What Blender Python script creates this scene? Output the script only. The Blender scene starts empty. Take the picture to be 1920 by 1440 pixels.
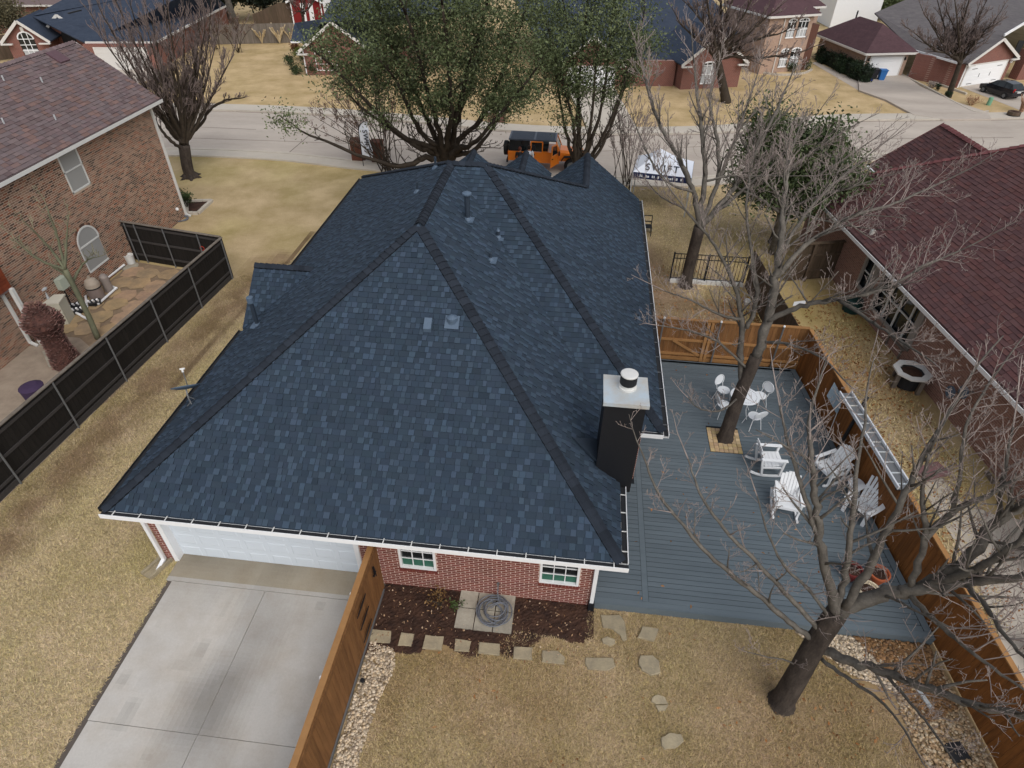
import bpy, math, random
import numpy as np
from mathutils import Vector, Matrix

random.seed(7)
RNG = np.random.default_rng(7)
scene = bpy.context.scene
COL = scene.collection

# ------------------------------------------------------------------ camera
CAM_H = 13.8
FOC = 1175.0            # focal length in units of a 1920 pixel wide frame
PITCH, YAW, ROLL = math.radians(39.46), math.radians(5.9), math.radians(-0.88)
_h = np.array([-math.sin(YAW), math.cos(YAW), 0.0])
_r = np.array([math.cos(YAW), math.sin(YAW), 0.0])
CF = _h * math.cos(PITCH) - np.array([0, 0, 1.0]) * math.sin(PITCH)
_d = np.cross(CF, _r)
CR = _r * math.cos(ROLL) + _d * math.sin(ROLL)
CD = -_r * math.sin(ROLL) + _d * math.cos(ROLL)
CPOS = np.array([0, 0, CAM_H])

cam_data = bpy.data.cameras.new("camera")
cam = bpy.data.objects.new("camera", cam_data)
COL.objects.link(cam)
cam_data.sensor_fit = 'HORIZONTAL'
cam_data.sensor_width = 36.0
cam_data.lens = 36.0 * FOC / 1920.0
cam_data.clip_start = 0.1
cam_data.clip_end = 2000.0
m = Matrix.Identity(4)
for i in range(3):
    m[i][0] = CR[i]; m[i][1] = -CD[i]; m[i][2] = -CF[i]; m[i][3] = CPOS[i]
cam.matrix_world = m
scene.camera = cam

# ------------------------------------------------------------------ light: overcast winter day
world = bpy.data.worlds.new("World")
scene.world = world
world.use_nodes = True
nt = world.node_tree
nt.nodes.clear()
sky = nt.nodes.new('ShaderNodeTexSky')
sky.sky_type = 'NISHITA'
sky.sun_disc = False
sky.sun_elevation = math.radians(48)
sky.sun_rotation = math.radians(150)
sky.air_density = 1.0
sky.dust_density = 3.0
hs = nt.nodes.new('ShaderNodeHueSaturation')
hs.inputs['Saturation'].default_value = 0.36
bg = nt.nodes.new('ShaderNodeBackground')
bg.inputs['Strength'].default_value = 0.13
out = nt.nodes.new('ShaderNodeOutputWorld')
nt.links.new(sky.outputs[0], hs.inputs['Color'])
nt.links.new(hs.outputs[0], bg.inputs['Color'])
nt.links.new(bg.outputs[0], out.inputs['Surface'])
sun_d = bpy.data.lights.new("sun", 'SUN')
sun_d.energy = 0.8
sun_d.angle = math.radians(60)
sun_d.color = (1.0, 0.96, 0.9)
sun = bpy.data.objects.new("sun", sun_d)
COL.objects.link(sun)
# the sun stands behind the camera's right shoulder (azimuth 150 degrees clockwise from +Y)
az, el = math.radians(150), math.radians(48)
sdir = Vector((math.sin(az) * math.cos(el), math.cos(az) * math.cos(el), math.sin(el)))
sun.rotation_euler = sdir.to_track_quat('Z', 'Y').to_euler()
sun.location = (30, -40, 60)

scene.view_settings.view_transform = 'Standard'
scene.view_settings.look = 'None'
scene.view_settings.exposure = 0.38
scene.view_settings.gamma = 1.0
scene.view_settings.use_curve_mapping = False
scene.cycles.max_bounces = 5
scene.cycles.diffuse_bounces = 3
scene.cycles.glossy_bounces = 2
scene.cycles.transparent_max_bounces = 4
scene.cycles.use_denoising = True


# ------------------------------------------------------------------ surveying helpers (photo point -> place in the world)
def ray(u, v):
    return CR * (u - 960) / FOC + CD * (v - 720) / FOC + CF


def at(u, v, z=0.0):
    q = ray(u, v); t = (z - CAM_H) / q[2]
    return np.array([q[0] * t, q[1] * t, z])


def atY(u, v, Y):
    q = ray(u, v); t = Y / q[1]
    return np.array([q[0] * t, Y, CAM_H + q[2] * t])


def atX(u, v, X):
    q = ray(u, v); t = X / q[0]
    return np.array([X, q[1] * t, CAM_H + q[2] * t])


def lin(c):
    c = c / 255.0
    return c / 12.92 if c <= 0.04045 else ((c + 0.055) / 1.055) ** 2.4


def rgb(r, g, b, k=1.0):
    return (min(lin(r) * k, .9), min(lin(g) * k, .9), min(lin(b) * k, .9))


def V3(*a):
    return np.array(a, float)


def unit(v):
    v = np.asarray(v, float)
    return v / (np.linalg.norm(v) + 1e-12)


# ------------------------------------------------------------------ materials
MATS = {}


def mat(name, col, col2=None, mix_scale=1.5, var=0.2, var_scale=9.0, rough=0.85, spec=0.3, metal=0.0,
        bump=0.0, bump_scale=40.0, rnd=0.0, stretch=(1, 1, 1), mix_lo=0.35, mix_hi=0.65, local=False):
    if name in MATS:
        return MATS[name]
    mt = bpy.data.materials.new(name)
    MATS[name] = mt
    mt.use_nodes = True
    t = mt.node_tree
    N, L = t.nodes, t.links
    N.clear()
    o = N.new('ShaderNodeOutputMaterial')
    b = N.new('ShaderNodeBsdfPrincipled')
    L.new(b.outputs[0], o.inputs['Surface'])
    b.inputs['Roughness'].default_value = rough
    b.inputs['Metallic'].default_value = metal
    b.inputs['Specular IOR Level'].default_value = spec
    if local:
        tc = N.new('ShaderNodeTexCoord'); src = tc.outputs['Object']
    else:
        g = N.new('ShaderNodeNewGeometry'); src = g.outputs['Position']
    mp = N.new('ShaderNodeMapping'); mp.inputs['Scale'].default_value = stretch
    L.new(src, mp.inputs['Vector'])
    vec = mp.outputs[0]

    def noise(scale, detail=3, rough_=0.6):
        n = N.new('ShaderNodeTexNoise'); n.inputs['Scale'].default_value = scale
        n.inputs['Detail'].default_value = detail; n.inputs['Roughness'].default_value = rough_
        L.new(vec, n.inputs['Vector']); return n.outputs[0]

    def math_(op, a, bb, clamp=False):
        n = N.new('ShaderNodeMath'); n.operation = op; n.use_clamp = clamp
        for i, x in enumerate((a, bb)):
            if isinstance(x, (int, float)):
                n.inputs[i].default_value = x
            else:
                L.new(x, n.inputs[i])
        return n.outputs[0]

    def mixc(mode, f, a, bb):
        n = N.new('ShaderNodeMix'); n.data_type = 'RGBA'; n.blend_type = mode
        if isinstance(f, (int, float)):
            n.inputs[0].default_value = f
        else:
            L.new(f, n.inputs[0])
        for k, x in ((6, a), (7, bb)):
            if isinstance(x, tuple):
                n.inputs[k].default_value = (*x, 1) if len(x) == 3 else x
            else:
                L.new(x, n.inputs[k])
        return n.outputs[2]
    c = tuple(col)
    if col2 is not None:
        mr = N.new('ShaderNodeMapRange'); mr.inputs[1].default_value = mix_lo; mr.inputs[2].default_value = mix_hi
        L.new(noise(mix_scale, 5, 0.65), mr.inputs[0])
        c = mixc('MIX', mr.outputs[0], tuple(col), tuple(col2))
    f = 1.0
    if var > 0:
        f = math_('ADD', math_('MULTIPLY', noise(var_scale, 4, 0.7), 2 * var), 1 - var)
    if rnd > 0:
        oi = N.new('ShaderNodeObjectInfo')
        rr = math_('ADD', math_('MULTIPLY', oi.outputs['Random'], 2 * rnd), 1 - rnd)
        f = rr if isinstance(f, float) else math_('MULTIPLY', f, rr)
    if not isinstance(f, float):
        cx = N.new('ShaderNodeCombineXYZ')
        for i in range(3):
            L.new(f, cx.inputs[i])
        c = mixc('MULTIPLY', 1.0, c, cx.outputs[0])
    at_ = N.new('ShaderNodeAttribute'); at_.attribute_name = 'tone'
    c = mixc('MULTIPLY', 1.0, c, at_.outputs['Color'])
    L.new(c, b.inputs['Base Color'])
    if bump > 0:
        bn = N.new('ShaderNodeBump'); bn.inputs['Strength'].default_value = bump
        bn.inputs['Distance'].default_value = 0.02
        L.new(noise(bump_scale, 3, 0.6), bn.inputs['Height'])
        L.new(bn.outputs[0], b.inputs['Normal'])
    return mt


def brick_mat(name, c1, c2, mortar, axis='X', scale=1.0):
    """Courses for walls too far away to tell single bricks apart."""
    mt = mat(name, c1, None, var=0.25, var_scale=3)
    t = mt.node_tree; N, L = t.nodes, t.links
    b = next(n for n in N if n.type == 'BSDF_PRINCIPLED')
    g = N.new('ShaderNodeNewGeometry')
    sp = N.new('ShaderNodeSeparateXYZ'); L.new(g.outputs['Position'], sp.inputs[0])
    ad = N.new('ShaderNodeMath'); ad.operation = 'ADD'
    L.new(sp.outputs[0], ad.inputs[0]); L.new(sp.outputs[1], ad.inputs[1])
    cb = N.new('ShaderNodeCombineXYZ'); L.new(ad.outputs[0], cb.inputs[0]); L.new(sp.outputs[2], cb.inputs[1])
    br = N.new('ShaderNodeTexBrick')
    br.inputs['Scale'].default_value = 1.0 * scale
    br.inputs['Color1'].default_value = (*c1, 1); br.inputs['Color2'].default_value = (*c2, 1)
    br.inputs['Mortar'].default_value = (*mortar, 1)
    br.inputs['Brick Width'].default_value = 0.21; br.inputs['Row Height'].default_value = 0.076
    br.inputs['Mortar Size'].default_value = 0.01; br.inputs['Bias'].default_value = 0.0
    L.new(cb.outputs[0], br.inputs['Vector'])
    old = b.inputs['Base Color'].links[0].from_socket
    for l in list(b.inputs['Base Color'].links):
        L.remove(l)
    mx = N.new('ShaderNodeMix'); mx.data_type = 'RGBA'; mx.blend_type = 'MIX'; mx.inputs[0].default_value = 0.75
    L.new(old, mx.inputs[6]); L.new(br.outputs[0], mx.inputs[7])
    L.new(mx.outputs[2], b.inputs['Base Color'])
    return mt


# ------------------------------------------------------------------ mesh builder
ORG = {}


class MB:
    def __init__(self):
        self.V = []; self.n = 0; self.F = []; self.C = []      # F: arrays (m,k)

    def add(self, verts, faces, col=(1, 1, 1), side=None):
        verts = np.asarray(verts, float).reshape(-1, 3)
        by = {}
        for f in faces:
            by.setdefault(len(f), []).append(f)
        for k, fs in by.items():
            a = np.array(fs, dtype=np.int64) + self.n
            self.F.append(a)
            cc = np.tile(np.asarray(col, float)[:3], (len(a), 1))
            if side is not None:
                cc[[i for i, f in enumerate(fs) if f[0] != 0 or f[1] != 1]] *= side  # edge faces toned darker, a shadow line painted into the colour
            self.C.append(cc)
        self.V.append(verts); self.n += len(verts)
        return self

    def arr(self, verts, faces, cols=None):
        faces = np.asarray(faces, dtype=np.int64)
        self.F.append(faces + self.n)
        self.C.append(np.ones((len(faces), 3)) if cols is None else np.asarray(cols, float))
        self.V.append(np.asarray(verts, float)); self.n += len(verts)

    def obox(self, o, u, v, w, col=(1, 1, 1), bottom=True):
        o, u, v, w = (np.asarray(x, float) for x in (o, u, v, w))
        P = [o, o + u, o + u + v, o + v, o + w, o + u + w, o + u + v + w, o + v + w]
        if np.dot(np.cross(u, v), w) < 0:
            F = [(0, 1, 2, 3), (4, 7, 6, 5), (0, 4, 5, 1), (1, 5, 6, 2), (2, 6, 7, 3), (3, 7, 4, 0)]
        else:
            F = [(0, 3, 2, 1), (4, 5, 6, 7), (0, 1, 5, 4), (1, 2, 6, 5), (2, 3, 7, 6), (3, 0, 4, 7)]
        if not bottom:
            F = F[1:]
        return self.add(P, F, col)

    def box(self, x0, y0, z0, x1, y1, z1, col=(1, 1, 1)):
        return self.obox((x0, y0, z0), (x1 - x0, 0, 0), (0, y1 - y0, 0), (0, 0, z1 - z0), col)

    def bar(self, a, b, w, h, up=(0, 0, 1), col=(1, 1, 1)):
        """a box from a to b, w wide and h high, centred on the line"""
        a, b = np.asarray(a, float), np.asarray(b, float)
        d = b - a; s = unit(np.cross(d, up)); t = unit(np.cross(s, d))
        return self.obox(a - s * w / 2 - t * h / 2, d, s * w, t * h, col)

    def poly(self, pts, col=(1, 1, 1)):
        return self.add(pts, [tuple(range(len(pts)))], col)

    def prism(self, pts, off, col=(1, 1, 1)):
        """polygon pts (3D) thickened by vector off"""
        pts = [np.asarray(p, float) for p in pts]; off = np.asarray(off, float); n = len(pts)
        nrm = sum((np.cross(pts[i] - pts[0], pts[(i + 1) % n] - pts[0]) for i in range(n)), np.zeros(3))
        if np.dot(nrm, off) < 0:
            pts = pts[::-1]
        P = pts + [p + off for p in pts]
        F = [tuple(range(n - 1, -1, -1)), tuple(range(n, 2 * n))] + [(i, (i + 1) % n, n + (i + 1) % n, n + i) for i in range(n)]
        return self.add(P, F, col)

    def tube(self, pts, rad, sides=6, col=(1, 1, 1), cap=True):
        pts = np.asarray(pts, float); n = len(pts)
        rad = np.broadcast_to(np.asarray(rad, float), (n,))
        d = np.gradient(pts, axis=0); d /= (np.linalg.norm(d, axis=1, keepdims=True) + 1e-9)
        ref = np.array([0.31, 0.17, 0.93]) if abs(d[:, 2]).mean() < 0.8 else np.array([0.9, 0.37, 0.1])
        u = np.cross(d, ref); u /= (np.linalg.norm(u, axis=1, keepdims=True) + 1e-9)
        v = np.cross(d, u)
        a = np.arange(sides) * 2 * math.pi / sides
        ring = pts[:, None, :] + rad[:, None, None] * (np.cos(a)[None, :, None] * u[:, None, :] + np.sin(a)[None, :, None] * v[:, None, :])
        i = np.arange(n - 1)[:, None] * sides; j = np.arange(sides)[None, :]; j2 = (j + 1) % sides
        F = np.stack([i + j, i + j2, i + sides + j2, i + sides + j], -1).reshape(-1, 4)[:, ::-1]
        base = self.n
        self.arr(ring.reshape(-1, 3), F, np.tile(np.asarray(col, float)[:3], (len(F), 1)))
        if cap:
            for s, rev in ((0, False), ((n - 1) * sides, True)):
                f = [base + s + k for k in range(sides)]
                if rev:
                    f = f[::-1]
                self.F.append(np.array([f])); self.C.append(np.array([list(col)[:3]], float))
        return self

    def lathe(self, c, prof, sides=16, col=(1, 1, 1)):
        """prof: list of (radius, z) about a vertical axis through c"""
        c = np.asarray(c, float); a = np.arange(sides) * 2 * math.pi / sides; n = len(prof)
        P = np.array([[c[0] + r * math.cos(t), c[1] + r * math.sin(t), c[2] + z] for r, z in prof for t in a])
        F = [(i * sides + j, i * sides + (j + 1) % sides, (i + 1) * sides + (j + 1) % sides, (i + 1) * sides + j) for i in range(n - 1) for j in range(sides)]
        F.append(tuple(range(sides))[::-1]); F.append(tuple((n - 1) * sides + j for j in range(sides)))
        return self.add(P, F, col)

    def blob(self, c, r, seed=0, sub=2, rough=0.15, col=(1, 1, 1)):
        c = np.asarray(c, float); r = np.broadcast_to(np.asarray(r, float), (3,))
        P, F = ICO[sub]
        g = np.random.default_rng(seed)
        P = P * (1 + g.normal(0, rough, (len(P), 1)))
        self.arr(c + P * r, F, np.tile(np.asarray(col, float)[:3], (len(F), 1)))
        return self

    def build(self, name, material, parent=None, smooth=False, **props):
        me = bpy.data.meshes.new(name)
        V = np.concatenate(self.V) if self.V else np.zeros((0, 3))
        org = ORG.get(parent.name, (0, 0, 0)) if parent else (0, 0, 0)
        V = V - np.asarray(org)
        loops = np.concatenate([f.reshape(-1) for f in self.F]) if self.F else np.zeros(0, np.int64)
        tot = np.concatenate([np.full(len(f), f.shape[1]) for f in self.F]) if self.F else np.zeros(0, np.int64)
        start = np.concatenate([[0], np.cumsum(tot)[:-1]]) if len(tot) else tot
        me.vertices.add(len(V)); me.vertices.foreach_set('co', V.astype(np.float32).ravel())
        me.loops.add(len(loops)); me.loops.foreach_set('vertex_index', loops.astype(np.int32))
        me.polygons.add(len(tot)); me.polygons.foreach_set('loop_start', start.astype(np.int32))
        me.update(calc_edges=True)
        me.polygons.foreach_set('use_smooth', np.full(len(tot), bool(smooth)))
        a = me.attributes.new('tone', 'FLOAT_COLOR', 'FACE')
        C = np.concatenate(self.C) if self.C else np.zeros((0, 3))
        a.data.foreach_set('color', np.concatenate([C, np.ones((len(C), 1))], 1).astype(np.float32).ravel())
        me.materials.append(material)
        o = bpy.data.objects.new(name, me)
        COL.objects.link(o)
        if parent:
            o.parent = parent
            ORG[o.name] = org
        for k, v in props.items():
            o[k] = v
        return o


def _ico():
    t = (1 + 5 ** .5) / 2
    P = [(-1, t, 0), (1, t, 0), (-1, -t, 0), (1, -t, 0), (0, -1, t), (0, 1, t), (0, -1, -t), (0, 1, -t), (t, 0, -1), (t, 0, 1), (-t, 0, -1), (-t, 0, 1)]
    F = [(0, 11, 5), (0, 5, 1), (0, 1, 7), (0, 7, 10), (0, 10, 11), (1, 5, 9), (5, 11, 4), (11, 10, 2), (10, 7, 6), (7, 1, 8),
         (3, 9, 4), (3, 4, 2), (3, 2, 6), (3, 6, 8), (3, 8, 9), (4, 9, 5), (2, 4, 11), (6, 2, 10), (8, 6, 7), (9, 8, 1)]
    P = [unit(p) for p in P]
    res = {0: (np.array(P), np.array(F))}
    for s in (1, 2):
        cache = {}; F2 = []

        def midp(i, j):
            k = (min(i, j), max(i, j))
            if k not in cache:
                cache[k] = len(P); P.append(unit((P[i] + P[j]) / 2))
            return cache[k]
        for a, b, c in F:
            x, y, z = midp(a, b), midp(b, c), midp(c, a)
            F2 += [(a, x, z), (b, y, x), (c, z, y), (x, y, z)]
        F = F2
        res[s] = (np.array(P), np.array(F))
    return res


ICO = _ico()


def thing(name, label, cat, loc=(0, 0, 0), group=None):
    o = bpy.data.objects.new(name, None)
    COL.objects.link(o)
    o.empty_display_size = 0.2
    o.location = tuple(float(x) for x in loc)
    ORG[o.name] = tuple(float(x) for x in loc)
    o['label'] = label; o['category'] = cat
    if group:
        o['group'] = group
    return o


def tag(o, label, cat, group=None):
    o['label'] = label; o['category'] = cat
    if group:
        o['group'] = group
    return o


def copy_tree(o, parent=None):
    c = o.copy(); COL.objects.link(c)
    if parent:
        c.parent = parent
    for ch in o.children:
        copy_tree(ch, c)
    return c


def copies_of(proto, places, labels):
    """the first place moves the prototype itself, the others get copies; place = (x, y, z, rot)"""
    res = []
    for i, (p, lb) in enumerate(zip(places, labels)):
        o = proto if i == 0 else copy_tree(proto)
        res.append((o, p, lb))
    for o, p, lb in res:
        o.location = tuple(float(x) for x in p[:3]); o.rotation_euler = (0, 0, p[3]); o['label'] = lb
    return [r[0] for r in res]


# ------------------------------------------------------------------ planar pieces: shingles, bricks
def clip_poly(poly, edge):
    """convex clip of 2D poly by convex CCW polygon edge list"""
    outp = poly
    for i in range(len(edge)):
        a = edge[i]; b = edge[(i + 1) % len(edge)]
        inp = outp; outp = []
        if not inp:
            return []
        ex, ey = b[0] - a[0], b[1] - a[1]

        def side(p):
            return ex * (p[1] - a[1]) - ey * (p[0] - a[0])
        for k in range(len(inp)):
            p, q = inp[k], inp[(k + 1) % len(inp)]
            sp, sq = side(p), side(q)
            if sp >= 0:
                outp.append(p)
            if (sp > 0 > sq) or (sp < 0 < sq):
                t = sp / (sp - sq)
                outp.append((p[0] + t * (q[0] - p[0]), p[1] + t * (q[1] - p[1])))
    return outp


def shingle_plane(pts, eave_dir, palette, expo=0.143, wmin=0.12, wmax=0.36, seed=0):
    """pts: convex planar polygon (world). Returns list of (distance, verts, faces, colour) raised tabs."""
    g = random.Random(seed)
    pts = [np.asarray(p, float) for p in pts]
    n = unit(np.cross(pts[1] - pts[0], pts[2] - pts[0]))
    if n[2] < 0:
        n = -n
    u = unit(np.asarray(eave_dir, float)); u = unit(u - n * np.dot(u, n))
    v = np.cross(n, u)
    if v[2] < 0:
        u = -u; v = np.cross(n, u)
    o = min(pts, key=lambda p: p[2])
    P2 = [(float(np.dot(p - o, u)), float(np.dot(p - o, v))) for p in pts]
    area = sum(P2[i][0] * P2[(i + 1) % len(P2)][1] - P2[(i + 1) % len(P2)][0] * P2[i][1] for i in range(len(P2)))
    if area < 0:
        P2 = P2[::-1]
    s0, s1 = min(p[0] for p in P2), max(p[0] for p in P2)
    t1 = max(p[1] for p in P2)
    res = []
    k = 0
    t = -0.0
    while t < t1:
        s = s0 - g.random() * wmax
        light = g.random() < 0.5
        while s < s1:
            light = not light if g.random() < .80 else light
            w = g.uniform(wmin, wmin + (wmax - wmin) * .45) if light else g.uniform(wmin * 1.2, wmax)
            c = clip_poly([(s + .004, t), (s + w - .004, t), (s + w - .004, t + expo + .004), (s + .004, t + expo + .004)], P2)
            if len(c) >= 3:
                # high tabs are the dragon teeth; the others lie lower
                hh = g.uniform(.020, .026) if light else g.uniform(.011, .015)
                col = palette(g, light)
                top, bot = [], []
                for (a, b) in c:
                    q = o + u * a + v * b
                    hgt = hh * (1 - .8 * (b - t) / expo)
                    top.append(q + n * max(hgt, .002)); bot.append(q - n * .003)
                m_ = len(c)
                F = [tuple(range(m_))] + [(m_ + i, m_ + (i + 1) % m_, (i + 1) % m_, i) for i in range(m_)]
                d = np.linalg.norm(top[0] - CPOS)
                res.append((d, top + bot, F, col))
            s += w
        t += expo
        k += 1
    return res


def emit_pieces(pieces, name, stuff_name, material, parent, keep=300, side=None):
    pieces = sorted(pieces, key=lambda p: p[0])
    for p in pieces[:keep]:
        MB().add(p[1], p[2], p[3], side).build(name, material, parent)
    if len(pieces) > keep:
        b = MB()
        Vs = []; off = 0
        for p in pieces[keep:]:
            b.add(p[1], p[2], p[3], side)
        b.build(stuff_name, material, parent, kind='stuff')


def brick_pieces(o, u, L, H, n, palette, holes=(), bl=0.2, bh=0.057, joint=0.018, proud=0.0025, seed=0, shape=None):
    """running bond on the rectangle o + s*u + t*z; holes = (s0,t0,s1,t1); n outward"""
    g = random.Random(seed)
    u = unit(u); n = unit(n); z = np.array([0, 0, 1.0]); o = np.asarray(o, float)
    res = []
    row = 0
    t = joint / 2
    while t + bh * .5 < H:
        h = min(bh, H - t)
        s = -(bl + joint) / 2 if row % 2 else 0.0
        while s < L:
            a, b = max(s, 0.004), min(s + bl, L - .004)
            segs = [(a, b)]
            for (h0, k0, h1, k1) in holes:
                if t + h > k0 and t < k1:
                    new = []
                    for (x, y) in segs:
                        if y <= h0 or x >= h1:
                            new.append((x, y))
                        else:
                            if x < h0 - .03:
                                new.append((x, h0))
                            if y > h1 + .03:
                                new.append((h1, y))
                    segs = new
            for (x, y) in segs:
                if y - x < .03:
                    continue
                if shape and not shape((x + y) / 2, t + h / 2):
                    continue
                pr = proud * g.uniform(.7, 1.3)
                q = o + u * x + z * t
                P = [q, q + u * (y - x), q + u * (y - x) + z * h, q + z * h]
                P = P + [p + n * pr for p in P]
                if np.dot(np.cross(u, z), n) > 0:
                    F = [(4, 5, 6, 7), (0, 1, 5, 4), (1, 2, 6, 5), (2, 3, 7, 6), (3, 0, 4, 7)]
                else:
                    F = [(7, 6, 5, 4), (4, 5, 1, 0), (5, 6, 2, 1), (6, 7, 3, 2), (7, 4, 0, 3)]
                res.append((np.linalg.norm(q - CPOS), P, F, palette(g)))
            s += bl + joint
        t += bh + joint
        row += 1
    return res


def wall_backing(b, o, u, L, H, n, thick=0.2, holes=()):
    """backing wall split round its openings; front face flush with the plane"""
    u = unit(u); n = unit(n); z = np.array([0, 0, 1.0]); o = np.asarray(o, float)
    xs = sorted({0.0, L, *[h[0] for h in holes], *[h[2] for h in holes]})
    for x0, x1 in zip(xs[:-1], xs[1:]):
        if x1 - x0 < 1e-4:
            continue
        cuts = sorted((h[1], h[3]) for h in holes if h[0] <= x0 + 1e-5 and h[2] >= x1 - 1e-5)
        t = 0.0
        for c0, c1 in cuts + [(H, H)]:
            if c0 - t > 1e-4:
                b.obox(o + u * x0 + z * t, u * (x1 - x0), z * (c0 - t), -n * thick)
            t = c1


def window(parent, o, u, n, W, H, cols, rows, frame_m, glass_m, fw=.06, recess=.05, name='window', blind=None, blind_m=None, mid=False):
    """window: frame as the part, panes and muntins under it; o = lower left corner on the wall plane"""
    u = unit(u); n = unit(n); z = np.array([0, 0, 1.0]); o = np.asarray(o, float)
    f = MB()
    q = o - n * recess; d = n * (recess + .02)
    f.obox(q, u * W, z * fw, d); f.obox(q + z * (H - fw), u * W, z * fw, d)
    f.obox(q + z * fw, u * fw, z * (H - 2 * fw), d); f.obox(q + z * fw + u * (W - fw), u * fw, z * (H - 2 * fw), d)
    fr = f.build(name, frame_m, parent)
    iw, ih = W - 2 * fw, H - 2 * fw
    g = MB(); g.obox(q + u * fw + z * fw - n * .02, u * iw, z * ih, n * .012); g.build('pane', glass_m, fr)
    if blind and blind_m:
        g = MB(); k = 8
        for i in range(k):
            hh = ih * blind / k
            g.obox(q + u * fw + z * (fw + i * hh) - n * .007, u * iw, z * (hh * .8), n * .004)
        g.build('blind', blind_m, fr)
    mm = MB()
    for c in range(1, cols):
        mm.obox(q + u * (fw + iw * c / cols - .011) + z * fw - n * .0, u * .022, z * ih, n * .02)
    for r in range(1, rows):
        w = .035 if mid and r == rows // 2 else .022
        mm.obox(q + u * fw + z * (fw + ih * r / rows - w / 2) - n * .002, u * iw, z * w, n * .019)
    if cols > 1 or rows > 1:
        mm.build('muntin', frame_m, fr)
    return fr


# ------------------------------------------------------------------ plants
def curve_pts(P, n=6):
    """Catmull-Rom through the points"""
    P = np.asarray(P, float)
    if len(P) < 3:
        t = np.linspace(0, 1, n + 1)[:, None]
        return P[0] * (1 - t) + P[-1] * t
    Q = np.vstack([2 * P[0] - P[1], P, 2 * P[-1] - P[-2]])
    res = []
    for i in range(1, len(Q) - 2):
        for t in np.linspace(0, 1, n, endpoint=False):
            a, b, c, d = Q[i - 1], Q[i], Q[i + 1], Q[i + 2]
            res.append(0.5 * ((2 * b) + (-a + c) * t + (2 * a - 5 * b + 4 * c - d) * t * t + (-a + 3 * b - 3 * c + d) * t ** 3))
    res.append(P[-1])
    return np.array(res)


class Tree:
    """collects the wood by thickness: trunk, limbs, twigs"""

    def __init__(self, seed, seg=.35, wob=.16, trop=.05, nch=(5, 5, 4), ratio=(.55, .55, .5), ang=(35, 65), minr=.004, spur=0):
        self.g = np.random.default_rng(seed)
        self.trunk, self.limb, self.twig = MB(), MB(), MB()
        self.seg, self.wob, self.trop, self.nch, self.ratio, self.ang, self.minr, self.spur = seg, wob, trop, nch, ratio, ang, minr, spur
        self.tips = []

    def put(self, pts, rad, kind):
        r = rad[0]
        b = {'trunk': self.trunk, 'limb': self.limb, 'twig': self.twig}[kind]
        c = self.g.uniform(.85, 1.15)
        b.tube(pts, rad, 9 if kind == 'trunk' else (6 if r > .02 else (4 if r > .009 else 3)), (c, c, c), cap=(kind != 'twig'))

    def guided(self, P, r0, r1, kind='limb', n=6, jit=.25, kids=None, kid_len=1.6, lev=0, t0=.2, ends=True):
        pts = curve_pts(P, n)
        rad = np.linspace(r0, r1, len(pts)) * (1 + self.g.normal(0, .05, len(pts)))
        j = self.g.normal(0, 1, pts.shape) * (rad * jit)[:, None]; j[0] = 0
        pts = pts + j
        self.put(pts, rad, kind)
        if kids is None:
            L = np.linalg.norm(np.diff(pts, axis=0), axis=1).sum()
            kids = int(L * 2.2)
        self.children(pts, rad, kids, kid_len, lev, t0)
        if ends:
            d = unit(pts[-1] - pts[-2])
            self.grow(pts[-1], d, kid_len, rad[-1], lev)
        return pts

    def children(self, pts, rad, k, L, lev, t0=.25):
        n = len(pts)
        for i in range(k):
            t = t0 + (1 - t0) * (i + self.g.random()) / max(k, 1)
            x = min(t * (n - 1), n - 1.001); a = int(x); f = x - a
            p = pts[a] * (1 - f) + pts[a + 1] * f
            d = unit(pts[a + 1] - pts[a])
            q = unit(np.cross(d, self.g.normal(0, 1, 3)))
            if q[2] < -.3 and self.g.random() < .7:
                q = -q
            th = math.radians(self.g.uniform(*self.ang))
            dd = unit(d * math.cos(th) + q * math.sin(th))
            r = (rad[a] * (1 - f) + rad[a + 1] * f) * self.g.uniform(.32, .5)
            self.grow(p, dd, L * self.g.uniform(.55, 1.1) * (1.15 - .5 * t), min(r, .032), lev)

    def grow(self, p, d, L, r, lev):
        last = lev >= len(self.nch)
        n = max(3, int(L / self.seg)) if not last else 2
        pts = [p]; st = L / n
        for i in range(n):
            d = unit(d + self.g.normal(0, self.wob, 3) + np.array([0, 0, self.trop]))
            pts.append(pts[-1] + d * st)
        pts = np.array(pts)
        rad = np.maximum(np.linspace(r, r * .4, n + 1), self.minr)
        self.put(pts, rad, 'limb' if r > .016 else 'twig')
        if last:
            self.tips.append(pts[-1]); return
        self.children(pts, rad, self.nch[lev], L * self.ratio[lev], lev + 1, .2)

    def finish(self, root, bark, limb_m, twig_m):
        if self.trunk.n:
            self.trunk.build('trunk', bark, root, smooth=True)
        if self.limb.n:
            self.limb.build('branches', limb_m, root, smooth=True)
        if self.twig.n:
            self.twig.build('twigs', twig_m, root, kind='stuff')


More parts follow.
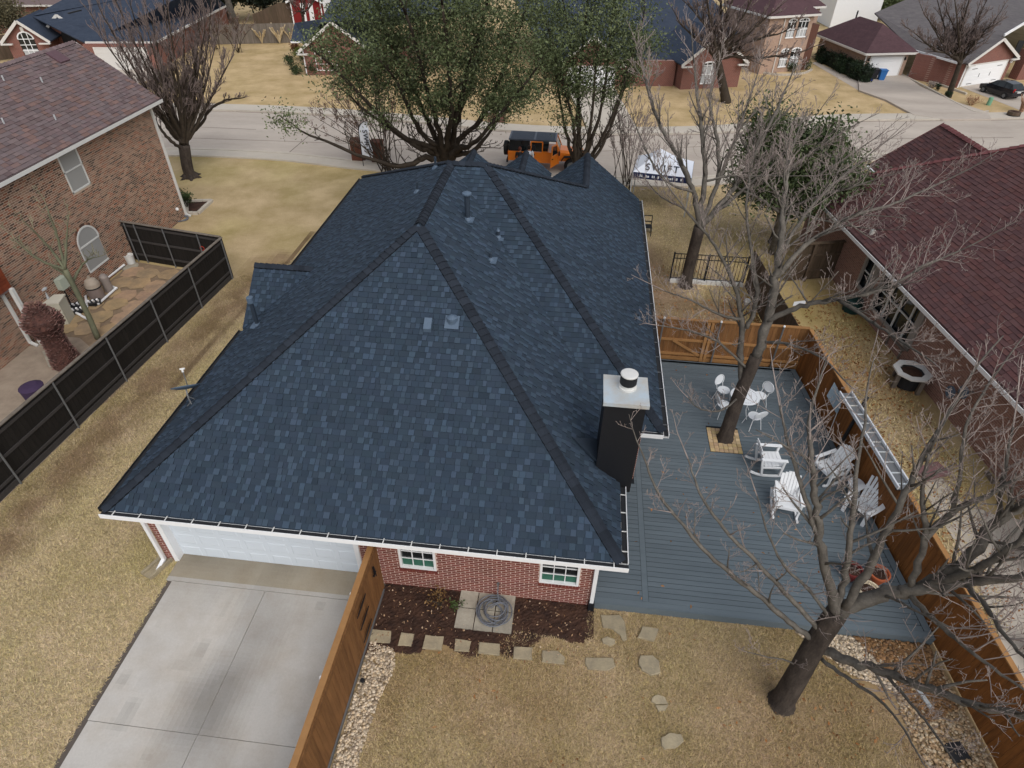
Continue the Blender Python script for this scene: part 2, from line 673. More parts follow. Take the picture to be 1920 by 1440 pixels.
def leaf_cloud(b, centres, per, spread, size, cols, g, flat=1.0):
    """small leaf faces scattered round the given centres"""
    centres = np.asarray(centres, float)
    C = np.repeat(centres, per, 0)
    N = len(C)
    tone = np.repeat(g.uniform(0, 1, len(centres)), per) * .55 + g.uniform(0, 1, N) * .45
    off = g.normal(0, 1, (N, 3)) * spread; off[:, 2] *= flat
    P = C + off
    u = g.normal(0, 1, (N, 3)); u /= np.linalg.norm(u, axis=1, keepdims=True)
    w = g.normal(0, 1, (N, 3)); v = np.cross(u, w); v /= np.linalg.norm(v, axis=1, keepdims=True)
    s = (size * g.uniform(.6, 1.3, N))[:, None]
    Q = np.stack([P - u * s, P + v * s * .5, P + u * s, P - v * s * .5], 1).reshape(-1, 3)
    F = np.arange(N * 4).reshape(-1, 4)
    cols = np.asarray(cols, float)
    x = tone * (len(cols) - 1); a = np.clip(x.astype(int), 0, len(cols) - 2); f = (x - a)[:, None]
    b.arr(Q, F, cols[a] * (1 - f) + cols[a + 1] * f)

# ------------------------------------------------------------------ the materials of this place
LAWN = rgb(186, 165, 131)
M_lawn = mat('dry_lawn', LAWN, rgb(158, 140, 102), mix_scale=.55, var=.34, var_scale=16, bump=.6, bump_scale=55, rough=.95, spec=.1)
M_blade = mat('dry_blades', rgb(198, 178, 146), rgb(180, 164, 124), mix_scale=.55, var=.12, var_scale=4, rough=.9, spec=.1)
M_soil = mat('mulch_soil', rgb(76, 56, 46), rgb(52, 40, 36), mix_scale=3, var=.45, var_scale=28, bump=.8, bump_scale=40, rough=.95, spec=.1)
M_dirt = mat('bare_dirt', rgb(128, 108, 94), rgb(104, 86, 72), mix_scale=1.4, var=.3, var_scale=20, bump=.5, bump_scale=40, rough=.95, spec=.1)
M_conc = mat('driveway_concrete', rgb(184, 180, 174), rgb(174, 167, 158), mix_scale=1.1, var=.13, var_scale=26, bump=.12, bump_scale=90, rough=.9, mix_lo=.42, mix_hi=.68)
M_conc2 = mat('apron_concrete', rgb(152, 143, 128), rgb(124, 117, 110), mix_scale=.9, var=.2, var_scale=18, bump=.12, bump_scale=90, rough=.9)
M_street = mat('street_concrete', rgb(184, 174, 163), rgb(164, 154, 144), mix_scale=.35, var=.12, var_scale=7, stretch=(.35, 1, 1), rough=.9)
M_walk = mat('pavement_concrete', rgb(188, 180, 168), rgb(178, 170, 158), mix_scale=.4, var=.1, var_scale=9, rough=.9)
M_joint = mat('joint_filler', rgb(92, 84, 78), var=.2, rough=.95)
M_shingle = mat('slate_blue_shingle', rgb(48, 60, 73), None, var=.25, var_scale=120, rough=.93, spec=.2, rnd=.0)
M_cap = mat('ridge_cap_shingle', rgb(41, 47, 55), None, var=.25, var_scale=90, rough=.95, spec=.15, rnd=.12)
M_brick = mat('red_brick', rgb(112, 60, 52), None, var=.22, var_scale=40, rough=.9, spec=.2)
M_mortar = mat('mortar', rgb(200, 176, 164), None, var=.12, var_scale=30, rough=.95)
M_white = mat('white_paint', (.78, .79, .80), None, var=.04, var_scale=6, rough=.45, spec=.4)
M_offwhite = mat('aged_white_paint', (.62, .62, .60), None, var=.08, var_scale=6, rough=.6)
M_glass = mat('dark_glass', (.012, .016, .018), None, var=.1, var_scale=2, rough=.08, spec=.6)
M_blind = mat('green_blind', rgb(56, 104, 88), None, var=.06, var_scale=5, rough=.6)
M_greyblind = mat('grey_blind', rgb(172, 174, 176), None, var=.06, var_scale=5, rough=.6)
M_black = mat('black_siding', (.009, .010, .013), None, var=.2, var_scale=12, rough=.55, spec=.3)
M_dark = mat('dark_trim', (.02, .021, .024), None, var=.2, var_scale=12, rough=.6)
M_galv = mat('galvanised_metal', rgb(184, 198, 208), rgb(186, 178, 166), mix_scale=1.6, var=.06, var_scale=10, rough=.45, metal=.15, spec=.5)
M_steel = mat('grey_steel', rgb(120, 122, 124), None, var=.12, var_scale=12, rough=.5, metal=.5)
M_ventgrey = mat('blue_grey_vent_paint', rgb(82, 98, 116), None, var=.1, var_scale=12, rough=.5)
M_ventdark = mat('dark_vent_pipe', rgb(44, 54, 66), None, var=.15, var_scale=12, rough=.6)
M_cedar = mat('stained_cedar', rgb(130, 92, 56), rgb(108, 74, 44), mix_scale=2.0, var=.3, var_scale=5, stretch=(6, 6, .5), rough=.75, spec=.25, rnd=.14)
M_cedar2 = mat('dark_stained_cedar', rgb(140, 90, 46), rgb(114, 72, 36), mix_scale=2.0, var=.3, var_scale=5, stretch=(6, 6, .5), rough=.75, spec=.25, rnd=.16)
M_cedarrail = mat('pale_cedar_rail', rgb(152, 112, 70), None, var=.25, var_scale=5, rough=.8, rnd=.08)
M_darkwood = mat('dark_brown_fence_board', rgb(36, 33, 31), rgb(31, 29, 27), mix_scale=2, var=.25, var_scale=6, stretch=(5, 5, .6), rough=.8, spec=.2, rnd=.12)
M_darkrail = mat('dark_brown_rail', rgb(60, 57, 56), None, var=.25, var_scale=6, rough=.8)
M_greywood = mat('weathered_grey_wood', rgb(120, 112, 104), rgb(100, 92, 82), mix_scale=1.5, var=.25, var_scale=6, stretch=(5, 5, .6), rough=.9, rnd=.12)
M_brownwood = mat('weathered_brown_wood', rgb(92, 76, 64), rgb(74, 64, 50), mix_scale=1.5, var=.25, var_scale=6, stretch=(5, 5, .6), rough=.9, rnd=.12)
M_deck = mat('grey_composite_board', rgb(98, 109, 116), rgb(90, 101, 108), mix_scale=.8, var=.12, var_scale=16, stretch=(.6, 5, 1), rough=.6, spec=.35, rnd=.07)
M_stone = mat('sand_stone', rgb(164, 152, 126), rgb(140, 130, 110), mix_scale=3, var=.2, var_scale=16, bump=.4, bump_scale=25, rough=.9, rnd=.1)
M_paver = mat('grey_paver', rgb(166, 160, 146), rgb(140, 134, 122), mix_scale=3, var=.18, var_scale=16, bump=.3, bump_scale=30, rough=.9, rnd=.1)
M_pebble = mat('river_pebble', rgb(176, 160, 138), None, var=.2, var_scale=20, rough=.8)
M_hose = mat('grey_hose', rgb(104, 108, 116), None, var=.1, rough=.5)
M_bark = mat('dark_oak_bark', rgb(80, 72, 66), rgb(58, 52, 48), mix_scale=6, var=.5, var_scale=34, stretch=(1, 1, .35), bump=.9, bump_scale=26, rough=.95, spec=.1)
M_limb = mat('grey_limb_bark', rgb(110, 105, 98), rgb(84, 80, 75), mix_scale=5, var=.3, var_scale=22, bump=.6, bump_scale=26, rough=.95, spec=.1)
M_twig = mat('pinkish_grey_twig', rgb(152, 140, 134), rgb(126, 116, 112), mix_scale=3, var=.15, var_scale=9, rough=.9, spec=.1)
M_twigv = mat('mauve_brown_twig', rgb(128, 114, 110), rgb(110, 99, 96), mix_scale=3, var=.15, var_scale=9, rough=.9, spec=.1)
M_limbd = mat('dark_limb_bark', rgb(70, 62, 54), rgb(56, 50, 44), mix_scale=5, var=.3, var_scale=16, bump=.5, bump_scale=20, rough=.95, spec=.1)
M_leaf = mat('evergreen_leaf', (1, 1, 1), None, var=.12, var_scale=1.2, rough=.6, spec=.3)
M_deadleaf = mat('dead_leaf', (1, 1, 1), None, var=.15, var_scale=5, rough=.85, spec=.1)
M_plastic = mat('white_garden_plastic', (.76, .78, .80), None, var=.03, var_scale=4, rough=.4, spec=.4)
M_wmetal = mat('white_enamelled_metal', (.72, .75, .78), None, var=.05, var_scale=6, rough=.35, spec=.45)


# ------------------------------------------------------------------ ground, street, pavements
def sheet(name, pts, z, m_, **kw):
    b = MB(); b.poly([(p[0], p[1], z) for p in pts])
    return b.build(name, m_, None, kind='structure', **kw)


def seg_dist(X, Y, a, b):
    a = np.array(a, float); b = np.array(b, float); d = b - a
    t = np.clip(((X - a[0]) * d[0] + (Y - a[1]) * d[1]) / (d @ d), 0, 1)
    return np.hypot(X - a[0] - t * d[0], Y - a[1] - t * d[1])


def vnoise(X, Y, s, seed=0):
    """smooth value noise in 0..1"""
    g = np.random.default_rng(seed); T = g.random((64, 64))
    x = X / s + 500; y = Y / s + 500
    i = np.floor(x).astype(int); j = np.floor(y).astype(int); fx = x - i; fy = y - j
    fx = fx * fx * (3 - 2 * fx); fy = fy * fy * (3 - 2 * fy)
    a = T[i % 64, j % 64]; b = T[(i + 1) % 64, j % 64]; c = T[i % 64, (j + 1) % 64]; d = T[(i + 1) % 64, (j + 1) % 64]
    return (a * (1 - fx) + b * fx) * (1 - fy) + (c * (1 - fx) + d * fx) * fy


def lawn_tone(X, Y):
    """colour multiplier of the turf: wear, bare strips and greener tufts that belong to the ground itself"""
    T = np.ones(X.shape + (3,))
    n1 = vnoise(X, Y, 1.7, 1); n2 = vnoise(X, Y, .6, 2); n3 = vnoise(X, Y, 4.5, 3)

    def blend(w, c):
        w = np.clip(w, 0, 1)[..., None]
        T[...] = T * (1 - w) + np.array(c) * w
    blend((n3 - .35) * 1.3 * (Y > 18) * (X < -9), (1.06, 1.06, .82))
    blend((n1 - .45) * 1.2 * (X < -8), (.92, .98, .78))
    # worn brown turf behind the house
    blend(((X > -4) & (Y < 9)) * (.65 + .5 * (n1 - .5)), (.66, .585, .53))
    blend(((X > -4) & (Y < 9)) * (n2 - .5) * 1.2, (.60, .53, .47))
    # strip of thin turf and soil along the dark fence
    d = seg_dist(X, Y, (-14.3, 8), (-13.4, 24))
    blend((1.25 - d) * 1.0 * (.4 + n2), (.52, .47, .47))
    d2 = seg_dist(X, Y, (-13.2, 15), (-12.6, 27))
    blend((.20 - d2) * 7 * (.4 + n1), (.42, .38, .38))
    # bare soil at the side of the wing
    d3 = seg_dist(X, Y, (3.4, 19), (3.3, 27)) / 1.5 + (n1 - .5) * .8
    blend((1.1 - d3) * 1.7, (.56, .53, .60))
    d4 = seg_dist(X, Y, (4.6, 22.6), (6.2, 22.2)) / 1.3 + (n2 - .5) * .7
    blend((1.0 - d4) * 1.4, (.60, .55, .60))
    # leaves rotting into the grass under the trees on the right
    blend(((X > 7) & (X < 13) & (Y > 12) & (Y < 30)) * (n1 - .35) * 1.5, (.66, .56, .46))
    blend(((X > 7) & (X < 13) & (Y > 12) & (Y < 30)) * (n3 - .5) * 1.5, (.95, .95, .6))
    # golden lawns over the road
    blend((Y > 44) * .8, (1.10, 1.06, 1.02))
    return T


def lawn_grid(x0, y0, x1, y1, st, z, name, m_):
    nx = int((x1 - x0) / st); ny = int((y1 - y0) / st)
    xs = np.linspace(x0, x1, nx + 1); ys = np.linspace(y0, y1, ny + 1)
    X, Y = np.meshgrid(xs, ys, indexing='ij')
    Vv = np.stack([X, Y, np.full_like(X, z)], -1).reshape(-1, 3)
    i, j = np.meshgrid(np.arange(nx), np.arange(ny), indexing='ij')
    a = i * (ny + 1) + j
    F = np.stack([a, a + ny + 1, a + ny + 2, a + 1], -1).reshape(-1, 4)
    b = MB(); cx = X[:-1, :-1] + st / 2; cy = Y[:-1, :-1] + st / 2
    b.arr(Vv, F, lawn_tone(cx, cy).reshape(-1, 3))
    return b.build(name, m_, None, kind='structure')


sheet('ground', [(-400, -60), (400, -60), (400, 500), (-400, 500)], -.02, M_lawn)
lawn_grid(-48, -4, 40, 82, .22, 0.0, 'lawn', M_lawn)

# street with kerbs; the road bends beyond the tent
near = [at(-300, 292), at(100, 287), at(330, 280), at(520, 287), at(620, 297), at(700, 306), at(900, 320), at(1200, 335), at(1340, 331), at(1500, 305), at(1600, 290), at(1760, 292), at(1920, 297), at(2200, 300)]
far = [at(-300, 235), at(100, 215), at(300, 207), at(400, 208), at(600, 216), at(800, 233), at(950, 247), at(1100, 253), at(1300, 252), at(1450, 243), at(1570, 229), at(1770, 226), at(1920, 224), at(2200, 220)]
b = MB()
for i in range(len(near) - 1):
    b.poly([near[i] + V3(0, 0, .006), near[i + 1] + V3(0, 0, .006), far[i + 1] + V3(0, 0, .006), far[i] + V3(0, 0, .006)])
b.build('street', M_street, None, kind='structure')
# joints sawn in the slabs of the street
b = MB()
for (p, q) in [((215, 285), (318, 236)), ((318, 236), (480, 243)), ((540, 288), (607, 231)), ((100, 250), (1100, 285)), ((1100, 285), (1420, 270)), ((1500, 262), (1900, 258)), ((1640, 285), (1700, 228)), ((1460, 300), (1420, 245))]:
    p, q = at(*p), at(*q); d = unit(q - p); s = np.cross(d, [0, 0, 1]) * .025
    b.poly([p - s + V3(0, 0, .011), q - s + V3(0, 0, .011), q + s + V3(0, 0, .011), p + s + V3(0, 0, .011)])
b.build('street_joints', M_joint, None, kind='structure')
b = MB()
for line, off_, w in ((near, -.03, .16), (far, .03, .16)):
    L_ = curve_pts(line, 4)
    for i in range(len(L_) - 1):
        d = unit(L_[i + 1] - L_[i]); s = np.cross(d, [0, 0, 1]); s = s if off_ < 0 else -s
        b.poly([L_[i] - s * .0 + V3(0, 0, .010), L_[i] - s * w + V3(0, 0, .010), L_[i + 1] - s * w + V3(0, 0, .010), L_[i + 1] + V3(0, 0, .010)], (.62, .6, .6) if i % 3 else (.75, .73, .72))
g = np.random.default_rng(19)
for k in range(16):                              # cracks wander over the slabs
    p = at(g.uniform(150, 1850), g.uniform(235, 285)); d = unit(V3(g.normal(), g.normal() * .5, 0)); pts = [p]
    for i in range(9):
        d = unit(d + V3(g.normal(0, .35), g.normal(0, .35), 0)); pts.append(pts[-1] + d * g.uniform(.25, .6))
    for a_, c_ in zip(pts[:-1], pts[1:]):
        s = np.cross(unit(c_ - a_), [0, 0, 1]) * .012
        if 36.9 < min(a_[1], c_[1]) and max(a_[1], c_[1]) < 43 and abs(a_[0]) < 14:
            b.poly([a_ - s + V3(0, 0, .0125), c_ - s + V3(0, 0, .0125), c_ + s + V3(0, 0, .0125), a_ + s + V3(0, 0, .0125)], (.5, .48, .46))
b.build('street_wear', M_street, None, kind='structure')


def offs(line, dist):
    res = []
    for i, p in enumerate(line):
        d = unit(line[min(i + 1, len(line) - 1)] - line[max(i - 1, 0)])
        res.append(p + np.cross(d, [0, 0, 1]) * dist)
    return res


def strip(name, A, B, z0, z1, m_, skip=()):
    b = MB()
    for i in range(len(A) - 1):
        if i in skip:
            continue
        b.prism([A[i] + V3(0, 0, z0), A[i + 1] + V3(0, 0, z0), B[i + 1] + V3(0, 0, z0), B[i] + V3(0, 0, z0)], (0, 0, z1 - z0))
    return b.build(name, m_, None, kind='structure')


fine_near = curve_pts(near, 4); fine_far = curve_pts(far, 4)
strip('near_kerb', fine_near, offs(fine_near, .22), 0, .12, M_walk)
strip('near_pavement', offs(fine_near, .225), offs(fine_near, 1.25), 0, .09, M_walk)
strip('far_kerb', fine_far, offs(fine_far, -.25), 0, .12, M_walk)
strip('far_pavement', offs(fine_far, -.255), offs(fine_far, -1.45), 0, .10, M_walk)
# driveways and garden walks over the road
def slab_sheet(name, pts, z, m_):
    b = MB(); b.prism([V3(p[0], p[1], -.01) for p in pts], (0, 0, z + .01)); b.build(name, m_, None, kind='structure')


slab_sheet('driveway_far_right', [at(1608, 140), at(1610, 172), at(1660, 190), at(1712, 218), at(1768, 227), at(1858, 226), at(1850, 213), at(1780, 190), at(1725, 165), at(1692, 141)], .124, M_street)
sheet('garden_walk', [at(1522, 118), at(1530, 116), at(1640, 168), at(1610, 170)], .013, M_street)
slab_sheet('driveway_opposite', [at(1062, 166), at(1152, 166), at(1195, 247), at(1105, 250)], .124, M_walk)
sheet('driveway_far_left', [at(182, 131), at(297, 131), at(310, 140), at(250, 160), at(150, 165)], .013, M_street)
sheet('driveway_far_edge', [at(1802, 164), at(1872, 151), at(2000, 190), at(2000, 215), at(1930, 214), at(1870, 190)], .013, M_street)

# the drive behind the house: slabs with narrow joints, weathered along the middle
b = MB(); b.poly([(-9.38, -4, .004), (-3.95, -4, .004), (-3.95, 8.74, .004), (-9.4, 8.74, .004)])
drive = b.build('driveway', M_joint, None, kind='structure')


def drive_tone(X, Y):
    n1, n2, n3 = vnoise(X, Y, 1.3, 11), vnoise(X, Y, .45, 12), vnoise(X + Y * .3, Y, 2.6, 13)
    w = np.clip(1.15 - np.abs(X + 6.75 + .35 * (n1 - .5)) / .85, 0, 1) * (.35 + .9 * n1)          # grey film along the joint
    w = np.maximum(w, np.clip((Y - 6.9) / 1.6, 0, 1) * (.25 + n1 * .9) * .8)
    w = np.maximum(w, np.clip((n3 - .52) * 2.4, 0, .8) * (X > -6.7))
    w = np.maximum(w, np.clip((n2 - .72) * 2, 0, .5))
    T = np.ones(X.shape + (3,)) * (1 - .46 * np.clip(w, 0, 1))[..., None]
    p = np.clip((n3 - .45) * 1.8, 0, 1) * (X < -7.2)
    T += p[..., None] * np.array([.10, .10, .10])
    T *= 1 + (n2[..., None] - .5) * np.array([.09, .08, .06])
    a = np.clip((Y - 7.93) * 30, 0, 1)[..., None]                                                # older brown strip by the door
    T = T * (1 - a) + T * np.array([.80, .74, .62]) * a
    return T


for (x0, x1, y0, y1) in [(-9.38, -4.0, 7.925, 8.72), (-9.22, -6.823, 4.6, 7.91), (-6.81, -4.0, 4.6, 7.91),
                         (-9.2, -6.833, 1.2, 4.588), (-6.82, -4.0, 1.2, 4.588), (-9.2, -6.84, -3.9, 1.188), (-6.83, -4.0, -3.9, 1.188)]:
    b = MB(); st = .11; nx, ny = max(2, int((x1 - x0) / st)), max(2, int((y1 - y0) / st))
    xs, ys = np.linspace(x0, x1, nx + 1), np.linspace(y0, y1, ny + 1)
    X, Y = np.meshgrid(xs, ys, indexing='ij'); i, j = np.meshgrid(np.arange(nx), np.arange(ny), indexing='ij'); a = i * (ny + 1) + j
    b.arr(np.stack([X, Y, np.full_like(X, .05)], -1).reshape(-1, 3), np.stack([a, a + ny + 1, a + ny + 2, a + 1], -1).reshape(-1, 4), drive_tone(X[:-1, :-1], Y[:-1, :-1]).reshape(-1, 3))
    b.add([(x0, y0, .005), (x1, y0, .005), (x1, y1, .005), (x0, y1, .005), (x0, y0, .05), (x1, y0, .05), (x1, y1, .05), (x0, y1, .05)], [(0, 1, 5, 4), (1, 2, 6, 5), (2, 3, 7, 6), (3, 0, 4, 7)])
    b.build('slab', M_conc, drive)

# ------------------------------------------------------------------ the house with the slate blue roof
house = thing('brick_house', 'red brick house under a large new slate blue shingle roof with white gutters', 'house', (-4, 16, 0))
XL, XR, Y0, ZE = -9.99, 1.54, 7.98, 2.6
XW, YW = 2.70, 12.1
PK1, PK2, PK3 = V3(-3.9, 14.35, 6.88), V3(-3.9, 18.7, 6.88), V3(-2.83, 18.7, 6.88)
GR = V3(.3, 23.4, 4.46); GRE = V3(.3, 27.0, 4.46)
FL, FR = V3(XL, Y0, ZE), V3(XR, Y0, ZE)
RV = V3(XR, YW, ZE); WC = V3(XW, YW, ZE); WE = V3(XW, 27.2, ZE); LE = V3(XL, 27.8, ZE)
planes = [
    ([FL, FR, PK1], (1, 0, 0)),
    ([FR, RV, PK2, PK1], (0, 1, 0)),
    ([RV, WC, PK3, PK2], (1, 0, 0)),
    ([PK3, WC, V3(XW, 23.4, ZE), GR], (0, 1, 0)),
    ([GR, V3(XW, 23.4, ZE), V3(XW, 27.0, ZE), GRE], (0, 1, 0)),
    ([FL, PK1, PK2, LE], (0, 1, 0)),
]
# three street gables and the little gable on the lawn side
VM, VL = -1.22, -3.52
ZM, ZL = 4.25, 4.25
planes += [
    ([V3(.3, 21.8, 4.46), V3(.3, 27.0, 4.46), V3(VM, 27.0, 3.30), V3(VM, 21.8, 3.30)], (0, 1, 0)),
    ([V3(-2.37, 21.5, ZM), V3(-2.37, 27.5, ZM), V3(VM, 27.5, 3.33), V3(VM, 21.5, 3.33)], (0, 1, 0)),
    ([V3(-2.37, 21.5, ZM), V3(-2.37, 27.5, ZM), V3(VL, 27.5, 3.36), V3(VL, 21.5, 3.36)], (0, 1, 0)),
    ([V3(-4.65, 21.5, ZL), V3(-4.65, 27.3, ZL), V3(VL, 27.3, 3.36), V3(VL, 21.5, 3.36)], (0, 1, 0)),
    ([V3(-4.65, 21.5, ZL), V3(-4.65, 27.3, ZL), V3(-6.8, 27.3, 2.6), V3(-6.8, 21.5, 2.6)], (0, 1, 0)),
    ([V3(-10.05, 16.85, 3.95), V3(-8.06, 16.85, 3.95), V3(-9.99, 15.18, 2.62), V3(-10.05, 15.18, 2.62)], (1, 0, 0)),
    ([V3(-10.05, 16.85, 3.95), V3(-8.06, 16.85, 3.95), V3(-9.99, 18.5, 2.62), V3(-10.05, 18.5, 2.62)], (1, 0, 0)),
]
b = MB()
for pts, _ in planes:
    b.prism(pts, (0, 0, -.05))
b.prism([PK2 + V3(0, 0, -.03), PK3 + V3(0, 0, -.03), GR + V3(0, 0, -.03), V3(.3, 26.6, 2.9), V3(-9.9, 27.7, 2.6)], (0, 0, -.05))
roof = b.build('roof', M_shingle, house)


def pal_main(g, light):
    k = g.uniform(1.2, 1.58) if (light and g.random() < .75) else g.uniform(.86, 1.02)
    if g.random() < .04:
        k *= .82
    return (k * g.uniform(.97, 1.05), k, k * g.uniform(.96, 1.04))


pc = []
for i, (pts, ed) in enumerate(planes):
    pc += shingle_plane([p + V3(0, 0, .002) for p in pts], ed, pal_main, wmin=.085, wmax=.26, seed=i)
emit_pieces(pc, 'shingle', 'shingles', M_shingle, roof, 300, side=.38)  # tab edges darkened to paint the shadow line under each course


def cap_row(a, b_, k, parent, m_, step=.185, wid=.135, ln=.27, th=.022, name='ridge_cap'):
    """bent cap shingles lapped from a up to b; k = fall of the wings"""
    a, b_ = np.asarray(a, float), np.asarray(b_, float)
    d = b_ - a; L = np.linalg.norm(d); d /= L
    s = unit(np.cross(d, [0, 0, 1])); n = np.cross(s, d)
    if n[2] < 0:
        n = -n
    g = random.Random(int(L * 1000))
    for i in range(int(L / step)):
        p = a + d * (i * step + g.uniform(-.01, .01))
        q = p + d * min(ln, L - i * step + .02)
        mb = MB()
        prof = [(-wid, -wid * k), (-wid * .5, -wid * k * .36), (0, 0), (wid * .5, -wid * k * .36), (wid, -wid * k)]
        P = []
        for e, lift in ((p, .062), (q, .022)):
            for off in (0, -th):
                for x, y in prof:
                    P.append(e + s * x + n * (y + lift + off))
        F = []
        for j in range(4):
            F.append((j, j + 1, 11 + j, 10 + j)); F.append((j, 5 + j, 6 + j, j + 1))
        F += [(0, 10, 15, 5), (4, 9, 19, 14), (10, 11, 16, 15)]
        c = g.uniform(.85, 1.15)
        mb.add(P, F[:8], (c, c * .98, c)); mb.add(P, F[8:], (.3, .3, .3)); mb.build(name, m_, parent)  # cap edges toned dark, shade painted in so the laps stand out


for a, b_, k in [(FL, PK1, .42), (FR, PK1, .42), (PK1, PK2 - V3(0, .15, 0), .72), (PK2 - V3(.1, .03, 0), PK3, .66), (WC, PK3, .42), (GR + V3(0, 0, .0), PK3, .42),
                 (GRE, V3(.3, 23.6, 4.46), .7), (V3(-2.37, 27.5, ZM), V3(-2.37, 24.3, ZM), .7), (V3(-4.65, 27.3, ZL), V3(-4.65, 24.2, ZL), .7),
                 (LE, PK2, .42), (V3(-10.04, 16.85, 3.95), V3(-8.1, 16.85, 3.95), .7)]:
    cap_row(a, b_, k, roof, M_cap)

# walls: rear wall with the garage and two windows
WY = 8.5
holes = [(.20, -.01, 5.21, 2.16), (6.16, .80, 7.04, 1.74), (9.50, .78, 10.42, 1.68)]
b = MB()
wall_backing(b, (-9.66, WY, 0), (1, 0, 0), 10.73, 2.42, (0, -1, 0), .2, holes)
b.box(1.07 - .2, WY + .2, 0, 1.07, 12.55, 2.42)
b.box(1.07, 12.55, 0, 2.25, 12.75, 2.42)
b.box(2.05, 12.75, 0, 2.25, 26.8, 2.42)
b.box(-9.66, WY + .2, 0, -9.46, 27.2, 2.42)
b.box(-9.46, 27.0, 0, 2.05, 27.2, 2.42)
b.prism([(-2.0, 26.75, 2.42), (2.2, 26.75, 2.42), (.3, 26.75, 4.2)], (0, .1, 0))
b.prism([(-4.4, 27.1, 2.42), (-1.0, 27.1, 2.42), (-2.37, 27.1, 4.0)], (0, .1, 0))
b.prism([(-9.9, 15.4, 2.5), (-9.9, 18.3, 2.5), (-9.9, 16.85, 3.75)], (.1, 0, 0))
wall = b.build('wall', M_mortar, house)


def pal_red(g):
    k = g.uniform(.78, 1.2)
    return (k, k * g.uniform(.9, 1.05), k * g.uniform(.88, 1.08))


pc = brick_pieces((-9.66, WY, 0), (1, 0, 0), 10.73, 2.42, (0, -1, 0), pal_red, [(h[0] - .02, h[1] - (.11 if i else 0), h[2] + .02, h[3] + .02) for i, h in enumerate(holes)], seed=3)
pc += brick_pieces((1.07, 12.55, 0), (1, 0, 0), 1.18, 2.42, (0, -1, 0), pal_red, seed=4)
pc += brick_pieces((1.07, WY, .3), (0, 1, 0), 4.05, 2.1, (1, 0, 0), pal_red, seed=5)
emit_pieces(pc, 'brick', 'bricks', M_brick, wall, 300)
for h in holes[1:]:                       # upright sill bricks under each window
    n_ = 12
    for i in range(n_):
        w = (h[2] - h[0] + .06) / n_
        x = -9.66 + h[0] - .03 + i * w
        MB().box(x + .005, WY - .03, h[1] - .10, x + w - .005, WY, h[1] - .005, pal_red(random)).build('brick', M_brick, wall)
for h in holes[1:]:
    window(house, (-9.66 + h[0], WY, h[1]), (1, 0, 0), (0, -1, 0), h[2] - h[0], h[3] - h[1], 3, 3, M_white, M_glass, fw=.055, blind=.34, blind_m=M_blind)
# garage door of raised panels in a deep white frame
b = MB()
b.box(-9.46, WY - .02, 0, -9.34, WY + .27, 2.16); b.box(-4.57, WY - .02, 0, -4.45, WY + .27, 2.16); b.box(-9.34, WY - .02, 2.04, -4.57, WY + .27, 2.16)
b.build('garage_frame', M_white, house)
b = MB(); b.box(-9.34, WY + .2, .01, -4.57, WY + .25, 2.04)
M_gdoor = mat('bluish_white_door', (.62, .68, .74), None, var=.03, var_scale=3, rough=.5)
gd = b.build('garage_door', M_gdoor, house)
for r in range(4):
    for c in range(8):
        x = -9.34 + .06 + c * 4.77 / 8; z = .05 + r * .5
        w, h_ = 4.77 / 8 - .12, .36
        y = WY + .2
        mb = MB()
        mb.add([(x, y, z), (x + w, y, z), (x + w, y, z + h_), (x, y, z + h_), (x + .025, y - .008, z + .03), (x + w - .025, y - .008, z + .03), (x + w - .025, y - .008, z + h_ - .03), (x + .025, y - .008, z + h_ - .03)],
               [(0, 1, 5, 4), (1, 2, 6, 5), (2, 3, 7, 6), (3, 0, 4, 7), (4, 5, 6, 7)])
        mb.build('door_panel', M_gdoor, gd)
# boxed eaves
b = MB()
b.box(XL + .02, Y0 + .02, 2.43, XR - .02, WY - .002, 2.50); b.box(1.072, WY + .002, 2.43, XR - .02, YW + .3, 2.50)
b.box(1.1, 12.13, 2.43, XW - .02, 12.548, 2.50); b.box(2.252, 12.55, 2.43, XW - .02, 26.9, 2.50); b.box(XL + .02, WY, 2.43, -9.662, 27.1, 2.50)
b.build('soffit', M_white, house)


def gutter(a, b_, n, straps, lip_m=M_white, strap_m=None, wid=.13, z0=-.11, name='gutter', every=.62):
    """open gutter from a to b standing off along n: floor and outer lip, dark guard inside, straps across"""
    a, b_, n = np.asarray(a, float), np.asarray(b_, float), unit(n)
    d = b_ - a; z = V3(0, 0, 1)
    m1 = MB()
    m1.obox(a + z * z0, d, n * wid, z * .012)
    m1.obox(a + n * wid + z * z0, d, n * .018, z * (-z0 + .015))
    m1.obox(a + n * .002 + z * (z0 + .012), d, n * .012, z * .07)
    gt = m1.build(name, lip_m, house)
    m2 = MB(); m2.obox(a + n * .016 + z * (-.035), d, n * (wid - .02), z * .012)
    m2.build('leaf_guard', M_dark, gt)
    L = np.linalg.norm(d)
    if straps:
        k = int(L / every)
        for i in range(k + 1):
            p = a + d * ((i + .5) / (k + 1))
            MB().obox(p + n * .0 + z * .006 - unit(d) * .011, unit(d) * .022, n * (wid + .012), z * .012).build('strap', strap_m or M_offwhite, gt)
    return gt


